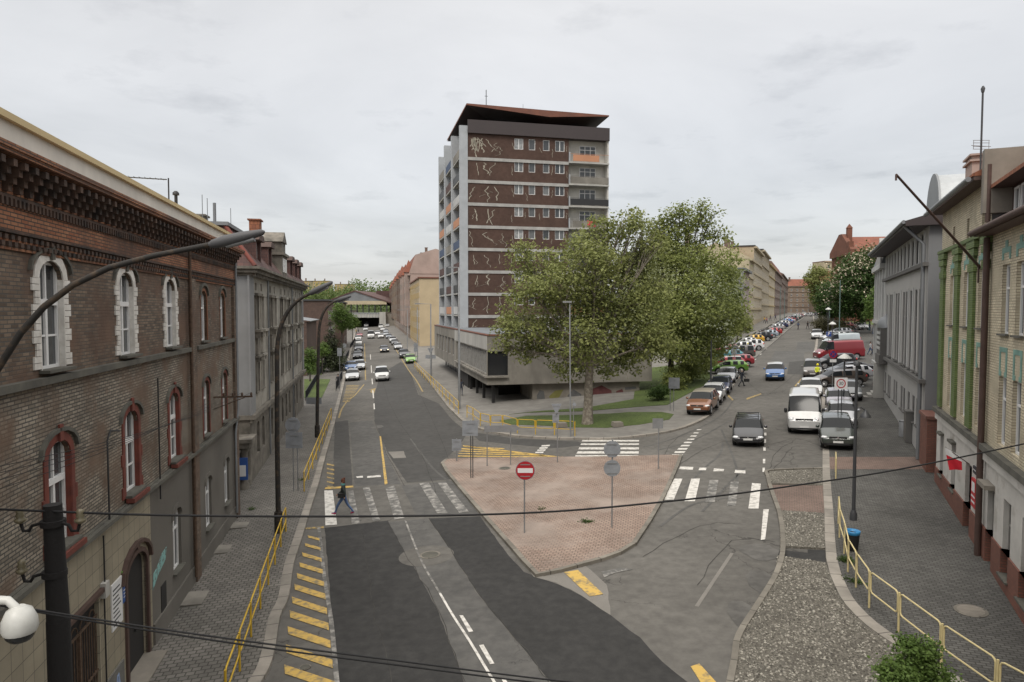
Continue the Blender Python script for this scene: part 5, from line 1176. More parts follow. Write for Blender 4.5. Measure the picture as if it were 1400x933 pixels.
# ---------------------------------------------------------------- simple but real houses further off
def row_house(name, label, fac, x0, x1, ztop, depth, wm, side, roof, rm, floors, cols, fm='frame_white', zbase=None, cat='building', styles='c2t', w=1.1, h=1.7, shop=True, bands=True, group=None, ridge=4.0, end='gable', chim=2, bay=()):
    b = Bld(name, label, cat, *fac, x0, group)
    zb = min(b.zb, zg(*(b.O + b.ux * x1))) - .5
    z0 = max(b.zb, zg(*(b.O + b.ux * x1))) + .4 if zbase is None else zbase
    fh = (ztop - .8 - z0) / floors
    n = 0
    for f in range(floors):
        for c in range(cols):
            xc = x0 + (x1 - x0) * (c + .5) / cols
            b.win(xc, z0 + f * fh + .55, w, min(h, fh - 1.0), styles, fm, 'glass_far', rec=.015)
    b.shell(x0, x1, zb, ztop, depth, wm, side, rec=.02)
    if bands:
        m = MB()
        for f in range(1, floors): m.box(x0, x1, -.3 if f in (1, floors - 1) else -.16, 0, z0 + f * fh, z0 + f * fh + .28)
        m.box(x0 - .1, x1 + .1, -.7, 0, ztop - .4, ztop + .05); b.part('cornice', m, side)
        for c in range(cols + 1): xc = x0 + (x1 - x0) * c / cols; m = MB(); m.box(max(x0, xc - .35), min(x1, xc + .35), -.03, 0, z0 + fh, ztop - .45); b.part('pilaster', m, wm)
    m = MB()
    if roof == 'gable': m.prism([(-.5, ztop), (-.5, ztop + .12), (depth / 2, ztop + ridge), (depth + .4, ztop + .12), (depth + .4, ztop)], x0 - .1, x1 + .1, 'x'); m.m[0] = m.m[1] = 1
    elif roof == 'mansard': m.prism([(-.4, ztop + .06), (1.4, ztop + ridge * .75), (depth / 2, ztop + ridge), (depth - 1.4, ztop + ridge * .75), (depth + .3, ztop + .06)], x0 - .1, x1 + .1, 'x'); m.m[0] = m.m[1] = 1
    elif roof == 'hip': 
        A = [(x0 - .3, -.5, ztop + .05), (x1 + .3, -.5, ztop + .05), (x1 + .3, depth + .3, ztop + .05), (x0 - .3, depth + .3, ztop + .05), (x0 + depth * .35, depth / 2, ztop + ridge), (x1 - depth * .35, depth / 2, ztop + ridge)]
        m.add(A, [(0, 1, 5, 4), (1, 2, 5), (2, 3, 4, 5), (3, 0, 4), (3, 2, 1, 0)])
    else: m.box(x0 - .2, x1 + .2, -.3, depth + .2, ztop + .06, ztop + .35)
    rf = b.part('roof', m, [rm, side])
    for k in range(chim):
        x = x0 + (x1 - x0) * (k + .6) / (chim + .2); m = MB(); m.box(x - .5, x + .5, depth * .35, depth * .35 + .7, ztop + .3, ztop + ridge + 1.1); m.box(x - .6, x + .6, depth * .35 - .1, depth * .35 + .8, ztop + ridge + 1.1, ztop + ridge + 1.25); b.part('chimney', m, 'render_brown', rf)
    for x in bay:
        m = MB(); m.box(x - 2, x + 2, -1.3, -.01, z0 + fh * .9, ztop + .6); v = b.part('bay', m, side)
        m = MB(); m.add([(x-2.3, -1.6, ztop+.6), (x+2.3, -1.6, ztop+.6), (x+2.3, 1.5, ztop+.6), (x-2.3, 1.5, ztop+.6), (x, -.2, ztop+4.2)], [(0, 1, 4), (1, 2, 4), (2, 3, 4), (3, 0, 4), (3, 2, 1, 0)]); m.build('bay_roof', 'roof_tile_far', v)
        for f in range(1, floors):
            fr, pn = wmesh(1.6, 1.7, 'c3', 'frame_grey', 'glass_dark'); o = link('window', fr, v, (x, -1.34, z0 + f * fh + .6))
            fr, pn = wmesh(.8, 1.7, 'c1t', 'frame_grey', 'glass_dark'); o = link('window', fr, v, (x + 2.03, -.7, z0 + f * fh + .6)); o.rotation_euler = (0, 0, R(90))
    b.emit()
    return b
CV = ((10.79, 0), (0.2058, -1)); WV = ((-14.4, 0), (0.438, 1))
c = row_house('apartment_house', 'plain cream apartment house with blank end wall and flat roof behind the tower', CV, -192, -156.2, 16.6, 13, 'render_cream', 'render_cream', 'flat', 'roof_rust', 5, 9, chim=0, bands=False, w=1.5, h=1.5)
for k in range(9): m = MB(); m.box(-192 + 4 * k + .4, -192 + 4 * k + 1.15, -.14, 0, 2.2, 15.8); c.part('facade_rib', m, 'render_ochre')
row_house('tenement_house', 'brown tenement with steep red hipped roof next to the cream apartment house', CV, -232, -192.2, 19.5, 14, 'render_brown2', 'render_pink', 'mansard', 'roof_tile_far', 5, 9, ridge=7, chim=2, bay=(-197, -215, -226))
row_house('tenement_house', 'darker brown tenement with red roof, second one up the left street', CV, -275, -232.2, 20.5, 14, 'render_brown', 'render_brown', 'gable', 'roof_tile_far', 5, 8, ridge=6.5, bay=(-238, -262))
row_house('tenement_house', 'sand coloured tenement with bay and red roof, third one up the left street', CV, -325, -275.2, 20.5, 14, 'render_brown2', 'render_brown2', 'gable', 'roof_tile_far', 5, 8, ridge=6, bay=(-282, -308))
row_house('tenement_house', 'last tenement before the railway bridge with small pointed red roof', CV, -372, -325.2, 20.0, 14, 'render_sand2', 'render_brown', 'hip', 'roof_tile_far', 5, 8, ridge=7, bay=(-330, -360))
# right street, left-hand side
row_house('town_house', 'pale green town house with grey roof half hidden behind the dark plane tree', WV, 108, 146, 16.5, 14, 'render_green', 'render_green', 'gable', 'roof_felt_grey', 3, 8, ridge=4)
g = row_house('town_house', 'narrow green house wing with little brown roof at the edge of the tree', WV, 146.2, 152, 13.2, 13, 'render_green', 'render_green', 'hip', 'roof_brown_metal', 3, 2, ridge=2, chim=0)
row_house('town_house', 'stone grey town house with blank grey side wall and flat cornice', WV, 158, 171, 18.2, 15, 'render_pink', 'render_greyside', 'flat', 'roof_felt_grey', 4, 4, ridge=1, chim=0)
row_house('town_house', 'sand coloured house with red hipped roof and big chimneys', WV, 171.2, 184, 21.3, 15, 'render_sand', 'render_sand', 'gable', 'roof_tile_far', 4, 4, ridge=4)
row_house('town_house', 'tall sand coloured tenement with heavy flat cornice on the right street', WV, 184.2, 215, 25.2, 16, 'render_sand', 'render_sand', 'flat', 'roof_felt', 6, 8, ridge=1)
row_house('town_house', 'tall ochre grey tenement beyond the heavy cornice house', WV, 215.2, 250, 26.8, 16, 'render_sand2', 'render_sand2', 'flat', 'roof_felt', 5, 8, ridge=1)
row_house('town_house', 'tenement with orange ground storey edge beyond the ochre one', WV, 250.2, 290, 25.0, 16, 'render_sand', 'render_ochre', 'mansard', 'roof_tile_far', 5, 8, ridge=1)
row_house('town_house', 'dark red gabled tenement under steep red roof far up the right street', WV, 292, 360, 25.0, 16, 'render_brown', 'render_brown', 'mansard', 'roof_tile_far', 5, 9, ridge=5)
row_house('town_house', 'dim brown tenement at the far left end of the right street', WV, 360.2, 450, 27.0, 16, 'render_brown', 'render_brown', 'gable', 'roof_tile_far', 5, 9, ridge=4)
row_house('town_house', 'faint brown house closing the view at the end of the right street', ((186, 470), (1, .0)), 0, 24, 26, 14, 'render_brown2', 'render_brown2', 'gable', 'roof_tile_far', 5, 6, ridge=5)
row_house('town_house', 'beige block of flats behind the pale green tree', ((196, 430), (1, .1)), 0, 32, 40, 14, 'render_sand', 'render_sand', 'flat', 'roof_tile_far', 8, 6, ridge=1)
row_house('town_house', 'lower red roofed house below the beige block of flats', ((168, 372), (1, .1)), 0, 30, 24, 12, 'render_brown2', 'render_brown2', 'hip', 'roof_tile_far', 4, 6, ridge=7)
def church():
    b = Bld('brick_church', 'red brick church with orange roof and slim pinnacle above the chestnut trees', 'church', (88.5, 178), (1, -.12), 0)
    m = MB(); m.box(0, 48, 0, 16, 4, 24.6); m.mi = 0; b.part('nave_wall', m, 'brick_church')
    m = MB(); m.prism([(-.5, 24.6), (8, 29.3), (16.5, 24.6)], .5, 48, 'x'); b.part('roof', m, 'roof_tile_far')
    m = MB(); m.prism([(0, 24), (0, 25.4), (7, 30), (9, 30), (16, 25.4), (16, 24)], -.6, .6, 'x'); m.box(-.7, .5, 1.0, 2.4, 4, 27.5); b.part('gable', m, 'brick_church')
    m = MB(); m.box(.3, 1.5, 5, 6.2, 26, 31.4); m.add([(.2, 4.9, 31.4), (1.6, 4.9, 31.4), (1.6, 6.3, 31.4), (.2, 6.3, 31.4), (.9, 5.6, 32.6)], [(0, 1, 4), (1, 2, 4), (2, 3, 4), (3, 0, 4)]); b.part('pinnacle', m, 'brick_church')
    m = MB(); m.box(0, 48, -.3, 0, 23.8, 24.6); b.part('cornice', m, 'render_sand2')
    for k in range(7):
        m = MB(); m.box(3 + k * 6.5, 4.2 + k * 6.5, -1.2, 0, 4, 22); m.box(3 + k * 6.5, 4.2 + k * 6.5, -2, -1.2, 4, 16); b.part('buttress', m, 'brick_church')
    for k in range(6):
        m = MB(); m.box(5.8 + k * 6.5, 7.6 + k * 6.5, -.05, 0, 9, 20); archband(m, 6.7 + k * 6.5, .01, 20, .01, .9, -.05, 0, 6); b.part('window', m, 'glass_dark')
church()
# ---------------------------------------------------------------- left side beyond the tenement: sheds, villa, station
row_house('brick_workshop', 'long flat roofed brown brick block behind the garden on the left', ((-35.5, 132), (-0.2058, 1)), 0, 24, 11.3, 40, 'brick_brown', 'brick_brown', 'flat', 'roof_felt', 3, 9, ridge=.6, chim=0, bands=False)
row_house('brick_workshop', 'low dark shed with grey sloping roof beside the tenement', ((-29.5, 98), (-0.2058, 1)), 0, 18, 7.9, 20, 'brick_brown', 'brick_brown', 'gable', 'zinc', 1, 4, ridge=1.6, chim=0, bands=False, styles='c1t')
row_house('brown_villa', 'brown brick house with white windows behind the dark conifer', ((-40, 162), (-0.2058, 1)), 0, 22, 11.2, 12, 'brick_brown', 'brick_brown', 'flat', 'roof_felt', 3, 5, ridge=.6, chim=0, bands=False)
def station():
    b = Bld('station_hall', 'railway platform hall with broad grey gable roof at the end of the left street', 'station', (-89, 330), (1, -.06), 0)
    W = 29
    m = MB(); m.prism([(-2, 13.3), (W / 2 - 1, 19.0), (W + 2, 13.3), (W + 2, 12.7), (W / 2 - 1, 18.4), (-2, 12.7)], -1, 90, 'y'); b.part('roof', m, 'roof_slate_red')
    m = MB(); m.prism([(0, 13.9), (W, 13.9), (W / 2 - 1, 18.6)], -.6, -.3, 'y'); b.part('gable', m, 'zinc')
    m = MB(); m.box(0, W, -.8, -.2, 12.2, 13.9); b.part('gable_band', m, 'render_sand')
    for k in range(11): m = MB(); m.box(k * W / 10 - .25, k * W / 10 + .25, -.5, 0, 7.5, 12.3); b.part('column', m, 'metal_dark')
    m = MB(); m.box(W * .55, W + 14, 30, 100, 12, 19.6); b.part('rear_hall', m, 'roof_slate_red')
    m = MB(); m.box(-20, W + 20, 4, 30, 1, 7.9); m.box(-8, 14, 2, 3, 7.9, 9.4); b.part('embankment', m, 'concrete_wall')
station()
def bridge():
    b = Bld('railway_bridge', 'grey steel railway bridge over the underpass at the end of the left street', 'bridge', (-76, 322), (1, -.06), 0)
    m = MB(); m.box(1, 14, -1, 10, 6.0, 8.0); m.mi = 1
    for k in range(10): m.box(1 + k * 1.35, 1.2 + k * 1.35, -1.25, -1, 6.0, 8.0)
    m.box(1, 14, -1.3, -1, 8.0, 8.3); b.part('girder', m, ['concrete_pale', 'zinc_pale'])
    m = MB(); m.box(-12, 1, -1, 12, 0, 7.9); b.part('abutment', m, 'brick_brown'); m = MB(); m.box(14, 17, -1.5, 12, 0, 8.6); b.part('abutment', m, 'concrete_pale'); m = MB(); m.box(17, 40, 1, 12, 0, 7.9); b.part('abutment', m, 'concrete_wall')
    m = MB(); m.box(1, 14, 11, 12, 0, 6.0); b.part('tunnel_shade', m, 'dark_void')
bridge()
for i, (px, w, z1, Y) in enumerate(((411, 14, 28, 560), (436, 22, 30, 700), (470, 20, 30, 760))):
    q = AT(px, 400, Y)
    row_house('far_apartment_block', ['pale yellow block of flats just right of the tenement roof', 'yellow block of flats on the wooded hill, the middle one', 'yellow block of flats on the wooded hill, nearest the station gable'][i], ((q.x - w / 2, Y), (1, 0)), 0, w, [33, 39, 38][i], 12, 'render_ochre', 'render_cream', 'flat', 'render_brown', 9, 5, ridge=1.5, bands=False, zbase=12)
# ---------------------------------------------------------------- vehicles
M['tyre'] = mat('tyre', (0.018, 0.018, 0.018), 0.85)
M['rim'] = mat('rim', (0.38, 0.38, 0.39), 0.35, metal=0.7)
M['car_glass'] = mat('car_glass', (0.014, 0.016, 0.018), 0.1, spec=0.2)
M['car_trim'] = mat('car_trim', (0.016, 0.016, 0.017), 0.55)
M['headlamp'] = mat('headlamp', (0.62, 0.63, 0.64), 0.1, coat=1.0)
M['taillamp'] = mat('taillamp', (0.42, 0.015, 0.015), 0.2, coat=1.0)
M['chrome'] = mat('chrome', (0.6, 0.6, 0.6), 0.2, metal=0.9)
M['plate'] = mat('plate', (0.62, 0.62, 0.60), 0.5)
M['lamp_on'] = mat('lamp_on', (1.0, 0.80, 0.52), 0.3, emis=2.0)
_paint = {}
def paint(c, metal=0.25):
    if c not in _paint:
        _paint[c] = mat('car_paint', c, 0.32, metal=metal if max(c) < .6 else 0.0, coat=0.8, dirt=0.12, dscale=2.0)
    return _paint[c]
KINDS = {
 #        L     W     H     zbf   zbr   znose xcowl xroofF xB    xC     xRoofR tail
 'hatch': dict(L=4.05, W=1.76, H=1.47, zbf=.98, zbr=1.02, zn=.78, xc=1.08, xf=.35, xb=-.25, xq=-1.05, xr=-1.55, deck=0),
 'suv':   dict(L=4.4, W=1.84, H=1.66, zbf=1.08, zbr=1.12, zn=.90, xc=1.12, xf=.42, xb=-.25, xq=-1.15, xr=-1.75, deck=0, clad=1),
 'sedan': dict(L=4.6, W=1.82, H=1.44, zbf=.95, zbr=1.0, zn=.74, xc=1.12, xf=.35, xb=-.3, xq=-1.0, xr=-1.15, deck=.62),
 'estate':dict(L=4.7, W=1.84, H=1.50, zbf=.97, zbr=1.0, zn=.76, xc=1.25, xf=.5, xb=-.2, xq=-1.1, xr=-1.9, deck=0),
 'mpv':   dict(L=4.35, W=1.8, H=1.8, zbf=1.08, zbr=1.1, zn=.92, xc=1.35, xf=.7, xb=-.05, xq=-1.0, xr=-1.9, deck=0),
 'van':   dict(L=5.6, W=2.05, H=2.42, zbf=1.35, zbr=1.45, zn=1.12, xc=2.1, xf=1.45, xb=.75, xq=-1.6, xr=-2.6, deck=0, cargo=1, clad=1),
 'smallvan': dict(L=5.0, W=1.95, H=2.0, zbf=1.2, zbr=1.25, zn=1.0, xc=1.85, xf=1.2, xb=.55, xq=-1.5, xr=-2.35, deck=0, cargo=1),
}
_car = {}
def car_kind(kind):
    if kind in _car: return _car[kind]
    k = KINDS[kind]; L, W, H = k['L'], k['W'], k['H']; hw = W / 2; zb = .24 if kind != 'van' else .3
    van = k.get('cargo'); tw = .80 if not van else .90
    S = []  # x, hw, zb, zm, zbelt, hr, zedge, zcen, tag
    S.append((-L/2, .86*hw, .36, .58, k['zbr']-.10, .74*hw, k['zbr']-.06, k['zbr']-.05, 'tail'))
    S.append((-L/2+.10, .97*hw, .27, .60, k['zbr'], .82*hw, k['zbr']+.05, k['zbr']+.07, 'deck0'))
    if k['deck']: S.append((-L/2+k['deck'], hw, zb, .62, k['zbr'], .80*hw, k['zbr']+.06, k['zbr']+.08, 'deck1'))
    xr = k['xr']
    S.append((xr, hw, zb, .62, k['zbr'], (tw-.04)*hw, H-.10, H-.04, 'roofR'))
    xq, xb = k['xq'], k['xb']
    if not k['deck']: S.append((xq-.06, hw, zb, .62, k['zbr']-.01, tw*hw, H-.07, H-.01, 'q0'))
    S.append((xq+.05, hw, zb, .62, k['zbr']-.01, tw*hw, H-.06, H, 'q1'))
    S.append((xb-.04, hw, zb, .62, (k['zbr']+k['zbf'])/2, tw*hw, H-.06, H, 'b0')); S.append((xb+.04, hw, zb, .62, (k['zbr']+k['zbf'])/2, tw*hw, H-.06, H, 'b1'))
    S.append((k['xf'], hw, zb, .62, k['zbf']+.01, (tw-.04)*hw, H-.10, H-.04, 'roofF'))
    S.append((k['xc'], .99*hw, zb, .62, k['zbf']-.02, .84*hw, k['zbf']+.03, k['zbf']+.07, 'cowl'))
    S.append((L/2-.32, .97*hw, .25, .60, k['zn']-.04, .74*hw, k['zn']+.02, k['zn']+.05, 'hood'))
    S.append((L/2-.08, .90*hw, .28, .55, k['zn']-.16, .70*hw, k['zn']-.11, k['zn']-.09, 'nose0'))
    S.append((L/2, .80*hw, .34, .50, k['zn']-.26, .66*hw, k['zn']-.22, k['zn']-.2, 'nose'))
    bm = bmesh.new(); rings = []
    cr = bm.edges.layers.float.new('crease_edge')
    for (x, w, z0, zm, zl, hr, ze, zc, tg) in S:
        half = [(w*.85, z0), (w*.985, z0+.14), (w, zm), (w*.985, zl), (hr, ze)]
        pts = [(0, z0)] + half + [(0, zc)] + [(-a, b) for a, b in half[::-1]]
        rings.append([bm.verts.new((x, a, b)) for a, b in pts])
    n = 12; names = [s[-1] for s in S]
    for i in range(len(S) - 1):
        a, b = names[i], names[i+1]
        for j in range(n):
            f = bm.faces.new((rings[i][j], rings[i+1][j], rings[i+1][(j+1) % n], rings[i][(j+1) % n])); f.smooth = True
            mi = 0
            if j in (5, 6):
                if (a, b) == ('roofF', 'cowl'): mi = 1
                elif b == 'roofR' and not van: mi = 2
                elif a not in ('tail', 'deck0', 'deck1', 'cowl', 'hood', 'nose0'): mi = 6
            if j in (4, 7):
                side = 3 if j == 4 else 4
                if (a, b) in (('b1', 'roofF'), ('roofF', 'cowl')): mi = side
                elif not van and (a, b) in (('q1', 'b0'), ('roofR', 'q0')): mi = side
                elif not van and kind in ('estate', 'mpv', 'suv') and (a, b) == ('deck0', 'roofR'): mi = 0
            if j in (0, 11): mi = 5
            if k.get('clad') and j in (1, 10): mi = 5
            f.material_index = mi
    for ring, rev in ((rings[0], False), (rings[-1], True)):
        for j in range(1, 5):
            q = (ring[j], ring[j+1], ring[n-j-1], ring[n-j])
            f = bm.faces.new(q if rev else q[::-1]); f.smooth = True
            if j == 1: f.material_index = 5
        for tri in ((ring[0], ring[1], ring[11]), (ring[5], ring[6], ring[7])):
            f = bm.faces.new(tri if rev else tri[::-1]); f.smooth = True
    for i in range(len(S) - 1):
        for j, c in ((4, .45), (8, .45), (5, .55), (7, .55)):
            e = bm.edges.get((rings[i][j], rings[i+1][j]))
            if e: e[cr] = c
    for nm in ('roofF', 'cowl', 'roofR'):
        if nm in names:
            r = rings[names.index(nm)]
            for j in (4, 5, 6, 7):
                e = bm.edges.get((r[j], r[(j+1) % n]))
                if e: e[cr] = .55
    for r in (rings[0], rings[-1]):
        for j in range(n):
            e = bm.edges.get((r[j], r[(j+1) % n]))
            if e: e[cr] = .35
    if van:
        for i in range(len(S)-1):
            for j in (5, 7):
                e = bm.edges.get((rings[i][j], rings[i+1][j])); e[cr] = .75
        for j in range(1, 11):
            e = bm.edges.get((rings[0][j], rings[0][(j+1) % n])); e[cr] = .8
    bmesh.ops.recalc_face_normals(bm, faces=bm.faces[:])
    me = bpy.data.meshes.new('body'); bm.to_mesh(me); bm.free()
    o = bpy.data.objects.new('tmp', me); COL.objects.link(o)
    for q in range(7): me.materials.append(M['car_trim'])
    md = o.modifiers.new('s', 'SUBSURF'); md.levels = 2; md.render_levels = 2
    wr = .33 if kind in ('hatch', 'sedan', 'estate', 'mpv') else .36 if kind != 'van' else .36
    xF = L/2 - (.82 if not van else .95); xR = -L/2 + (.82 if not van else 1.05)
    cb = bmesh.new()
    for x in (xF, xR):
        for sgn in (-1, 1):
            bmesh.ops.create_cone(cb, cap_ends=True, segments=24, radius1=wr+.07, radius2=wr+.07, depth=.34, matrix=Matrix.Translation((x, sgn * (hw - .13), wr + .01)) @ Matrix.Rotation(math.pi/2, 4, 'X'))
    cm = bpy.data.meshes.new('cut'); cb.to_mesh(cm); cb.free()
    co = bpy.data.objects.new('cut', cm); COL.objects.link(co)
    bo = o.modifiers.new('b', 'BOOLEAN'); bo.operation = 'DIFFERENCE'; bo.object = co; bo.solver = 'EXACT'
    dg = bpy.context.evaluated_depsgraph_get(); dg.update()
    ev = bpy.data.meshes.new_from_object(o.evaluated_get(dg))
    bpy.data.objects.remove(o); bpy.data.objects.remove(co)
    groups = {}
    V = [v.co.copy() for v in ev.vertices]
    for p in ev.polygons:
        c = p.center; mi = p.material_index
        for x in (xF, xR):
            if math.hypot(c.x - x, c.z - wr - .01) < wr + .065 and abs(c.y) > hw - .315 and abs(p.normal.y) > .9 and abs(c.y) < hw - .2: mi = 5
            elif abs(math.hypot(c.x - x, c.z - wr - .01) - wr - .07) < .012 and abs(c.y) > hw - .31 and abs(p.normal.y) < .3: mi = 5
        key = {1: 'windshield', 2: 'rear_window', 3: 'side_window', 4: 'side_window.'}.get(mi, 'body')
        groups.setdefault(key, []).append((p.vertices[:], {0: 0, 5: 1, 6: 2}.get(mi, 0)))
    parts = []
    for key, fs in groups.items():
        idx = {}; vs = []; ff = []; mm = []
        for vi, mi in fs:
            t = []
            for v in vi:
                if v not in idx: idx[v] = len(vs); vs.append(V[v])
                t.append(idx[v])
            ff.append(t); mm.append(mi)
        q = bpy.data.meshes.new(key.strip('.')); q.from_pydata(vs, [], ff)
        q.polygons.foreach_set('use_smooth', [True] * len(ff))
        if key == 'body':
            for m_ in ('car_trim', 'car_trim', 'car_trim'): q.materials.append(M[m_])
            q.polygons.foreach_set('material_index', mm)
        else: q.materials.append(M['car_glass'])
        q.update(); parts.append((key.strip('.'), q))
    # wheels
    t = MB(); T = Matrix.Rotation(math.pi/2, 4, 'X'); t.T = T
    t.lathe([(wr*.62, -.10), (wr*.9, -.11), (wr, -.07), (wr, .07), (wr*.9, .11), (wr*.62, .10)], 20)
    tm = t.mesh('wheel', 'tyre')
    r = MB(); r.T = T
    r.mi = 1; r.lathe([(wr*.63, -.09), (wr*.63, .09)], 20); r.mi = 0
    for q in range(7):
        a = 2*math.pi*q/7; c, s_ = math.cos(a), math.sin(a)
        for zz0, zz1 in ((-.115, -.09), (.09, .115)):
            r.prism([(c*.04 - s_*.045, s_*.04 + c*.045), (c*.04 + s_*.045, s_*.04 - c*.045), (c*wr*.63 + s_*.03, s_*wr*.63 - c*.03), (c*wr*.63 - s_*.03, s_*wr*.63 + c*.03)], zz0, zz1)
    r.lathe([(wr*.66, .085), (wr*.66, .112), (wr*.6, .112)], 20); r.lathe([(wr*.6, -.112), (wr*.66, -.112), (wr*.66, -.085)], 20)
    rm = r.mesh('rim', ['rim', 'car_trim'])
    def ell(c, rad, m_, name, n=10):
        e = MB(); prof = [(math.sin(math.pi*q/6), -math.cos(math.pi*q/6)) for q in range(1, 6)]
        e.lathe(prof, n); 
        e.v = [(c[0]+v[0]*rad[0], c[1]+v[1]*rad[1], c[2]+v[2]*rad[2]) for v in e.v]
        return (name, e.mesh(name, m_))
    zl = k['zn'] - .14; det = []
    for sg in (-1, 1):
        det.append(ell((L/2-.22, sg*hw*.74, zl), (.20, .21, .085 if not van else .15), 'headlamp', 'headlight'))
        if van: det.append(ell((-L/2+.03, sg*hw*.82, 1.1), (.06, .08, .22), 'taillamp', 'tail_light'))
        elif kind in ('mpv', 'suv', 'estate'): det.append(ell((-L/2+.15, sg*hw*.86, k['zbr']-.12), (.13, .13, .15), 'taillamp', 'tail_light'))
        else: det.append(ell((-L/2+.12, sg*hw*.78, k['zbr']-.13), (.12, .2, .09), 'taillamp', 'tail_light'))
        det.append(ell((k['xc']-.32, sg*(hw+.10), k['zbf']+.06), (.07, .11, .09 if not van else .18), None, 'mirror'))
    g = MB(); g.box(L/2-.16, L/2-.012, -hw*.5, hw*.5, zl-.07, zl+.05); det.append(('grille', g.mesh('grille', 'car_trim')))
    g = MB(); g.box(L/2-.14, L/2+.004, -hw*.62, hw*.62, .36, .46); det.append(('air_intake', g.mesh('air_intake', 'car_trim')))
    g = MB(); g.box(L/2-.05, L/2+.012, -.26, .26, .47, .58); det.append(('number_plate', g.mesh('number_plate', 'plate')))
    g = MB(); g.box(-L/2-.01, -L/2+.05, -.26, .26, .62, .73); det.append(('number_plate', g.mesh('number_plate', 'plate')))
    _car[kind] = (parts, (tm, rm), [(xF, hw-.12), (xR, hw-.12)], wr, det, L, W, H)
    return _car[kind]
_logo = {}
def add_car(kind, px, py, col, label, head, mode='f', roof=None, on=0.0, group=None, rack=False, lights=False, sc=1.0, cat=None, emblem=True, off=(0, 0)):
    parts, (tm, rm), wx, wr, det, L, W, H = car_kind(kind)
    h = Vector((head[0], head[1])).normalized()
    g = Vector(G(px, py, on))
    if mode == 'f': c = g - h * (L/2 - .15)
    elif mode == 'r': c = g + h * (L/2 - .15)
    else: c = g + Vector((0, 1)) * (W/2 * abs(h.x))
    c += Vector(off)
    z = zg(c.x, c.y) + on; e = .5; ah = Vector((-h.y, h.x))
    pitch = -math.asin(max(-.2, min(.2, (zg(c.x+h.x, c.y+h.y) - zg(c.x-h.x, c.y-h.y)) / 2)))
    roll = math.asin(max(-.2, min(.2, (zg(c.x+ah.x, c.y+ah.y) - zg(c.x-ah.x, c.y-ah.y)) / 2)))
    nm = {'van': 'delivery_van', 'smallvan': 'delivery_van', 'mpv': 'parked_van'}.get(kind, 'parked_car')
    if cat is None: cat = 'van' if 'van' in nm else 'car'
    t = thing(nm, label, cat, (c.x, c.y, z), 0, group); t.rotation_euler = (roll, pitch, math.atan2(h.y, h.x)); t.scale = (sc, sc, sc)
    pm = paint(col)
    for name, me in parts:
        o = link(name, me, t)
        if name == 'body':
            for i, m_ in enumerate((pm, M['car_trim'], paint(roof) if roof else pm)):
                o.material_slots[i].link = 'OBJECT'; o.material_slots[i].material = m_
    for x, y in wx:
        for sg in (-1, 1):
            w = link('wheel', tm, t, (x, sg*y, wr)); link('rim', rm, w)
    for name, me in det:
        if name == 'mirror' and not me.materials: me.materials.append(M['car_trim'])
        o = link(name, me, t)
        if name == 'mirror': o.material_slots[0].link = 'OBJECT'; o.material_slots[0].material = pm if not KINDS[kind].get('cargo') else M['car_trim']
        if name == 'headlight' and lights: o.material_slots[0].link = 'OBJECT'; o.material_slots[0].material = M['lamp_on']
    if rack:
        if 'rack' not in _logo:
            m = MB()
            for sg in (-1, 1): m.tube([(-1.7, sg*.62, H-.08), (-1.6, sg*.62, H-.02), (.4, sg*.62, H-.02), (.5, sg*.62, H-.08)], .02, 6)
            for x in (-1.2, .1): m.box(x-.04, x+.04, -.66, .66, H-.0, H+.04)
            _logo['rack'] = m.mesh('roof_rack', 'car_trim')
        link('roof_rack', _logo['rack'], t)
    if emblem:
        if 'em' not in _logo:
            m = MB(); m.prism([(0, -.07), (.06, 0), (0, .07), (-.06, 0)], 0, .012, 'x'); _logo['em'] = m.mesh('emblem', 'chrome')
        link('emblem', _logo['em'], t, (L/2 - .008, 0, KINDS[kind]['zn'] - .14))
    return t
HL = (0.2058, -1); HR = (-0.438, -1)
WH = (.58, .58, .57); SV = (.36, .37, .38); GY = (.12, .125, .13); BK = (.012, .012, .014); DB = (.02, .03, .09); RD = (.33, .015, .02); BL = (.03, .10, .34)
A = add_car
# --- left street
A('mpv', 523, 522, WH, 'white compact van driving towards the camera in the middle of the left street', HL)
A('sedan', 482, 521.5, (.46, .47, .48), 'silver saloon at the front of the cars parked on the left kerb', HL)
A('hatch', 480, 508.5, (.07, .13, .27), 'dull blue hatchback parked right behind the front silver saloon', HL)
A('estate', 489.5, 507, (.42, .44, .46), 'pale silver estate beside the dull blue hatchback', HL, off=(.2, 0))
A('sedan', 489, 491.5, (.02, .022, .03), 'black saloon parked just beyond the gap on the left kerb', HL)
A('suv', 490.5, 481.5, (.05, .055, .07), 'dark slate car parked directly behind the black saloon', HL)
A('hatch', 490.5, 472.5, WH, 'white hatchback parked behind the dark slate car', HL)
A('suv', 490, 466.5, (.5, .5, .48), 'off white tall car between the white hatchback and the red one', HL)
A('hatch', 492, 461, (.30, .03, .04), 'red hatchback at the far end of the left kerb row', HL)
A('sedan', 526, 482.5, (.02, .024, .04), 'dark blue black saloon driving towards the camera with its lamps lit', HL, lights=True)
A('hatch', 562.5, 497.5, (.19, .40, .07), 'bright lime green hatchback parked by the start of the yellow railing', HL)
A('suv', 553.5, 490.5, (.06, .062, .065), 'dark grey car parked beside the bright lime green hatchback', HL)
A('sedan', 545, 478.5, SV, 'silver saloon nearest the camera in the row along the cream apartment house', HL)
A('hatch', 540.5, 472.5, (.04, .042, .05), 'black hatchback behind the silver saloon by the cream house', HL)
A('suv', 537.5, 469, (.55, .56, .57), 'whitish car third in the row along the cream apartment house', HL)
A('hatch', 532, 463.5, (.13, .15, .18), 'slate grey car fourth in the row along the cream apartment house', HL)
A('hatch', 528, 460, (.3, .32, .34), 'small silver car fifth in the row along the cream apartment house', HL)
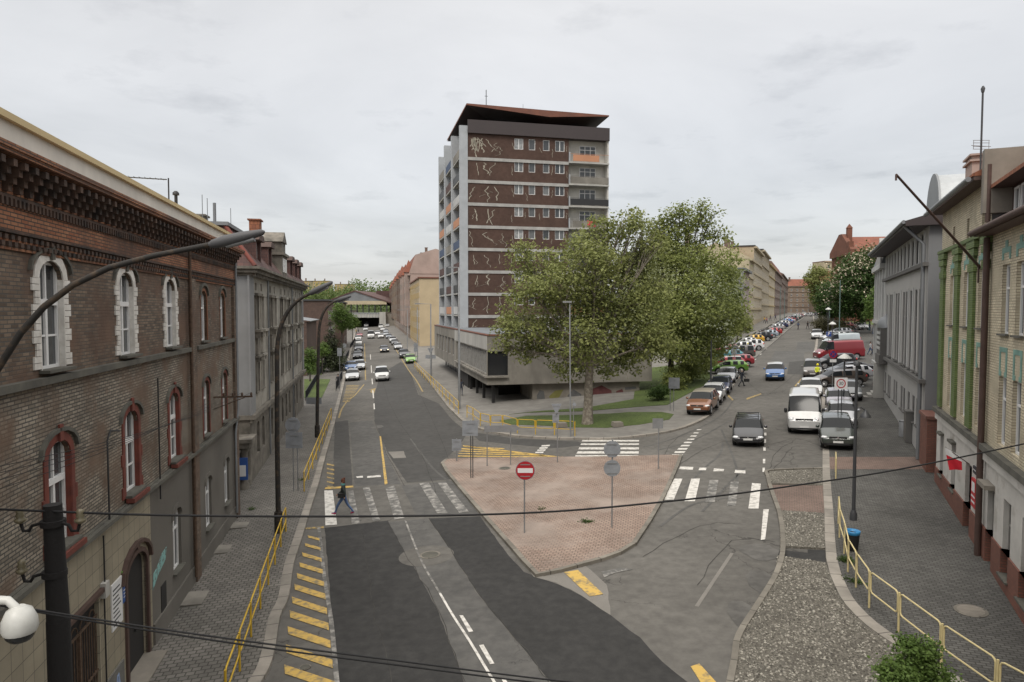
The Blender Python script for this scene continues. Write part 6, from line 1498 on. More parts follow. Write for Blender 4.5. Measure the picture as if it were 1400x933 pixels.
A('hatch', 521, 463, WH, 'small white hatchback driving beside the far white van', HL)
A('sedan', 516.5, 458.5, (.6, .6, .6), 'white saloon just behind the small white hatchback in the left street', HL)
A('van', 507.5, 463.5, WH, 'tall white delivery van driving in the far part of the left street', HL)
A('sedan', 500, 452.5, (.5, .5, .5), 'pale saloon between the two far white vans', HL)
A('van', 501, 447.5, (.6, .6, .6), 'white van coming out of the railway underpass', HL)
A('hatch', 523.5, 453, WH, 'white hatchback parked close to the last tenement', HL)
A('smallvan', 521, 449.5, (.6, .6, .58), 'cream white van parked beyond the white hatchback near the underpass', HL)
A('sedan', 528, 456, (.25, .27, .3), 'grey saloon parked along the darker brown tenement', HL)
A('sedan', 530, 447, (.5, .5, .5), 'tiny silver car on the right side in front of the railway bridge', HL)
A('suv', 430, 480.5, (.55, .55, .54), 'white car parked on the yard behind the garden hedge', (.5, -1), on=.12)
A('smallvan', 432, 472, (.55, .38, .10), 'yellow van behind the white car on the garden yard', (.5, -1), on=.12)
# --- right street, moving
A('estate', 1016, 612.5, (.015, .015, .018), 'black estate with roof rails driving towards the pedestrian crossing', (-.36, -1), rack=True, off=(.3, 0))
A('suv', 1059.5, 521.5, (.035, .12, .32), 'blue crossover with white roof driving down the right street', (-.40, -1), roof=WH)
A('suv', 1117, 464.5, (.52, .53, .54), 'silver white crossover driving down the far part of the right street', HR)
A('suv', 1099, 431, (.2, .17, .12), 'brownish car far up the right street', HR)
A('van', 1100, 594.5, WH, 'large white delivery van with black bumper standing at the right kerb', HR)
A('sedan', 1109, 545, WH, 'white saloon hidden behind the large white delivery van', HR)
A('mpv', 1111, 518, (.16, .145, .135), 'taupe people carrier facing the camera next to the worker in the yellow vest', HR)
# --- right pavement
A('suv', 1146, 616.5, (.045, .055, .048), 'dark green crossover parked on the right pavement, nearest the camera', (-.42, -1), on=.12)
A('hatch', 1153, 586, (.42, .43, .45), 'silver hatchback parked behind the dark green crossover', (-.42, -1), on=.12)
A('hatch', 1148, 564, (.30, .29, .33), 'lilac silver hatchback on the right pavement, third from the dark green crossover', (-.42, -1), on=.12)
A('hatch', 1163, 549, (.16, .17, .18), 'grey hatchback partly behind the lilac silver one', (-.42, -1), on=.12)
A('estate', 1152, 529, (.085, .065, .055), 'brown estate parked side on next to the taupe people carrier', (-1, .05), 's', on=.12)
A('hatch', 1166, 521, (.5, .5, .52), 'silver white car side on, just behind the brown estate', (-1, .05), 's', on=.12)
A('sedan', 1168, 515, (.03, .03, .036), 'black saloon side on between the silver white car and the black off-roader', (-1, .05), 's', on=.12)
A('suv', 1146, 504.5, (.02, .022, .026), 'black off-roader side on in front of the red van', (-1, .05), 's', on=.12)
A('van', 1152, 493, (.21, .012, .02), 'dark red high roofed van parked side on', (-1, .05), 's', on=.12)
A('smallvan', 1154, 474.5, (.45, .50, .52), 'pale silver blue van parked behind the dark red van', (-1, .05), 's', on=.12)
A('sedan', 1146, 466, (.55, .56, .57), 'silver car side on beyond the pale van', (-1, .05), 's', on=.12)
A('hatch', 1150, 460, (.30, .31, .33), 'grey car side on two places beyond the pale van', (-1, .05), 's', on=.12)
A('hatch', 1150, 455, (.08, .085, .1), 'dark car side on by the shrub, three places beyond the pale van', (-1, .05), 's', on=.12)
A('hatch', 1156, 450.5, (.35, .1, .1), 'reddish car at the far end of the side on row by the shrub', (-1, .05), 's', on=.12)
A('sedan', 1181.5, 451.5, (.5, .51, .52), 'silver car standing alone on the paved square near the villa', (-.2, -1), on=.12)
# --- left side of the right street: parallel, then side on
A('suv', 954, 568.5, (.21, .08, .035), 'copper orange crossover with cream roof, first of the kerb row by the lawn', (-.50, -1), roof=(.5, .45, .38), on=.12)
A('hatch', 971, 553, (.62, .63, .64), 'white hatchback second in the kerb row behind the copper crossover', (-.45, -1), on=.12)
A('hatch', 983, 540, (.018, .026, .07), 'dark navy hatchback third in the kerb row', (-.42, -1), on=.12)
A('sedan', 992, 525, (.34, .35, .37), 'silver car fourth in the kerb row, before the green coupe', (-.42, -1), on=.12)
PH = (-1, .22)
A('hatch', 1000, 511.5, (.16, .33, .055), 'apple green hatchback parked side on at the front of the angled row', PH, 's', on=.12)
A('estate', 993, 505, (.28, .015, .03), 'red estate with white roof behind the apple green hatchback', PH, 's', roof=WH, on=.12)
A('hatch', 1010, 502, (.27, .025, .035), 'bright red hatchback sticking out behind the apple green one', PH, 's', on=.12)
A('hatch', 997, 494, (.05, .20, .24), 'teal hatchback in the angled row behind the red cars', PH, 's', on=.12)
A('mpv', 1012, 491, (.09, .08, .075), 'dark brown people carrier beside the teal hatchback', PH, 's', on=.12)
A('sedan', 998, 485, (.16, .02, .03), 'maroon car under the leaves in the angled row', PH, 's', on=.12)
A('suv', 1013, 483, (.58, .58, .58), 'white tall car beside the maroon one', PH, 's', on=.12)
A('suv', 1026, 480, (.62, .62, .62), 'white crossover sticking out between the people carrier and the yellow car', PH, 's', on=.12)
A('hatch', 1020, 474.5, (.55, .56, .57), 'long white car right before the yellow one', PH, 's', on=.12)
A('hatch', 1030, 470, (.55, .32, .03), 'yellow hatchback in the angled row', PH, 's', on=.12)
A('suv', 1040, 467, (.025, .028, .035), 'black off-roader in the angled row just beyond the yellow hatchback', PH, 's', on=.12)
A('hatch', 1050, 462.5, (.30, .36, .42), 'pale blue car beyond the black off-roader', PH, 's', on=.12)
A('hatch', 1056, 459, (.36, .03, .03), 'red car beyond the pale blue one in the angled row', PH, 's', on=.12)
A('sedan', 1056, 455.5, (.06, .065, .07), 'dark grey saloon beyond the red car in the angled row', PH, 's', on=.12)
A('hatch', 1060, 452.5, (.45, .46, .47), 'silver hatchback beyond the dark grey saloon in the angled row', PH, 's', on=.12)
far = [('hatch', (.03, .04, .10), 'navy'), ('hatch', (.5, .5, .5), 'white'), ('sedan', (.05, .05, .055), 'black'), ('hatch', (.05, .15, .40), 'bright blue'), ('sedan', (.3, .31, .33), 'pewter'), ('hatch', (.30, .03, .04), 'crimson'),
       ('suv', (.10, .11, .12), 'graphite'), ('hatch', (.45, .46, .47), 'light silver'), ('sedan', (.04, .09, .08), 'bottle green'), ('hatch', (.5, .5, .48), 'cream white'), ('sedan', (.15, .16, .18), 'steel grey'), ('hatch', (.2, .05, .04), 'rust brown')]
for i, (k_, c_, nm_) in enumerate(far):
    t_ = i / 11
    A(k_, 1066 + 25 * t_ ** .9, 450 - 15.5 * t_ ** .75, c_, nm_ + ' car among the small distant ones parked beside the tall tenements', PH, 's', on=.12, group='distant cars parked along the right street')
for i, (px_, py_, c_, nm_) in enumerate(((1106, 433, (.4, .4, .4), 'grey white'), (1112, 432, (.05, .05, .06), 'blackish'), (1118, 431.5, (.5, .5, .5), 'whitish'), (1124, 431.5, (.2, .03, .03), 'dull red'))):
    A('hatch', px_, py_, c_, nm_ + ' car parked crosswise at the far end of the right street', (-1, 0), 's', group='distant cars across the end of the right street')
# ---------------------------------------------------------------- trees and shrubs
def leafmat(name, c1, c2, c3=None, tr=0.35):
    m = bpy.data.materials.new(name); m.use_nodes = True; nt = m.node_tree; nd = nt.nodes; lk = nt.links
    b = nd['Principled BSDF']; b.inputs['Roughness'].default_value = 0.6; b.inputs['Specular IOR Level'].default_value = 0.3
    g = nd.new('ShaderNodeNewGeometry'); tc = nd.new('ShaderNodeTexCoord')
    cr = nd.new('ShaderNodeValToRGB'); cr.color_ramp.elements[0].color = (*c1, 1); cr.color_ramp.elements[1].color = (*c2, 1)
    if c3: e = cr.color_ramp.elements.new(0.93); e.color = (*c2, 1); cr.color_ramp.elements[-1].color = (*c3, 1); 
    n = nd.new('ShaderNodeTexNoise'); n.inputs['Scale'].default_value = 0.5; n.inputs['Detail'].default_value = 3; lk.new(tc.outputs['Object'], n.inputs['Vector'])
    a = nd.new('ShaderNodeMath'); a.operation = 'MULTIPLY_ADD'; a.inputs[1].default_value = .55; lk.new(g.outputs['Random Per Island'], a.inputs[0])
    s = nd.new('ShaderNodeMath'); s.operation = 'MULTIPLY_ADD'; s.inputs[1].default_value = .9; s.inputs[2].default_value = -.2; lk.new(n.outputs[0], s.inputs[0]); lk.new(s.outputs[0], a.inputs[2])
    lk.new(a.outputs[0], cr.inputs[0]); lk.new(cr.outputs[0], b.inputs['Base Color'])
    t = nd.new('ShaderNodeBsdfTranslucent'); lk.new(cr.outputs[0], t.inputs[0]); mx = nd.new('ShaderNodeMixShader'); mx.inputs[0].default_value = tr
    out = nd['Material Output']; lk.new(b.outputs[0], mx.inputs[1]); lk.new(t.outputs[0], mx.inputs[2]); lk.new(mx.outputs[0], out.inputs[0])
    return m
M['leaf_plane'] = leafmat('leaf_plane', (0.11, 0.135, 0.035), (0.31, 0.33, 0.12), (0.44, 0.43, 0.22))
M['leaf_plane_dark'] = leafmat('leaf_plane_dark', (0.10, 0.13, 0.032), (0.29, 0.32, 0.10), (0.40, 0.40, 0.18))
M['leaf_chestnut'] = leafmat('leaf_chestnut', (0.03, 0.06, 0.015), (0.07, 0.12, 0.03), (0.09, 0.14, 0.04))
M['leaf_fresh'] = leafmat('leaf_fresh', (0.06, 0.11, 0.022), (0.14, 0.21, 0.05), (0.2, 0.27, 0.08))
M['leaf_conifer'] = leafmat('leaf_conifer', (0.018, 0.028, 0.010), (0.045, 0.055, 0.022), None, .05)
M['leaf_hedge'] = leafmat('leaf_hedge', (0.03, 0.06, 0.012), (0.08, 0.13, 0.03), None)
M['leaf_olive'] = leafmat('leaf_olive', (0.06, 0.06, 0.03), (0.13, 0.12, 0.06), None)
M['leaf_wood'] = leafmat('leaf_wood', (0.07, 0.11, 0.03), (0.15, 0.20, 0.06), None)
M['blossom'] = mat('blossom', (0.50, 0.43, 0.32), 0.8)
M['bark_plane'] = mat('bark_plane', (0.17, 0.145, 0.115), 0.9, col2=(0.30, 0.27, 0.22), scale=4, detail=7, lo=.45, hi=.6, bump=.5, bscale=9)
M['bark_dark'] = mat('bark_dark', (0.05, 0.042, 0.035), 0.95, bump=.5, scale=6)
def leaves(pts_r, n, size, mats, rnd, blossom=0, shell=.55, flat=.85, name='foliage'):
    """leaf-sized faces in clumps spread through blobs pts_r = [(centre, radius, weight)]"""
    vs = []; fs = []; mi = []
    tot = sum(r ** 2.2 for _, r in pts_r)
    for c, r in pts_r:
        k = max(8, int(n * r ** 2.2 / tot)); ncl = max(3, k // 26)
        for q in range(ncl):
            d = Vector((rnd.gauss(0, 1), rnd.gauss(0, 1), rnd.gauss(0, 1))).normalized()
            rr = r * (shell + (1.08 - shell) * rnd.random() ** .7) 
            cc = Vector(c) + Vector((d.x * rr, d.y * rr, d.z * rr * flat)); cs = r * .085 + size * 1.1
            isb = rnd.random() < blossom and d.z > -.2
            for t in range(26):
                p = cc + Vector((rnd.gauss(0, cs), rnd.gauss(0, cs), rnd.gauss(0, cs * .6)))
                nrm = (d * .4 + Vector((rnd.gauss(0, .6), rnd.gauss(0, .6), rnd.gauss(0, .6) + .8))).normalized()
                a = nrm.orthogonal().normalized(); b = nrm.cross(a); th = rnd.random() * 6.28
                u = (a * math.cos(th) + b * math.sin(th)); v = nrm.cross(u); s = size * rnd.uniform(.6, 1.25) * .5
                o = len(vs)
                vs += [p - u * s * 1.2, p + v * s * .75 - nrm * s * .2, p + u * s * 1.2, p - v * s * .75 - nrm * s * .2]
                fs.append((o, o+1, o+2, o+3)); mi.append(1 if isb and t < 9 else 0)
    me = bpy.data.meshes.new(name); me.from_pydata(vs, [], fs)
    for m_ in mats: me.materials.append(M[m_])
    me.polygons.foreach_set('material_index', mi); me.update()
    return me
def tree(name, label, base, blobs, r0, n, size, leafm, bark, seed, cat='tree', group=None, blossom=0, fork=.35, twigs=5, shell=.45, zoff=.12, lean=0):
    rnd = random.Random(seed)
    bx, by = base; bz = zg(bx, by) + zoff - .05
    t = thing(name, label, cat, (bx, by, bz), 0, group)
    B0 = Vector((bx, by, bz)); bl = [(Vector(c) - B0, r) for c, r in blobs]
    zmin = min(c.z - r for c, r in bl); zmax = max(c.z + r for c, r in bl)
    fz = max(zmin * .9, fork * zmax * .8)
    m = MB()
    tk = [(0, 0, 0), (lean * .3, 0, fz * .3), (lean * .7 + rnd.uniform(-.1, .1), 0, fz * .7), (lean, 0, fz)]
    m.tube(tk, [r0 * 1.35, r0 * 1.0, r0 * .9, r0 * .85], 10)
    F = Vector(tk[-1])
    for c, r in sorted(bl, key=lambda q: -q[1]):
        mid = F.lerp(c, .5) + Vector((rnd.uniform(-.3, .3) * r, rnd.uniform(-.3, .3) * r, r * .15)); 
        rr = r0 * min(.62, .3 + .12 * r)
        path = [F + Vector((0, 0, -.2)), F.lerp(mid, .5) + Vector((0, 0, -r * .08)), mid, c]
        m.tube(path, [rr, rr * .75, rr * .5, rr * .28], 6)
        for q in range(twigs):
            d = Vector((rnd.gauss(0, 1), rnd.gauss(0, 1), rnd.gauss(0, .8) + .3)).normalized() * r * rnd.uniform(.7, 1.05)
            s = mid.lerp(c, rnd.uniform(.2, 1.0)); e = c + d
            m.tube([s, s.lerp(e, .5) + Vector((rnd.uniform(-.1, .1) * r, 0, rnd.uniform(-.1, .15) * r)), e], [rr * .26, rr * .15, .012], 4, caps=False)
    m.build('trunk', bark, t)
    link('crown', leaves(bl, n, size, [leafm, 'blossom'], rnd, blossom, shell), t)
    return t
def pxblobs(lst, Y, seed=0, dj=.6):
    rnd = random.Random(seed); out = []
    for x, y, r in lst:
        R_ = r * Y / 933; yy = Y + rnd.uniform(-dj, dj) * R_ * 1.6
        out.append((AT(x, y, yy), R_))
    return out
g0 = G(803, 580, .12)
tree('plane_tree', 'large light green plane tree with pale trunk on the grass in front of the pavilion', g0,
     pxblobs([(850, 305, 24), (868, 300, 14), (832, 318, 22), (795, 335, 30), (735, 365, 34), (722, 395, 26), (762, 392, 38), (705, 430, 24), (690, 452, 20), (688, 476, 14), (752, 440, 36), (800, 405, 46), (850, 365, 38), (845, 415, 46), (875, 455, 44), (800, 462, 42), (745, 470, 26), (862, 482, 32), (825, 500, 20), (880, 395, 40), (714, 345, 18), (815, 362, 38), (905, 470, 22), (782, 500, 24), (720, 480, 18), (722, 452, 24), (878, 318, 18), (895, 335, 22), (815, 300, 12), (872, 350, 24)], 51, 3, .8), .34, 35000, .22, 'leaf_plane', 'bark_plane', 11, lean=.15, shell=.3, twigs=12)
g1 = G(917, 523, .12)
tree('plane_tree', 'dark green plane tree standing behind the large light green one beside the parked cars', g1,
     pxblobs([(965, 296, 18), (945, 305, 24), (915, 315, 22), (980, 322, 18), (900, 345, 34), (935, 350, 40), (968, 362, 36), (998, 372, 20), (985, 405, 34), (1008, 424, 20), (915, 395, 44), (950, 415, 44), (990, 440, 28), (905, 440, 40), (945, 465, 40), (980, 468, 26), (925, 472, 28), (960, 485, 20), (895, 462, 24), (912, 296, 14), (930, 286, 14), (960, 282, 10), (898, 312, 16)], 68, 5, .8), .3, 30000, .26, 'leaf_plane_dark', 'bark_dark', 12, shell=.3)
tree('street_tree', 'slim young tree with light leaves at the bend of the right street', G(1008, 470, .12), pxblobs([(1012, 445, 8), (1018, 438, 7), (1006, 452, 7), (1022, 450, 6)], 118, 6), .12, 2600, .25, 'leaf_plane', 'bark_dark', 13)
tree('chestnut_tree', 'big dark chestnut in blossom in front of the brick church', G(1180, 446, .12),
     pxblobs([(1190, 358, 24), (1170, 372, 26), (1200, 380, 26), (1158, 395, 24), (1185, 402, 30), (1150, 412, 18), (1202, 415, 22), (1172, 424, 20)], 125, 7), .5, 24000, .38, 'leaf_chestnut', 'bark_dark', 14, blossom=.6)
tree('chestnut_tree', 'smaller dark chestnut left of the big blossoming one', G(1138, 442, .12),
     pxblobs([(1138, 398, 16), (1130, 408, 14), (1148, 410, 15), (1138, 422, 15), (1152, 425, 12), (1128, 424, 10)], 140, 8), .35, 9000, .38, 'leaf_chestnut', 'bark_dark', 15, blossom=.15)
tree('lime_tree', 'pale green airy tree rising at the end of the right street', G(1121, 436, .12), pxblobs([(1116, 372, 10), (1124, 378, 11), (1110, 384, 10), (1119, 394, 12), (1128, 392, 9), (1116, 408, 10), (1124, 412, 10), (1108, 378, 7)], 175, 9), .35, 6500, .4, 'leaf_plane', 'bark_dark', 16)
tree('lime_tree', 'bright green bushy tree in front of the white villa', G(1200, 452, .12), pxblobs([(1198, 412, 10), (1202, 424, 11), (1193, 428, 9), (1204, 400, 8)], 100, 10), .2, 5000, .3, 'leaf_fresh', 'bark_dark', 17)
def shrub(name, label, base, r, n, size, lm, seed, sx=1.0, h=1.0, group=None, cat='shrub'):
    rnd = random.Random(seed); bx, by = base; z = zg(bx, by) + .12
    t = thing(name, label, cat, (bx, by, z), 0, group)
    bl = [(Vector((rnd.uniform(-.35, .35) * r * sx, rnd.uniform(-.35, .35) * r, r * h * rnd.uniform(.45, .8))), r * rnd.uniform(.5, .7)) for q in range(5)]
    m = MB(); 
    for c, rr in bl: m.tube([(0, 0, 0), c * .5, c], [.03, .025, .01], 4)
    m.build('stem', 'bark_dark', t); link('foliage', leaves(bl, n, size, [lm, 'blossom'], rnd, 0, .3), t)
shrub('shrub', 'round olive brown shrub at the right kerb beyond the white crossover', G(1126, 457), 2.3, 5000, .2, 'leaf_olive', 21)
shrub('shrub', 'low olive shrub under the white saucer lamps beside the side on cars', G(1144, 458), 2.0, 4000, .2, 'leaf_olive', 22)
shrub('hedge_bush', 'small round dark bush on the lawn behind the pavilion corner', G(903, 549), 1.15, 3500, .12, 'leaf_hedge', 23)
for i, (x, y, r, lb) in enumerate(((925, 535, 1.7, 'leafy green bush on the lawn right of the small round dark one'), (943, 523, 1.9, 'tall leafy bush in the middle of the hedge beside the parked cars'), (957, 512, 1.8, 'leafy bush at the upper end of the hedge beside the parked cars'))):
    shrub('hedge_bush', lb, G(x, y), r, 4500, .15, 'leaf_plane_dark', 24 + i, group='bushes along the lawn')
# left gardens
def cone_tree(name, label, base, H, R_, n, size, lm, seed):
    rnd = random.Random(seed); bx, by = base; z = zg(bx, by) + .1; t = thing(name, label, 'tree', (bx, by, z))
    m = MB(); m.tube([(0, 0, 0), (0, 0, H * .95)], [.18, .04], 7); m.build('trunk', 'bark_dark', t)
    bl = []
    for k in range(9):
        f = k / 8; rr = R_ * (1 - f) ** .75 * .62 + .25
        for q in range(4 if k < 6 else 1):
            a = rnd.random() * 6.28; bl.append((Vector((math.cos(a) * R_ * (1 - f) * .5, math.sin(a) * R_ * (1 - f) * .5, .9 + f * (H - 1.3))), rr))
    link('crown', leaves(bl, n, size, [lm, 'blossom'], rnd, 0, .3), t)
cone_tree('conifer', 'dark brown green conifer on the left beside the far pavement', G(453, 508, .1), 7.6, 2.0, 7000, .22, 'leaf_conifer', 31)
tree('garden_tree', 'bright green tree rising above the dark conifer', G(468, 492, .1), pxblobs([(465, 424, 9), (460, 432, 8), (472, 434, 9), (467, 444, 9), (478, 445, 6)], 120, 32), .16, 4200, .25, 'leaf_fresh', 'bark_dark', 32)
tree('garden_tree', 'small fresh green tree in the gardens next to the grey tenement', G(424, 522, .1), pxblobs([(424, 483, 7), (418, 494, 8), (428, 494, 7), (422, 504, 8)], 82, 33), .1, 3000, .18, 'leaf_fresh', 'bark_dark', 33)
tree('garden_tree', 'slight green tree between the lamp post and the dark conifer', G(441, 512, .1), pxblobs([(442, 474, 5.5), (446, 481, 5), (438, 482, 5)], 95, 34), .08, 1700, .18, 'leaf_fresh', 'bark_dark', 34)
tree('garden_tree', 'small light green tree in front of the brown villa', G(482, 466, .1), pxblobs([(482, 437, 5), (485, 443, 5), (480, 446, 4)], 165, 35), .1, 1500, .3, 'leaf_fresh', 'bark_dark', 35)
# wooded hill behind the station: too many trees to tell apart
rnd = random.Random(40); bl = []
for k in range(150):
    x = rnd.uniform(395, 640); y0 = 402 + 5 * math.sin((x - 400) / 30.0) - (8 if 440 < x < 505 else 0) + rnd.uniform(-2, 14); Y = rnd.uniform(430, 560)
    bl.append((AT(x, y0, Y), rnd.uniform(5, 9)))
for k in range(60):
    x = rnd.uniform(1050, 1330); bl.append((AT(x, rnd.uniform(405, 424), rnd.uniform(480, 620)), rnd.uniform(5, 8)))
me = leaves([(c, r) for c, r in bl], 26000, 1.5, ['leaf_wood', 'blossom'], rnd, 0, .5); o = link('distant_wood', me); o['kind'] = 'stuff'
m = MB(); n = 30
hp = []
for i in range(n + 1):
    x = -420 + i * 22; hp.append((x, 470 + 20 * math.sin(i), 0))
vs = []; fs = []
for i in range(n + 1):
    x = -420 + i * 22
    for j, (yy, zz) in enumerate(((430, 0), (500, 10), (600, 17 + 2 * math.sin(i * .7)), (800, 20), (1100, 14))): vs.append((x, yy, zz))
for i in range(n):
    for j in range(4): a = i * 5 + j; fs.append((a, a + 5, a + 6, a + 1))
m.add(vs, fs, True); o = m.build('hill', 'grass'); o['kind'] = 'structure'
# young tree at the bottom right corner
tree('young_tree', 'leafy young tree at the bottom right corner beside the pale yellow railing', (7.65, 12.9), [(AT(1250, 905, 12.9), .30), (AT(1228, 915, 12.7), .26), (AT(1272, 912, 13.0), .27), (AT(1252, 882, 12.9), .22), (AT(1222, 930, 12.6), .28), (AT(1285, 930, 13), .25), (AT(1250, 945, 12.8), .45), (AT(1232, 880, 12.9), .15), (AT(1280, 890, 12.9), .16)], .04, 9000, .065, 'leaf_fresh', 'bark_dark', 50, fork=.5)
# tufts of grass along the kerb line
o = link('weeds', leaves([(Vector((*G(x, y), zg(*G(x, y)) + .14)), r) for x, y, r in ((1156, 772, .22), (1170, 802, .12), (1160, 798, .1), (345, 700, .12), (412, 660, .1), (800, 718, .14), (806, 717, .1), (740, 700, .05), (384, 730, .1))], 1400, .06, ['leaf_hedge', 'blossom'], random.Random(9), 0, .2, .3)); o['kind'] = 'stuff'
# ---------------------------------------------------------------- street furniture
M['galv'] = mat('galv', (0.26, 0.265, 0.27), 0.5, metal=0.3, dirt=0.2, dscale=3)
M['sign_back'] = mat('sign_back', (0.27, 0.285, 0.305), 0.6, metal=0.1, dirt=0.25, dscale=3)
M['lamp_grey'] = mat('lamp_grey', (0.07, 0.07, 0.074), 0.6)
M['pole_dark'] = mat('pole_dark', (0.05, 0.052, 0.056), 0.5, metal=0.2)
M['pole_rust'] = mat('pole_rust', (0.022, 0.02, 0.018), 0.8, col2=(0.07, 0.048, 0.03), scale=6, lo=.5, hi=.65)
M['pole_green'] = mat('pole_green', (0.10, 0.15, 0.14), 0.6)
M['yellow_steel'] = mat('yellow_steel', (0.62, 0.40, 0.03), 0.5, dirt=0.25, dscale=4)
M['pale_yellow_steel'] = mat('pale_yellow_steel', (0.62, 0.52, 0.27), 0.55, dirt=0.2, dscale=4)
M['black_steel'] = mat('black_steel', (0.02, 0.022, 0.028), 0.5)
M['wire'] = mat('wire', (0.007, 0.007, 0.008), 0.8)
M['ceramic'] = mat('ceramic', (0.16, 0.14, 0.09), 0.3)
M['white_plastic'] = mat('white_plastic', (0.52, 0.52, 0.49), 0.4, dirt=0.2, dscale=6)
M['blue_bag'] = mat('blue_bag', (0.03, 0.20, 0.42), 0.45)
M['wood_pole'] = mat('wood_pole', (0.009, 0.008, 0.008), 0.9, bump=.4, scale=8)
def GZ(px, py, off=.12):
    x, y = G(px, py, off); return Vector((x, y, zg(x, y) + off))
def railing(name, label, pts, h, m_, group=None, rad=.031, style='panel'):
    """tubular guard railing standing on the pavement; each panel a part"""
    p0 = Vector(pts[0]); t = thing(name, label, 'railing', p0, 0, group)
    P_ = [Vector(p) - p0 for p in pts]
    for a, b in zip(P_, P_[1:]):
        m = MB(); d = (b - a); L = d.length; u = d / L; g_ = .06
        up = Vector((0, 0, 1)); s_ = a + u * g_; e_ = b - u * g_; c = .10
        if style == 'panel':
            lo = .45 * h
            loop = [s_ + up * (h - c), s_ + u * c * .3 + up * (h - c * .3), s_ + u * c + up * h, e_ - u * c + up * h, e_ - u * c * .3 + up * (h - c * .3), e_ + up * (h - c), e_ + up * (lo + c), e_ - u * c * .3 + up * (lo + c * .3), e_ - u * c + up * lo, s_ + u * c + up * lo, s_ + u * c * .3 + up * (lo + c * .3), s_ + up * (lo + c), s_ + up * (h - c)]
            m.tube(loop, rad * .8, 6, caps=False); m.tube([a - up * .02, a + up * h], rad, 6)
        else:
            m.tube([a + up * h, b + up * h], rad, 5); m.tube([a + up * .12, b + up * .12], rad * .8, 5); m.tube([a, a + up * h], rad, 5)
            k = max(2, int(L / .16))
            for q in range(1, k): w = a.lerp(b, q / k); m.tube([w + up * .12, w + up * h], .009, 4, caps=False)
        m.build('railing_panel', m_, t)
    m = MB(); m.tube([P_[-1] - Vector((0, 0, .02)), P_[-1] + Vector((0, 0, h))], rad, 6); m.build('post', m_, t)
    return t
def along(a, b, n, off=.12):
    A_, B_ = G(*a, off), G(*b, off); out = []
    for k in range(n + 1):
        x = A_[0] + (B_[0] - A_[0]) * k / n; y = A_[1] + (B_[1] - A_[1]) * k / n; out.append((x, y, zg(x, y) + off))
    return out
railing('yellow_railing', 'long yellow tubular railing along the left pavement beside the hatched strip', along((309, 975), (391, 727), 7), 1.05, 'yellow_steel')
railing('yellow_railing', 'second yellow railing on the left pavement beyond the pedestrian crossing', along((416, 672), (453, 575), 9), 1.05, 'yellow_steel')
railing('yellow_railing', 'yellow railing in front of the concrete pavilion in the left street', along((627, 566), (567, 504), 16), 1.05, 'yellow_steel')
z7p = [(248, 640), (283, 658), (325, 690), (383, 705), (455, 705), (540, 732), (645, 738), (755, 742), (873, 748)]
railing('yellow_railing', 'curved yellow railing at the street corner in front of the light green plane tree', [GZ(*z7(x, y)) for x, y in z7p], 1.0, 'yellow_steel')
railing('pale_yellow_railing', 'pale yellow tubular railing curving along the right pavement past the bin', [GZ(x, y) for x, y in ((1146, 716), (1147.5, 735), (1154, 757), (1159, 782), (1170, 803), (1188, 831), (1228, 864), (1286.5, 912), (1362, 968), (1440, 1015))], 1.08, 'pale_yellow_steel', rad=.03)
railing('pale_yellow_railing', 'single short pale yellow railing post panel before the green crossover', [GZ(1142.5, 655), GZ(1142, 645)], 1.0, 'pale_yellow_steel')
railing('black_railing', 'black barred railing nearest the silver saloon on the left pavement', along((459.5, 535), (468, 518), 4), 1.1, 'black_steel', 'black railings along the left kerb', style='bar')
railing('black_railing', 'black barred railing beside the black parked saloon', along((471, 497.5), (477, 486), 3), 1.1, 'black_steel', 'black railings along the left kerb', style='bar')
railing('black_railing', 'black barred railing furthest up the left pavement near the red hatchback', along((479, 477), (485.5, 467), 4), 1.1, 'black_steel', 'black railings along the left kerb', style='bar')
railing('garden_fence', 'dark low garden fence between the lawns and the left pavement', along((418, 548), (447, 497), 8), 1.0, 'black_steel', style='bar')
# --- street lamps with curved arms
def arm_lamp(label, base, pts, r, mt, head, hr=.07):
    b = Vector(base); t = thing('street_lamp', label, 'street lamp', b)
    m = MB(); m.tube([(0, 0, -.1), (0, 0, .9)], r * 1.7, 10); m.tube([(0, 0, .9)] + [tuple(Vector(p) - b) for p in pts], [r * 1.1] + [r * (1 - .35 * i / len(pts)) for i in range(len(pts))], 10); m.build('pole', mt, t)
    a = Vector(pts[-1]) - b; e = Vector(head) - b; u = (e - a)
    m = MB(); m.tube([a - u * .08, a, a + u * .25, a + u * .6, a + u * .95, e], [hr * .6, hr * 1.0, hr * 1.35, hr * 1.2, hr * .7, hr * .25], 10); m.build('lamp_head', 'lamp_grey', t)
    m = MB(); c = a + u * .5; m.tube([c + Vector((-u.x * .25, -u.y * .25, -hr * 1.1 - u.z * .25)), c + Vector((u.x * .3, u.y * .3, -hr * 1.1 + u.z * .3))], hr * .6, 8); m.build('lamp_lens', 'galv', t)
    return t
def arc(p0, p1, p2, n=10):
    p0, p1, p2 = Vector(p0), Vector(p1), Vector(p2); return [p0 * (1-t)**2 + p1 * 2*t*(1-t) + p2 * t*t for t in [k/n for k in range(n+1)]]
Y1 = 8.0
pA = AT(-28, 560, Y1)
base = Vector((pA.x - .05, Y1, zg(pA.x, Y1) + .12))
pts = [pA, AT(-5, 508, Y1), AT(28, 456, Y1), AT(60, 420, Y1), AT(100, 390, Y1), AT(150, 366, Y1), AT(210, 350, Y1), AT(292, 334, Y1)]
arm_lamp('rusty curved street lamp arm sweeping in from the left edge, nearest the camera', base, pts, .044, 'pole_rust', AT(362, 317, Y1), .052)
b2 = GZ(381, 728); Y2 = b2.y
pts = [AT(379, 600, Y2), AT(379, 480, Y2)] + arc(AT(379, 478, Y2), AT(382, 418, Y2), AT(425, 401, Y2), 8)[1:]
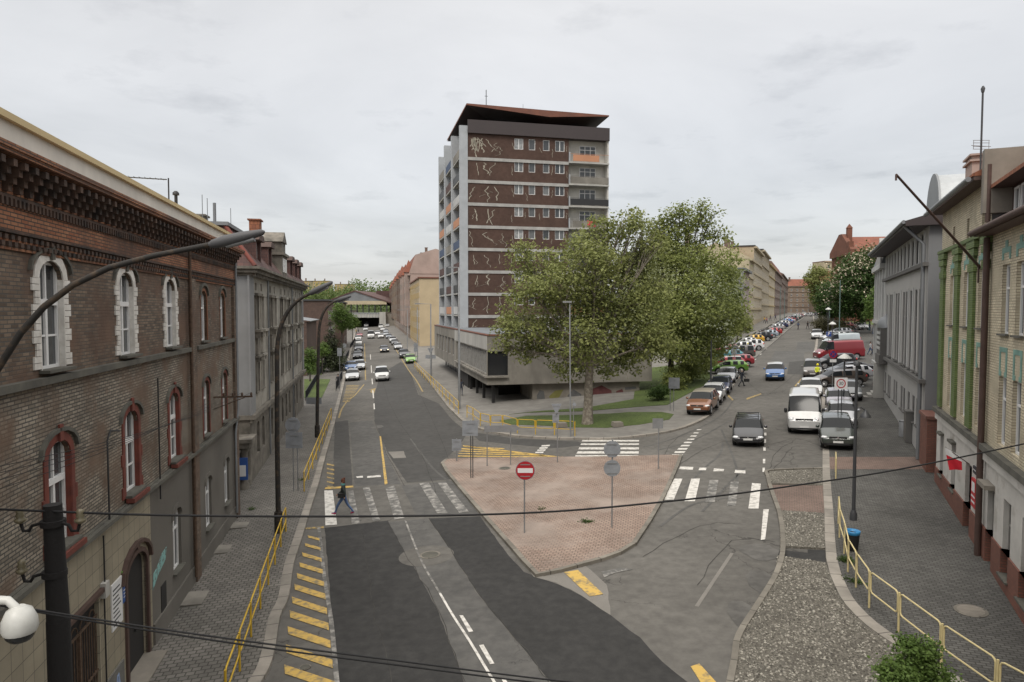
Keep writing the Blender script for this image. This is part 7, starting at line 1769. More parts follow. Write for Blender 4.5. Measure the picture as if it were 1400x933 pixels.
arm_lamp('slim curved arm street lamp at the end of the first yellow railing', b2, pts, .10, 'pole_rust', AT(455, 386, Y2), .10)
b3 = GZ(434, 598); Y3 = b3.y
pts = [AT(435, 500, Y3), AT(436, 458, Y3)] + arc(AT(436, 455, Y3), AT(438, 418, Y3), AT(462, 411, Y3), 8)[1:]
arm_lamp('curved arm street lamp further up the left pavement by the second yellow railing', b3, pts, .11, 'pole_rust', AT(480, 405, Y3), .13)
def angle_lamp(label, base, top, tip, r=.09):
    b = Vector(base); t = thing('street_lamp', label, 'street lamp', b)
    m = MB(); m.tube([(0, 0, -.1), tuple(Vector(top) - b), tuple(Vector(tip) - b)], [r, r * .8, r * .5], 8); m.build('pole', 'galv', t)
    q = Vector(tip) - b; m = MB(); m.box(q.x - .5, q.x + .1, q.y - .12, q.y + .12, q.z - .06, q.z + .06); m.build('lamp_head', 'galv', t)
def up(px, py, p): return AT(px, py, p.y)
q = GZ(589, 519); angle_lamp('grey right angled street lamp beside the yellow railing by the pavilion', q, up(589, 416, q), up(573, 415.5, q))
q = GZ(571, 496); angle_lamp('thin grey street lamp behind the lime green car', q, up(570.5, 420, q), up(558, 420, q), .08)
q = GZ(557, 486); angle_lamp('distant thin street lamp on the pavement by the cream apartment house', q, up(557, 424, q), up(547, 424, q), .08)
q = GZ(628, 559); angle_lamp('tall grey pole lamp at the pavilion corner end of the yellow railing', q, up(627, 366, q), up(621, 366, q), .11)
q = GZ(780, 597); angle_lamp('tall blue grey pole lamp beside the pale trunk of the plane tree', q, up(779, 414, q), up(779.5, 413, q), .055)
def saucer_lamp(label, base, top, r=.45, mt='pole_dark', cap=True, pr=.06):
    b = Vector(base); h = top - b; t = thing('street_lamp', label, 'street lamp', b, 0, 'saucer lamps on the right pavement')
    m = MB(); m.tube([(0, 0, -.1), (0, 0, .5)], pr * 1.6, 8); m.tube([(0, 0, .5), (0, 0, h.z - .25)], pr, 8); m.build('pole', mt, t)
    m = MB(); m.lathe([(r, h.z - .06), (r * .97, h.z - .02), (r * .45, h.z + .18), (r * .12, h.z + .28)], 18); m.build('lamp_shade', 'white_plastic', t)
    m = MB(); m.lathe([(.06, h.z - .3), (.16, h.z - .2), (.18, h.z - .08)], 12); m.build('lamp_glass', 'galv', t)
for label, bx, by, tx_, ty_, r in (('white saucer street lamp nearest the camera above the brown estate', 1153, 560, 1153, 489, .5), ('white saucer street lamp above the dark red van', 1137, 490, 1137, 443, .45),
     ('white saucer street lamp third from the camera by the shrub', 1131.5, 464, 1131.5, 423, .5), ('white saucer street lamp fourth from the camera', 1130, 452, 1130, 414, .5), ('white saucer street lamp furthest from the camera', 1127, 444, 1127, 406.5, .5)):
    q = GZ(bx, by); saucer_lamp(label, q, up(tx_, ty_, q), r)
def pole_only(name, label, px, py, ptop, r, mt, cat='pole', group=None):
    q = GZ(px, py); tq = up(px, ptop, q); t = thing(name, label, cat, q, 0, group)
    m = MB(); m.tube([(0, 0, -.1), (0, 0, tq.z - q.z)], [r, r * .7], 8); m.build('shaft', mt, t)
    m = MB(); m.lathe([(r * 1.8, -.02), (r * 1.8, .25), (r * 1.1, .4)], 10); m.build('pole_base', mt, t); return t, q, tq
t, q, tq = pole_only('lamp_post', 'tall dark lamp post with small bell lamp beside the blue topped bin', 1166.5, 711, 497, .075, 'pole_dark', 'lamp post')
m = MB(); h = tq.z - q.z; m.lathe([(.12, h - .1), (.13, h + .05), (.05, h + .1)], 10); m.build('cap', 'pole_dark', t)
zz = up(1170, 566, q).z - q.z; m = MB(); m.tube([(0, 0, zz + .2), (.2, 0, zz + .25), (.36, 0, zz + .15)], .022, 6); m.lathe([(.2, zz - .14), (.17, zz - .02), (.08, zz + .06), (.05, zz + .15)], 14, (.38, 0)); m.build('bell_lamp', 'pole_dark', t)
for px_, by_, ty_, lb in ((1133.5, 452, 384, 'tall slim green mast left of the saucer lamps'), (1147, 462, 383, 'tall slim green mast by the pale van'), (1188, 452, 388, 'tall slim green mast beside the lone silver car'), (1139, 447, 388, 'slim green mast between the chestnut trees'),
                          (1066, 450, 392, 'slim mast in front of the tall tenements, left one'), (1072, 446, 396, 'slim mast in front of the tall tenements, right one')):
    pole_only('mast', lb, px_, by_, ty_, .09, 'pole_green', 'mast', 'slim green masts')
pole_only('mast', 'dark thin pole under the dark plane tree by the kerb row of cars', 971.5, 533, 465, .09, 'pole_dark', 'mast')
# --- signs
def disc(m, r, y0, y1, cz, n=24, cx=0, oct_=False):
    k = 8 if oct_ else n; ph = math.pi / 8 if oct_ else 0
    m.prism([(cx + r * math.cos(2*math.pi*i/k + ph), cz + r * math.sin(2*math.pi*i/k + ph)) for i in range(k)], y0, y1, 'y')
def sign_post(name, label, px, py, parts, rz=0, off=.12, posts=(0,), pr=.03, ptop=None, pm='galv', cat='road sign', group=None):
    q = GZ(px, py, off); t = thing(name, label, cat, q, rz, group)
    sc = q.y / 933; Z = lambda yy: AT(px, yy, q.y).z - q.z
    top = Z(ptop)
    for x in posts: m = MB(); m.tube([(x, 0, -.1), (x, 0, top)], pr, 8); m.build('post', pm, t)
    for (kind, cx, cy, w, h, mt, nm) in parts:
        z = Z(cy); x = (cx - px) * sc; w *= sc; h *= sc; m = MB()
        if kind == 'rect': m.box(x - w/2, x + w/2, -.055, -.035, z - h/2, z + h/2)
        if kind == 'disc': disc(m, w/2, -.055, -.035, z, 28, x)
        if kind == 'oct': disc(m, w/2*1.06, -.055, -.035, z, 8, x, True)
        if kind == 'tri': m.prism([(x - w/2, z + h/2), (x + w/2, z + h/2), (x, z - h/2)], -.055, -.035, 'y')
        if kind == 'arrow': m.prism([(x - w/2, z - h/2), (x + w*.36, z - h/2 + .02), (x + w/2, z + .05), (x + w*.36, z + h/2), (x - w/2, z + h/2 - .05)], -.055, -.035, 'y')
        o = m.build(nm, mt, t)
        if mt == 'sign_back':
            m = MB(); 
            for dz in (-.3 * h, .3 * h): m.box(x - min(.2, w * .3), x + min(.2, w*.3), -.075, -.056, z + dz - .018, z + dz + .018)
            m.build('bracket', 'galv', o)
    return t, q, Z, sc
M['sign_red_face'] = mat('sign_red_face', (0.36, 0.012, 0.018), 0.45); M['sign_blue_face'] = mat('sign_blue_face', (0.012, 0.045, 0.20), 0.45)
t, q, Z, sc = sign_post('no_entry_sign', 'red round no entry sign with white bar standing on the brick traffic island', 717, 728, [('disc', 718, 643, 27, 27, 'sign_back', 'rim')], ptop=640)
z = Z(643); m = MB(); disc(m, 12.6 * sc, -.066, -.056, z, 32, 1 * sc); m.build('disc', 'sign_red_face', t)
m = MB(); x = 1 * sc; m.box(x - 10.5 * sc, x + 10.5 * sc, -.071, -.067, z - 3.2 * sc, z + 3.2 * sc); m.build('bar', 'sign_white', t)
sign_post('stop_sign', 'octagonal sign above a round one seen from behind, on the traffic island', 836.5, 721, [('oct', 836, 614, 23, 23, 'sign_back', 'octagonal_plate'), ('disc', 836, 640, 23, 23, 'sign_back', 'round_plate')], ptop=601)
sign_post('square_sign', 'square sign seen from behind on two dark posts at the left tip of the island', 645, 653, [('rect', 643, 585.5, 21.5, 21, 'sign_back', 'plate')], ptop=575, posts=(-.05, .06), pm='pole_dark', pr=.026)
sign_post('small_square_sign', 'small dark sign seen from behind beside the yellow hatching', 624.5, 630.5, [('rect', 624.5, 608.5, 13, 16, 'sign_back', 'plate')], ptop=600)
sign_post('direction_sign', 'pale arrow shaped direction board on two thin posts on the island', 666, 637, [('arrow', 687, 586, 50, 10, 'galv', 'board')], ptop=585, posts=(0, 1.35))
sign_post('give_way_sign', 'triangular give way sign and small plate seen from behind on the island edge', 762, 632, [('tri', 760.5, 560, 14, 16, 'sign_back', 'triangle'), ('rect', 759.5, 572, 9, 12, 'sign_back', 'plate')], ptop=552)
sign_post('small_square_sign', 'small pale square sign seen from behind at the right corner of the island', 900, 641, [('rect', 898.5, 579, 14.5, 14, 'galv', 'plate')], ptop=574)
sign_post('round_sign', 'round sign seen edge on beside the tall pole and plane tree trunk', 784, 597, [('disc', 785, 553, 5, 14, 'sign_back', 'plate')], ptop=546, pr=.025)
sign_post('round_sign', 'round sign above a square plate seen from behind on the left pavement', 403, 671, [('disc', 402, 581, 21, 21, 'sign_back', 'round_plate'), ('rect', 403.5, 602, 23, 22, 'sign_back', 'square_plate')], ptop=572, posts=(-.05, .18))
sign_post('info_board', 'blue grey board seen from behind near the second lamp on the left pavement', 432, 586, [('rect', 430, 548, 21, 9, 'sign_back', 'plate')], ptop=544)
sign_post('info_board', 'dark square board on the left pavement beside the black railing', 465, 540, [('rect', 465, 481.5, 6, 11, 'sign_back', 'plate')], ptop=476, group='small boards on the left pavement')
sign_post('info_board', 'small dark board next to the middle black railing', 471.5, 500, [('rect', 471.5, 473, 4.5, 6, 'sign_back', 'plate')], ptop=469, group='small boards on the left pavement')
sign_post('round_sign', 'dark triangular sign and board on the lamp side of the pavilion pavement', 590.5, 517, [('tri', 589, 480, 9, 8, 'sign_back', 'triangle'), ('rect', 589, 488, 14, 5, 'sign_back', 'plate')], ptop=476)
sign_post('round_sign', 'dark sign by the lime green car at the start of the yellow railing', 568, 500, [('disc', 568.5, 472, 6, 6, 'sign_back', 'disc'), ('rect', 568.5, 478, 5, 6, 'sign_back', 'plate')], ptop=468)
sign_post('square_sign', 'dark square sign on two posts on the lawn beside the copper crossover', 916, 562, [('rect', 921, 524, 15, 15, 'sign_back', 'plate')], ptop=516, posts=(0, .28))
sign_post('square_sign', 'grey square sign between the green hatchback and teal hatchback', 1004, 505, [('rect', 1003, 480, 7, 11, 'sign_back', 'plate')], ptop=474)
# 30 zone sign
t, q, Z, sc = sign_post('speed_limit_sign', 'square white speed limit sign with 30 in a red ring above the parked cars', 1147, 600, [('rect', 1147.5, 524.5, 17.5, 16, 'sign_white', 'plate')], ptop=517, posts=(-.1, .1), pr=.03, pm='pole_dark')
z = Z(524.5); x = .5 * sc
def ring(m, r0, r1, y0, y1, cx, cz, n=28):
    for i in range(n):
        a, b = 2*math.pi*i/n, 2*math.pi*(i+1)/n
        m.prism([(cx+r0*math.cos(a), cz+r0*math.sin(a)), (cx+r1*math.cos(a), cz+r1*math.sin(a)), (cx+r1*math.cos(b), cz+r1*math.sin(b)), (cx+r0*math.cos(b), cz+r0*math.sin(b))], y0, y1, 'y')
m = MB(); ring(m, 5.0 * sc, 6.4 * sc, -.062, -.056, x, z); m.build('red_ring', 'sign_red_face', t)
def text(name, s_, size, parent, loc, mt, ext=.002):
    c = bpy.data.curves.new(name, 'FONT'); c.body = s_; c.size = size; c.extrude = ext; c.align_x = 'CENTER'; c.align_y = 'CENTER'
    o = bpy.data.objects.new('tmp', c); COL.objects.link(o); dg = bpy.context.evaluated_depsgraph_get(); me = bpy.data.meshes.new_from_object(o.evaluated_get(dg)); bpy.data.objects.remove(o)
    me.materials.clear(); me.materials.append(M[mt])
    o = link(name, me, parent, loc); o.rotation_euler = (R(90), 0, 0); return o
text('number', '30', 6.6 * sc, t, (x, -.062, z), 'ink', .004)
# no stopping sign
t, q, Z, sc = sign_post('no_stopping_sign', 'round blue no stopping sign with red cross in front of the dark red van', 1137.5, 540, [('disc', 1137.5, 484.5, 11.5, 11.5, 'sign_red_face', 'disc'), ('rect', 1137.5, 493.5, 9, 4, 'sign_white', 'plate')], ptop=478)
z = Z(484.5); m = MB(); disc(m, 4.3 * sc, -.062, -.056, z); m.build('blue_face', 'sign_blue_face', t)
m = MB(); w = .8 * sc; L_ = 3.2 * sc
m.prism([(-L_, z - L_ + w), (-L_ + w, z - L_), (L_, z + L_ - w), (L_ - w, z + L_)], -.066, -.063, 'y'); m.prism([(-L_, z + L_ - w), (-L_ + w, z + L_), (L_, z - L_ + w), (L_ - w, z - L_)], -.0665, -.0635, 'y'); m.build('red_cross', 'sign_red_face', t)
t, q, Z, sc = sign_post('parking_sign', 'blue square parking sign with white letter P near the white crossover', 1132, 492, [('rect', 1132, 457, 7, 6.5, 'sign_blue_face', 'plate')], ptop=452)
text('letter', 'P', 6.5 * sc, t, (0, -.06, Z(457)), 'sign_white')
sign_post('square_sign', 'white information board at the edge of the far lawn by the church', 1162, 448, [('rect', 1162.5, 428, 7, 6, 'galv', 'plate')], ptop=424, posts=(-.2, .2))
# --- litter bin
q = GZ(1165, 752); t = thing('litter_bin', 'black litter bin lined with a blue bag beside the pale yellow railing', 'litter bin', q)
m = MB(); m.lathe([(.17, 0), (.19, .05), (.235, .62)], 18); m.build('bin_body', 'black', t)
m = MB(); m.lathe([(.215, .56), (.245, .58), (.255, .66), (.25, .70), (.19, .69), (.16, .60)], 18); m.build('bag', 'blue_bag', t)
# --- stone blocks, bollards and manholes
for px_, py_, lb in ((768, 584, 'dark square stone block on the grass left of the plane tree'), (844, 583, 'dark square stone block on the grass right of the plane tree trunk')):
    q = GZ(px_, py_, .15); m = MB(); m.prism([(-.38, 0), (.38, 0), (.32, .32), (-.32, .32)], -.3, .3, 'y'); tag(m.build('stone_block', 'concrete_wall', None, q, .2), lb, 'stone block')
def manhole(px_, py_, r, lb, off, mt='ledge_dark'):
    c = G(px_, py_); z = zg(*c) + off; t = thing('manhole_cover', lb, 'manhole cover', (c[0], c[1], z)); t.rotation_euler = (math.atan(.0156), -math.atan(.052), 0)
    m = MB(); m.lathe([(r, -.02), (r, .008)], 24); m.build('rim', 'kerb_dark', t)
    m = MB(); m.lathe([(r * .8, 0), (r * .8, .013)], 24)
    for k in range(-3, 4): w = math.sqrt(max(0, (r*.75)**2 - (k*r*.2)**2)); m.box(-w, w, k*r*.2-.015, k*r*.2+.015, .013, .018)
    m.build('lid', mt, t)
manhole(588, 759, .40, 'round manhole cover inside the round asphalt patch in the left street', .012)
manhole(690, 643, .34, 'round manhole cover on the brick traffic island', .115)
manhole(1327, 841, .42, 'round concrete manhole cover on the right pavement near the shop fronts', .125, 'concrete_wall')
manhole(417, 913, .16, 'small round valve cover on the yellow hatched strip', .012)
for px_, py_, w_, lb in ((302, 752, .7, 'second'), (328, 719, .6, 'third'), (266, 819, .8, 'first')):
    x, y = G(px_ + 0, py_, .12); m = MB(); m.box(-.35, .35, -w_ * .7, w_ * .7, 0, .04)
    tag(m.build('threshold_slab', 'concrete', None, (x, y, zg(x, y) + .12), .2), {'first': 'concrete slab at the foot of the dark stucco wall, closest to the camera', 'second': 'concrete slab on the left pavement, the middle one by the drainpipe', 'third': 'concrete slab on the left pavement near the end of the brick building'}[lb], 'slab')
# --- old black pole with insulators
q = AT(72, 690, 9.2); x, y = q.x, q.y; zb_ = zg(x, y) + .12
t = thing('utility_pole', 'thick old black utility pole with ceramic insulators at the lower left', 'utility pole', (x, y, zb_)); H_ = q.z - zb_
m = MB(); m.tube([(0.03, 0, -.1), (0.03, 0, H_ - 1.6)], .145, 14); m.tube([(0.03, 0, H_ - 1.6), (0, 0, H_)], [.14, .115], 14); m.build('shaft', 'wood_pole', t)
for dz in (.25, .95):
    m = MB(); m.lathe([(.155, H_ - dz - .04), (.155, H_ - dz + .04)], 14)
    m.tube([(-.14, -.02, H_ - dz), (-.26, -.04, H_ - dz - .03), (-.3, -.04, H_ - dz - .1), (-.38, -.04, H_ - dz - .1), (-.42, -.04, H_ - dz + .03)], .022, 7)
    if dz < .5: m.tube([(.14, -.02, H_ - dz), (.24, -.04, H_ - dz - .02), (.28, -.04, H_ - dz - .1), (.36, -.04, H_ - dz - .1), (.4, -.04, H_ - dz + .03)], .022, 7)
    m.build('bracket', 'wood_pole', t)
    for sx in ((-.42,) if dz > .5 else (-.42, .4)):
        m = MB(); zz = H_ - dz; m.lathe([(.03, zz), (.07, zz + .03), (.075, zz + .06), (.04, zz + .08), (.06, zz + .11), (.04, zz + .14), (.055, zz + .17), (.02, zz + .2)], 12, (sx, -.04)); m.build('insulator', 'ceramic', t)
# --- domed surveillance camera on its own mast outside the left edge
q = AT(27, 850, 5.0); bx, by = -4.7, 5.0; zb_ = zg(bx, by) + .12
t = thing('surveillance_camera', 'white dome surveillance camera on an arm at the lower left edge', 'camera', (bx, by, zb_))
r_ = q - Vector((bx, by, zb_))
m = MB(); m.tube([(0, 0, -.1), (0, 0, r_.z + .6)], .06, 10); m.build('mast', 'pole_dark', t)
m = MB(); m.tube([(0, 0, r_.z + .15), (r_.x - .35, 0, r_.z + .17), (r_.x - .08, 0, r_.z + .16), (r_.x, 0, r_.z + .08)], [.04, .036, .032, .032], 10); m.build('arm', 'white_plastic', t)
m = MB(); m.lathe([(.04, r_.z + .12), (.085, r_.z + .09), (.115, r_.z + .02), (.12, r_.z - .05), (.108, r_.z - .08)], 20, (r_.x, 0)); m.build('housing', 'white_plastic', t)
m = MB(); m.lathe([(.1, r_.z - .08), (.095, r_.z - .11), (.07, r_.z - .14), (.02, r_.z - .16)], 20, (r_.x, 0)); m.build('dome', 'glass_dark', t)
# --- overhead cables
def cable(label, pts, r, n=2, gap=.0, cat='cable', name='overhead_cable', grp=None):
    m = MB(); 
    m.tube(pts, r, 6); tag(m.build(name, 'wire'), label, cat, grp)
def sag(a, b, s_, n=24): 
    a, b = Vector(a), Vector(b); return [a.lerp(b, k/n) - Vector((0, 0, 4*s_*(k/n)*(1-k/n))) for k in range(n+1)]
a = AT(-260, 690, 9.2); b = AT(1500, 590, 13.5)
def through(pxs): return smooth3([AT(*p) for p in pxs])
def smooth3(p, n=6):
    out = []
    for i in range(len(p) - 1):
        p0, p1, p2, p3 = p[max(i-1,0)], p[i], p[i+1], p[min(i+2, len(p)-1)]
        for k in range(n):
            t = k/n; out.append(.5*((2*p1)+(p2-p0)*t+(2*p0-5*p1+4*p2-p3)*t*t+(3*p1-p0-3*p2+p3)*t**3))
    return out + [p[-1]]
cable('single thick black cable crossing the whole view above the traffic island', through([(-200, 689, 9), (-60, 694, 9), (60, 699, 9.1), (200, 704, 9.3), (350, 706, 9.6), (500, 706, 10), (650, 704, 10.4), (780, 698, 10.9), (900, 687, 11.4), (1000, 676, 12), (1100, 662, 12.7), (1200, 647, 13.4), (1300, 628, 14.2), (1400, 607, 15), (1440, 598, 15.3)]), .016)
for dy, lb in ((0, 'upper'), (6, 'lower')):
    cable(lb + ' strand of the twin black cable crossing the bottom of the view', through([(-60, 816 + dy * .4, 7), (20, 829 + dy * .4, 7), (120, 845 + dy * .6, 7.1), (260, 866 + dy * .8, 7.3), (400, 885 + dy, 7.6), (540, 903 + dy, 7.9), (680, 921 + dy, 8.2), (800, 935 + dy, 8.5), (950, 950 + dy, 8.8)]), .010, grp=None)
xb = fw(FL, 27.95, -1.45, 6.25)
for k, (px_, py_) in enumerate(((0, 640), (0, 652), (0, 665), (0, 682))):
    e_ = fw(FL, 27.95, [-1.45, -1.1, -.75, -.4][k], 6.25); s0 = AT(px_ - 90, py_ + 16, 8.6)
    cable(['topmost thin phone wire running to the wall bracket on the brick building', 'second thin phone wire from the top towards the wall bracket', 'third thin phone wire from the top towards the wall bracket', 'lowest thin phone wire running to the wall bracket'][k], sag(s0, e_, .25), .006, grp='phone wires in front of the brick building', name='phone_wire')
# flag pole bracket and mast on the right roofs
t = thing('roof_flagpole', 'long dark slanting flagpole projecting over the street from the green pilastered house', 'flagpole', fw(FR, 39.0, 0, 11.1), 0)
a0 = fw(FR, 39.0, 0, 11.1); e0 = AT(1225, 239, 21.2); m = MB(); m.tube([(0, 0, 0), tuple(e0 - a0)], [.05, .035], 8); m.lathe([(.06, 0), (.06, .1)], 8); m.v = m.v; m.build('shaft', 'trim_brown', t)
m = MB(); d_ = e0 - a0; m.tube([tuple(d_ * .02 + Vector((0, 0, -.6))), tuple(d_ * .02)], .03, 6); m.tube([tuple(d_), tuple(d_ + Vector((0, 0, -.18)))], .03, 6); m.build('bracket', 'trim_brown', t)
q = AT(1340, 240, 27); t = thing('roof_aerial', 'tall thin mast with a small aerial above the tiled roofs on the right', 'aerial', (q.x, q.y, 14.6))
h_ = AT(1342, 118, 27).z - 14.6; m = MB(); m.tube([(0, 0, 0), (0, 0, h_)], .035, 6); m.lathe([(.05, h_ - .25), (.08, h_ - .1), (.03, h_)], 8); m.build('mast', 'pole_dark', t)
za = AT(1340, 200, 27).z - 14.6; m = MB()
for dz in (-.12, .12):
    m.tube([(-.32, 0, za + dz), (.32, 0, za + dz)], .012, 5); m.tube([(-.32, 0, za + dz + .1), (.32, 0, za + dz + .1)], .012, 5)
m.tube([(-.45, -.1, za), (.45, .1, za)], .012, 5); m.tube([(-.3, 0, za - .12), (-.3, 0, za + .22)], .01, 5); m.tube([(.3, 0, za - .12), (.3, 0, za + .22)], .01, 5); m.build('aerial', 'galv', t)

q = GZ(1243, 604); t = thing('utility_cabinet', 'tall dark grey utility cabinet against the grey office wall', 'cabinet', q, math.atan2(-1, -.438))
m = MB(); m.box(-.45, .45, -.25, .25, 0, 1.75); m.box(-.48, .48, -.28, .28, 1.75, 1.83); m.build('body', 'render_grey_dark', t); m = MB(); m.box(-.4, -.01, -.265, -.25, .1, 1.7); m.build('door', 'stucco_dark', t); m = MB(); m.box(.01, .4, -.265, -.25, .1, 1.7); m.build('door', 'stucco_dark', t)
q = GZ(1234.5, 597); t = thing('metal_drum', 'pale grey metal drum beside the dark cabinet', 'drum', q)
m = MB(); m.lathe([(.24, 0), (.24, .95), (.2, 1.0)], 16); m.build('body', 'galv', t); m = MB(); m.lathe([(.25, .9), (.25, .94)], 16); m.build('band', 'pole_dark', t)
# ---------------------------------------------------------------- people
M['skin'] = mat('skin', (0.45, 0.27, 0.19), 0.6)
def cl(c): 
    k = 'cloth%.3f_%.3f_%.3f' % c
    if k not in M: M[k] = mat('cloth', c, 0.9)
    return k
_pp = {}
def person_mesh(pose):
    if pose in _pp: return _pp[pose]
    step = {'walk': .36, 'walk2': .26, 'stand': .04, 'work': .06}[pose]; arm = {'walk': .22, 'walk2': .18, 'stand': .03, 'work': .12}[pose]
    V = []; E = []; Rr = []
    def v(x, y, z, r, par=None):
        V.append((x, y, z)); Rr.append(r if isinstance(r, tuple) else (r, r))
        if par is not None: E.append((par, len(V) - 1))
        return len(V) - 1
    hz = .93 - step * .10
    pel = v(0, 0, hz, (.125, .155)); wai = v(.01, 0, hz + .16, (.105, .135), pel); che = v(.02, 0, hz + .36, (.115, .165), wai); nb = v(.01, 0, hz + .50, (.06, .07), che); nk = v(.02, 0, hz + .57, .05, nb)
    hd = v(.035, 0, hz + .65, (.085, .075), nk); ht = v(.03, 0, hz + .75, (.08, .07), hd)
    for s_, ph in ((1, 1), (-1, -1)):
        st = step * ph
        hip = v(0, .10 * s_, hz - .05, .095, pel); kx = st * .55 + .05; kn = v(kx, .105 * s_, hz * .53, .062, hip)
        if ph > 0: an = v(st * 1.05, .11 * s_, .09, .042, kn); hl = v(st * 1.05 - .03, .11 * s_, .05, .042, an); v(st * 1.05 + .17, .12 * s_, .06 + (.05 if step > .2 else 0), .032, an)
        else: an = v(st * 1.15 - .02, .11 * s_, .12 if step > .2 else .09, .042, kn); hl = v(st * 1.15 - .05, .11 * s_, .09 if step > .2 else .05, .042, an); v(st * 1.15 + .13, .12 * s_, .04, .032, an)
        sh = v(.01, .17 * s_, hz + .45, .06, che); ax = -arm * ph
        el = v(ax * .6 - .02, .235 * s_, hz + .19, .046, sh); bend = .16 if pose != 'work' else .22
        wr = v(ax * 1.0 + bend * .6, .23 * s_, hz - .02 + bend * .35, .033, el); hn = v(ax * 1.08 + bend * .8, .22 * s_, hz - .08 + bend * .35, (.02, .036), wr); v(ax * 1.1 + bend * .95, .215 * s_, hz - .15 + bend * .35, (.012, .026), hn)
        v(ax * 1.05 + bend * .85 + .03, .19 * s_, hz - .08 + bend * .35, .012, wr)
    me = bpy.data.meshes.new('p'); me.from_pydata(V, E, []); o = bpy.data.objects.new('p', me); COL.objects.link(o)
    o.modifiers.new('k', 'SKIN'); me.skin_vertices[0].data[0].use_root = True
    for i, r in enumerate(Rr): me.skin_vertices[0].data[i].radius = r
    md = o.modifiers.new('s', 'SUBSURF'); md.levels = 1; md.render_levels = 1
    dg = bpy.context.evaluated_depsgraph_get(); dg.update(); ev = bpy.data.meshes.new_from_object(o.evaluated_get(dg)); bpy.data.objects.remove(o)
    hands = [Vector(V[i]) for i in range(len(V)) if Rr[i] in ((.02, .036), (.012, .026))] ; ev.materials.clear()
    for k in range(4): ev.materials.append(M['skin'])
    for p in ev.polygons:
        c = p.center; mi = 1
        if c.z > hz + .535: mi = 0
        elif c.z < .085 or (c.z < .13 and abs(c.x) > .2): mi = 3
        elif c.z < hz + .02 and abs(c.y) < .19: mi = 2
        if any((c - h).length < .055 for h in hands): mi = 0
        p.material_index = mi; p.use_smooth = True
    # face details: nose, eyes, mouth and ears sunk into the head surface
    bm = bmesh.new(); bm.from_mesh(ev)
    for (x, y, z, r) in ((.118, 0, hz + .655, .014), (.0, .08, hz + .66, .018), (.0, -.08, hz + .66, .018)):
        bmesh.ops.create_icosphere(bm, subdivisions=1, radius=r, matrix=Matrix.Translation((x, y, z)))
    bm.to_mesh(ev); bm.free()
    h = MB(); n = 12
    prof = [(.088, hz + .63), (.097, hz + .68), (.092, hz + .74), (.07, hz + .80), (.03, hz + .83)]
    h.lathe(prof, n); h.v = [(v_[0] * 1.02 + .012, v_[1] * .92, v_[2] + (v_[0] * .35 if v_[2] < hz + .7 else 0)) for v_ in h.v]
    hm = h.mesh('hair', 'ink')
    e = MB()
    for y in (-.03, .03): e.box(.098, .116, y - .009, y + .009, hz + .672, hz + .682)
    em = e.mesh('eyes', 'ink')
    _pp[pose] = (ev, hm, em, hz); return _pp[pose]
def person(px, py, label, rz, pose, top, leg, hair=(.03, .02, .015), shoe=(.02, .02, .02), h=1.0, off=0.0, group=None, skirt=False):
    ev, hm, em, hz = person_mesh(pose); x, y = G(px, py, off)
    t = thing('person', label, 'person', (x, y, zg(x, y) + off), rz, group); s_ = h; t.scale = (s_, s_, s_)
    o = link('body', ev, t)
    for i, c in ((1, top), (2, leg), (3, shoe)): o.material_slots[i].link = 'OBJECT'; o.material_slots[i].material = M[cl(c)]
    o = link('hair', hm, t); o.material_slots[0].link = 'OBJECT'; o.material_slots[0].material = M[cl(hair)]
    link('eyes', em, t)
    return t, Vector((x, y, zg(x, y) + off)), hz
t, q, hz = person(470, 704, 'woman in black jacket and blue jeans striding over the left pedestrian crossing', 3.1, 'walk', (.022, .028, .026), (.07, .115, .22), (.10, .035, .02), (.35, .03, .08), 1.0)
m = MB(); m.lathe([(.085, hz + .50), (.10, hz + .545), (.08, hz + .585)], 12, (.02, 0)); m.build('scarf', cl((.10, .28, .27)), t)
m = MB(); m.lathe([(.02, hz + .78), (.045, hz + .80), (.045, hz + .84), (.02, hz + .865)], 10, (-.05, 0)); m.build('hair_bun', cl((.10, .035, .02)), t)
m = MB(); m.prism([(-.14, 0), (.12, 0), (.14, .2), (-.12, .22)], -.05, .05, 'y'); o = m.build('shoulder_bag', 'black', None, q + Vector((-.05, -.28, hz - .02)), .05); tag(o, 'black bag hanging at the hip of the striding woman', 'bag')
person(630.5, 541, 'cyclist like dark figure walking on the pavement beside the pavilion', 1.6, 'walk2', (.03, .035, .05), (.03, .035, .05), off=.12)
t, q, hz = person(1013.5, 529, 'grey haired man in dark clothes walking with a black bag beside the kerb', 0.3, 'walk', (.02, .025, .035), (.025, .028, .035), (.35, .30, .26))
m = MB(); m.box(-.2, .3, -.08, .08, -.28, 0); m.tube([(-.1, 0, 0), (0, 0, .1), (.15, 0, 0)], .01, 5); tag(m.build('carried_bag', 'black', None, q + Vector((.42, -.1, .78)), .2), 'black bag carried by the grey haired man', 'bag')
t, q, hz = person(1117, 522, 'road worker in a yellow high visibility vest and yellow helmet', -1.7, 'work', (.62, .68, .03), (.03, .03, .032), (.7, .6, .02))
m = MB(); m.lathe([(.12, hz + .70), (.115, hz + .76), (.08, hz + .83), (.03, hz + .86)], 14, (.03, 0)); m.build('helmet', cl((.75, .62, .03)), t)
t, q, hz = person(1197.5, 541, 'person in dark clothes with a red backpack standing on the right pavement', 1.4, 'stand', (.05, .012, .02), (.018, .018, .022), off=.12)
m = MB(); m.prism([(-.15, 0), (.15, 0), (.16, .3), (.1, .42), (-.1, .42), (-.16, .3)], -.09, .09, 'y'); tag(m.build('backpack', cl((.45, .02, .06)), None, q + Vector((0, -.2, 1.0)), -.1), 'red backpack on the back of the person by the steps', 'backpack')
person(1091, 451, 'person in blue coat crossing the upper right street', .4, 'walk2', (.06, .08, .14), (.05, .04, .05))
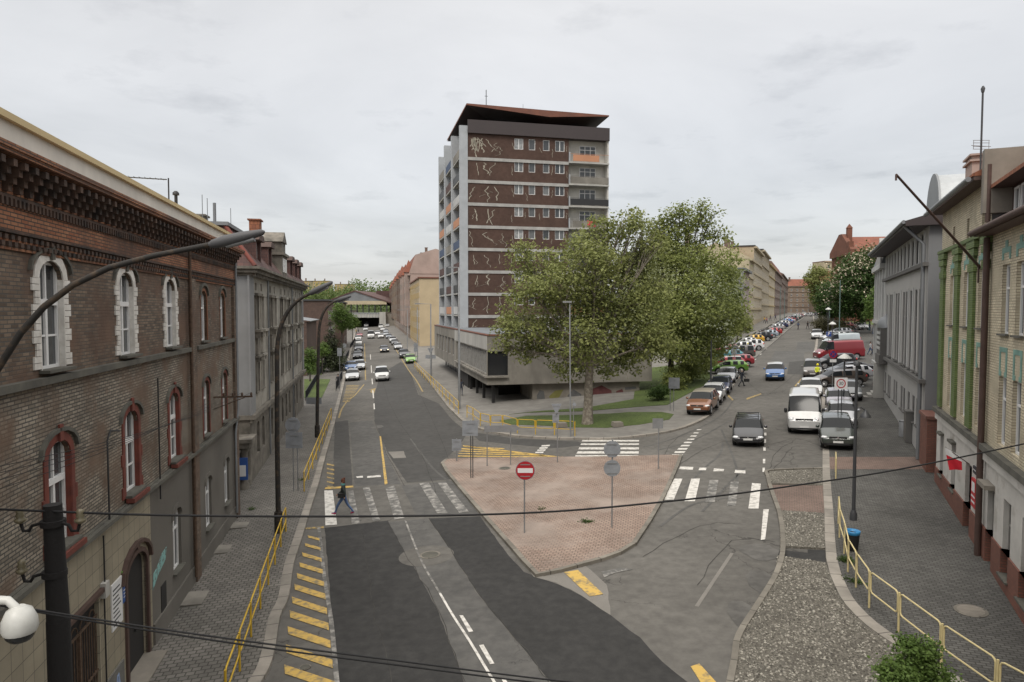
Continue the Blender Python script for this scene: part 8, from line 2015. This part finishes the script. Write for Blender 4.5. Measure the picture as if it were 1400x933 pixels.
person(1104, 450.5, 'person in black walking in the middle of the upper right street', -1.5, 'walk', (.02, .02, .022), (.02, .02, .025))
person(1189.5, 485.5, 'person in grey jacket and jeans, left one of the three by the steps', -1.0, 'walk2', (.25, .25, .26), (.05, .08, .15), off=.12, group='walkers near the steps')
person(1194, 486.5, 'person in brown jacket and black trousers between two walkers by the steps', -1.2, 'walk2', (.12, .05, .05), (.02, .02, .025), off=.12, group='walkers near the steps')
person(1200, 484.5, 'person in dark blue jacket, right one of the three walking by the steps', -1.0, 'walk2', (.03, .035, .06), (.04, .06, .12), off=.12, group='walkers near the steps')
for px_, py_, tp, lg, lb in ((1189, 452.5, (.02, .02, .03), (.04, .05, .1), 'person in black at the left of the group on the square'), (1193.5, 457, (.05, .05, .06), (.05, .08, .16), 'person in jeans standing in the group on the square'), (1196, 456.5, (.35, .11, .04), (.04, .05, .1), 'person in orange brown top in the group on the square'),
                       (1199, 454, (.02, .02, .025), (.03, .03, .04), 'person in black beside the orange brown one on the square'), (1204, 456, (.03, .03, .04), (.04, .05, .08), 'person at the right end of the group on the square')):
    person(px_, py_, lb, -.5, 'stand', tp, lg, off=.12, group='people grouped on the square')
person(1169.5, 459.5, 'person in black bending forward behind the parked cars', 2.6, 'walk2', (.02, .022, .03), (.03, .035, .05), off=.12)
person(1168.5, 446, 'person in dark red walking on the square beside the lone silver car', -1.2, 'walk2', (.10, .03, .04), (.03, .02, .02), off=.12)
person(1154, 444.5, 'person in red top by the shrub', -1.2, 'stand', (.42, .05, .04), (.03, .03, .04), off=.12)
person(1022, 486, 'worker in a yellow vest among the angled cars', -1.2, 'stand', (.6, .62, .05), (.05, .05, .05), (.7, .6, .02), off=.12)
for px_, py_, tp, lb in ((1045, 442, (.5, .3, .05), 'person in yellow brown on the far pavement under the sand coloured house'), (1048, 443, (.3, .12, .12), 'person in dusky red on the far pavement'), (1053, 439, (.05, .05, .07), 'person in dark blue on the far pavement'), (1060, 438, (.05, .04, .1), 'person in navy further along the far pavement')):
    person(px_, py_, lb, -1.2, 'walk2', tp, (.03, .03, .04), off=.12, group='people on the far pavement')
person(462.5, 531, 'person in black on the left pavement near the black railing', -1.4, 'walk2', (.02, .02, .025), (.02, .02, .025), off=.12)
person(487, 457, 'person in ochre on the far left pavement', -1.4, 'walk2', (.3, .2, .06), (.03, .03, .04), off=.12)
person(490, 456, 'person in dark clothes on the far left pavement beside the one in ochre', -1.4, 'walk2', (.03, .03, .03), (.03, .03, .04), off=.12)
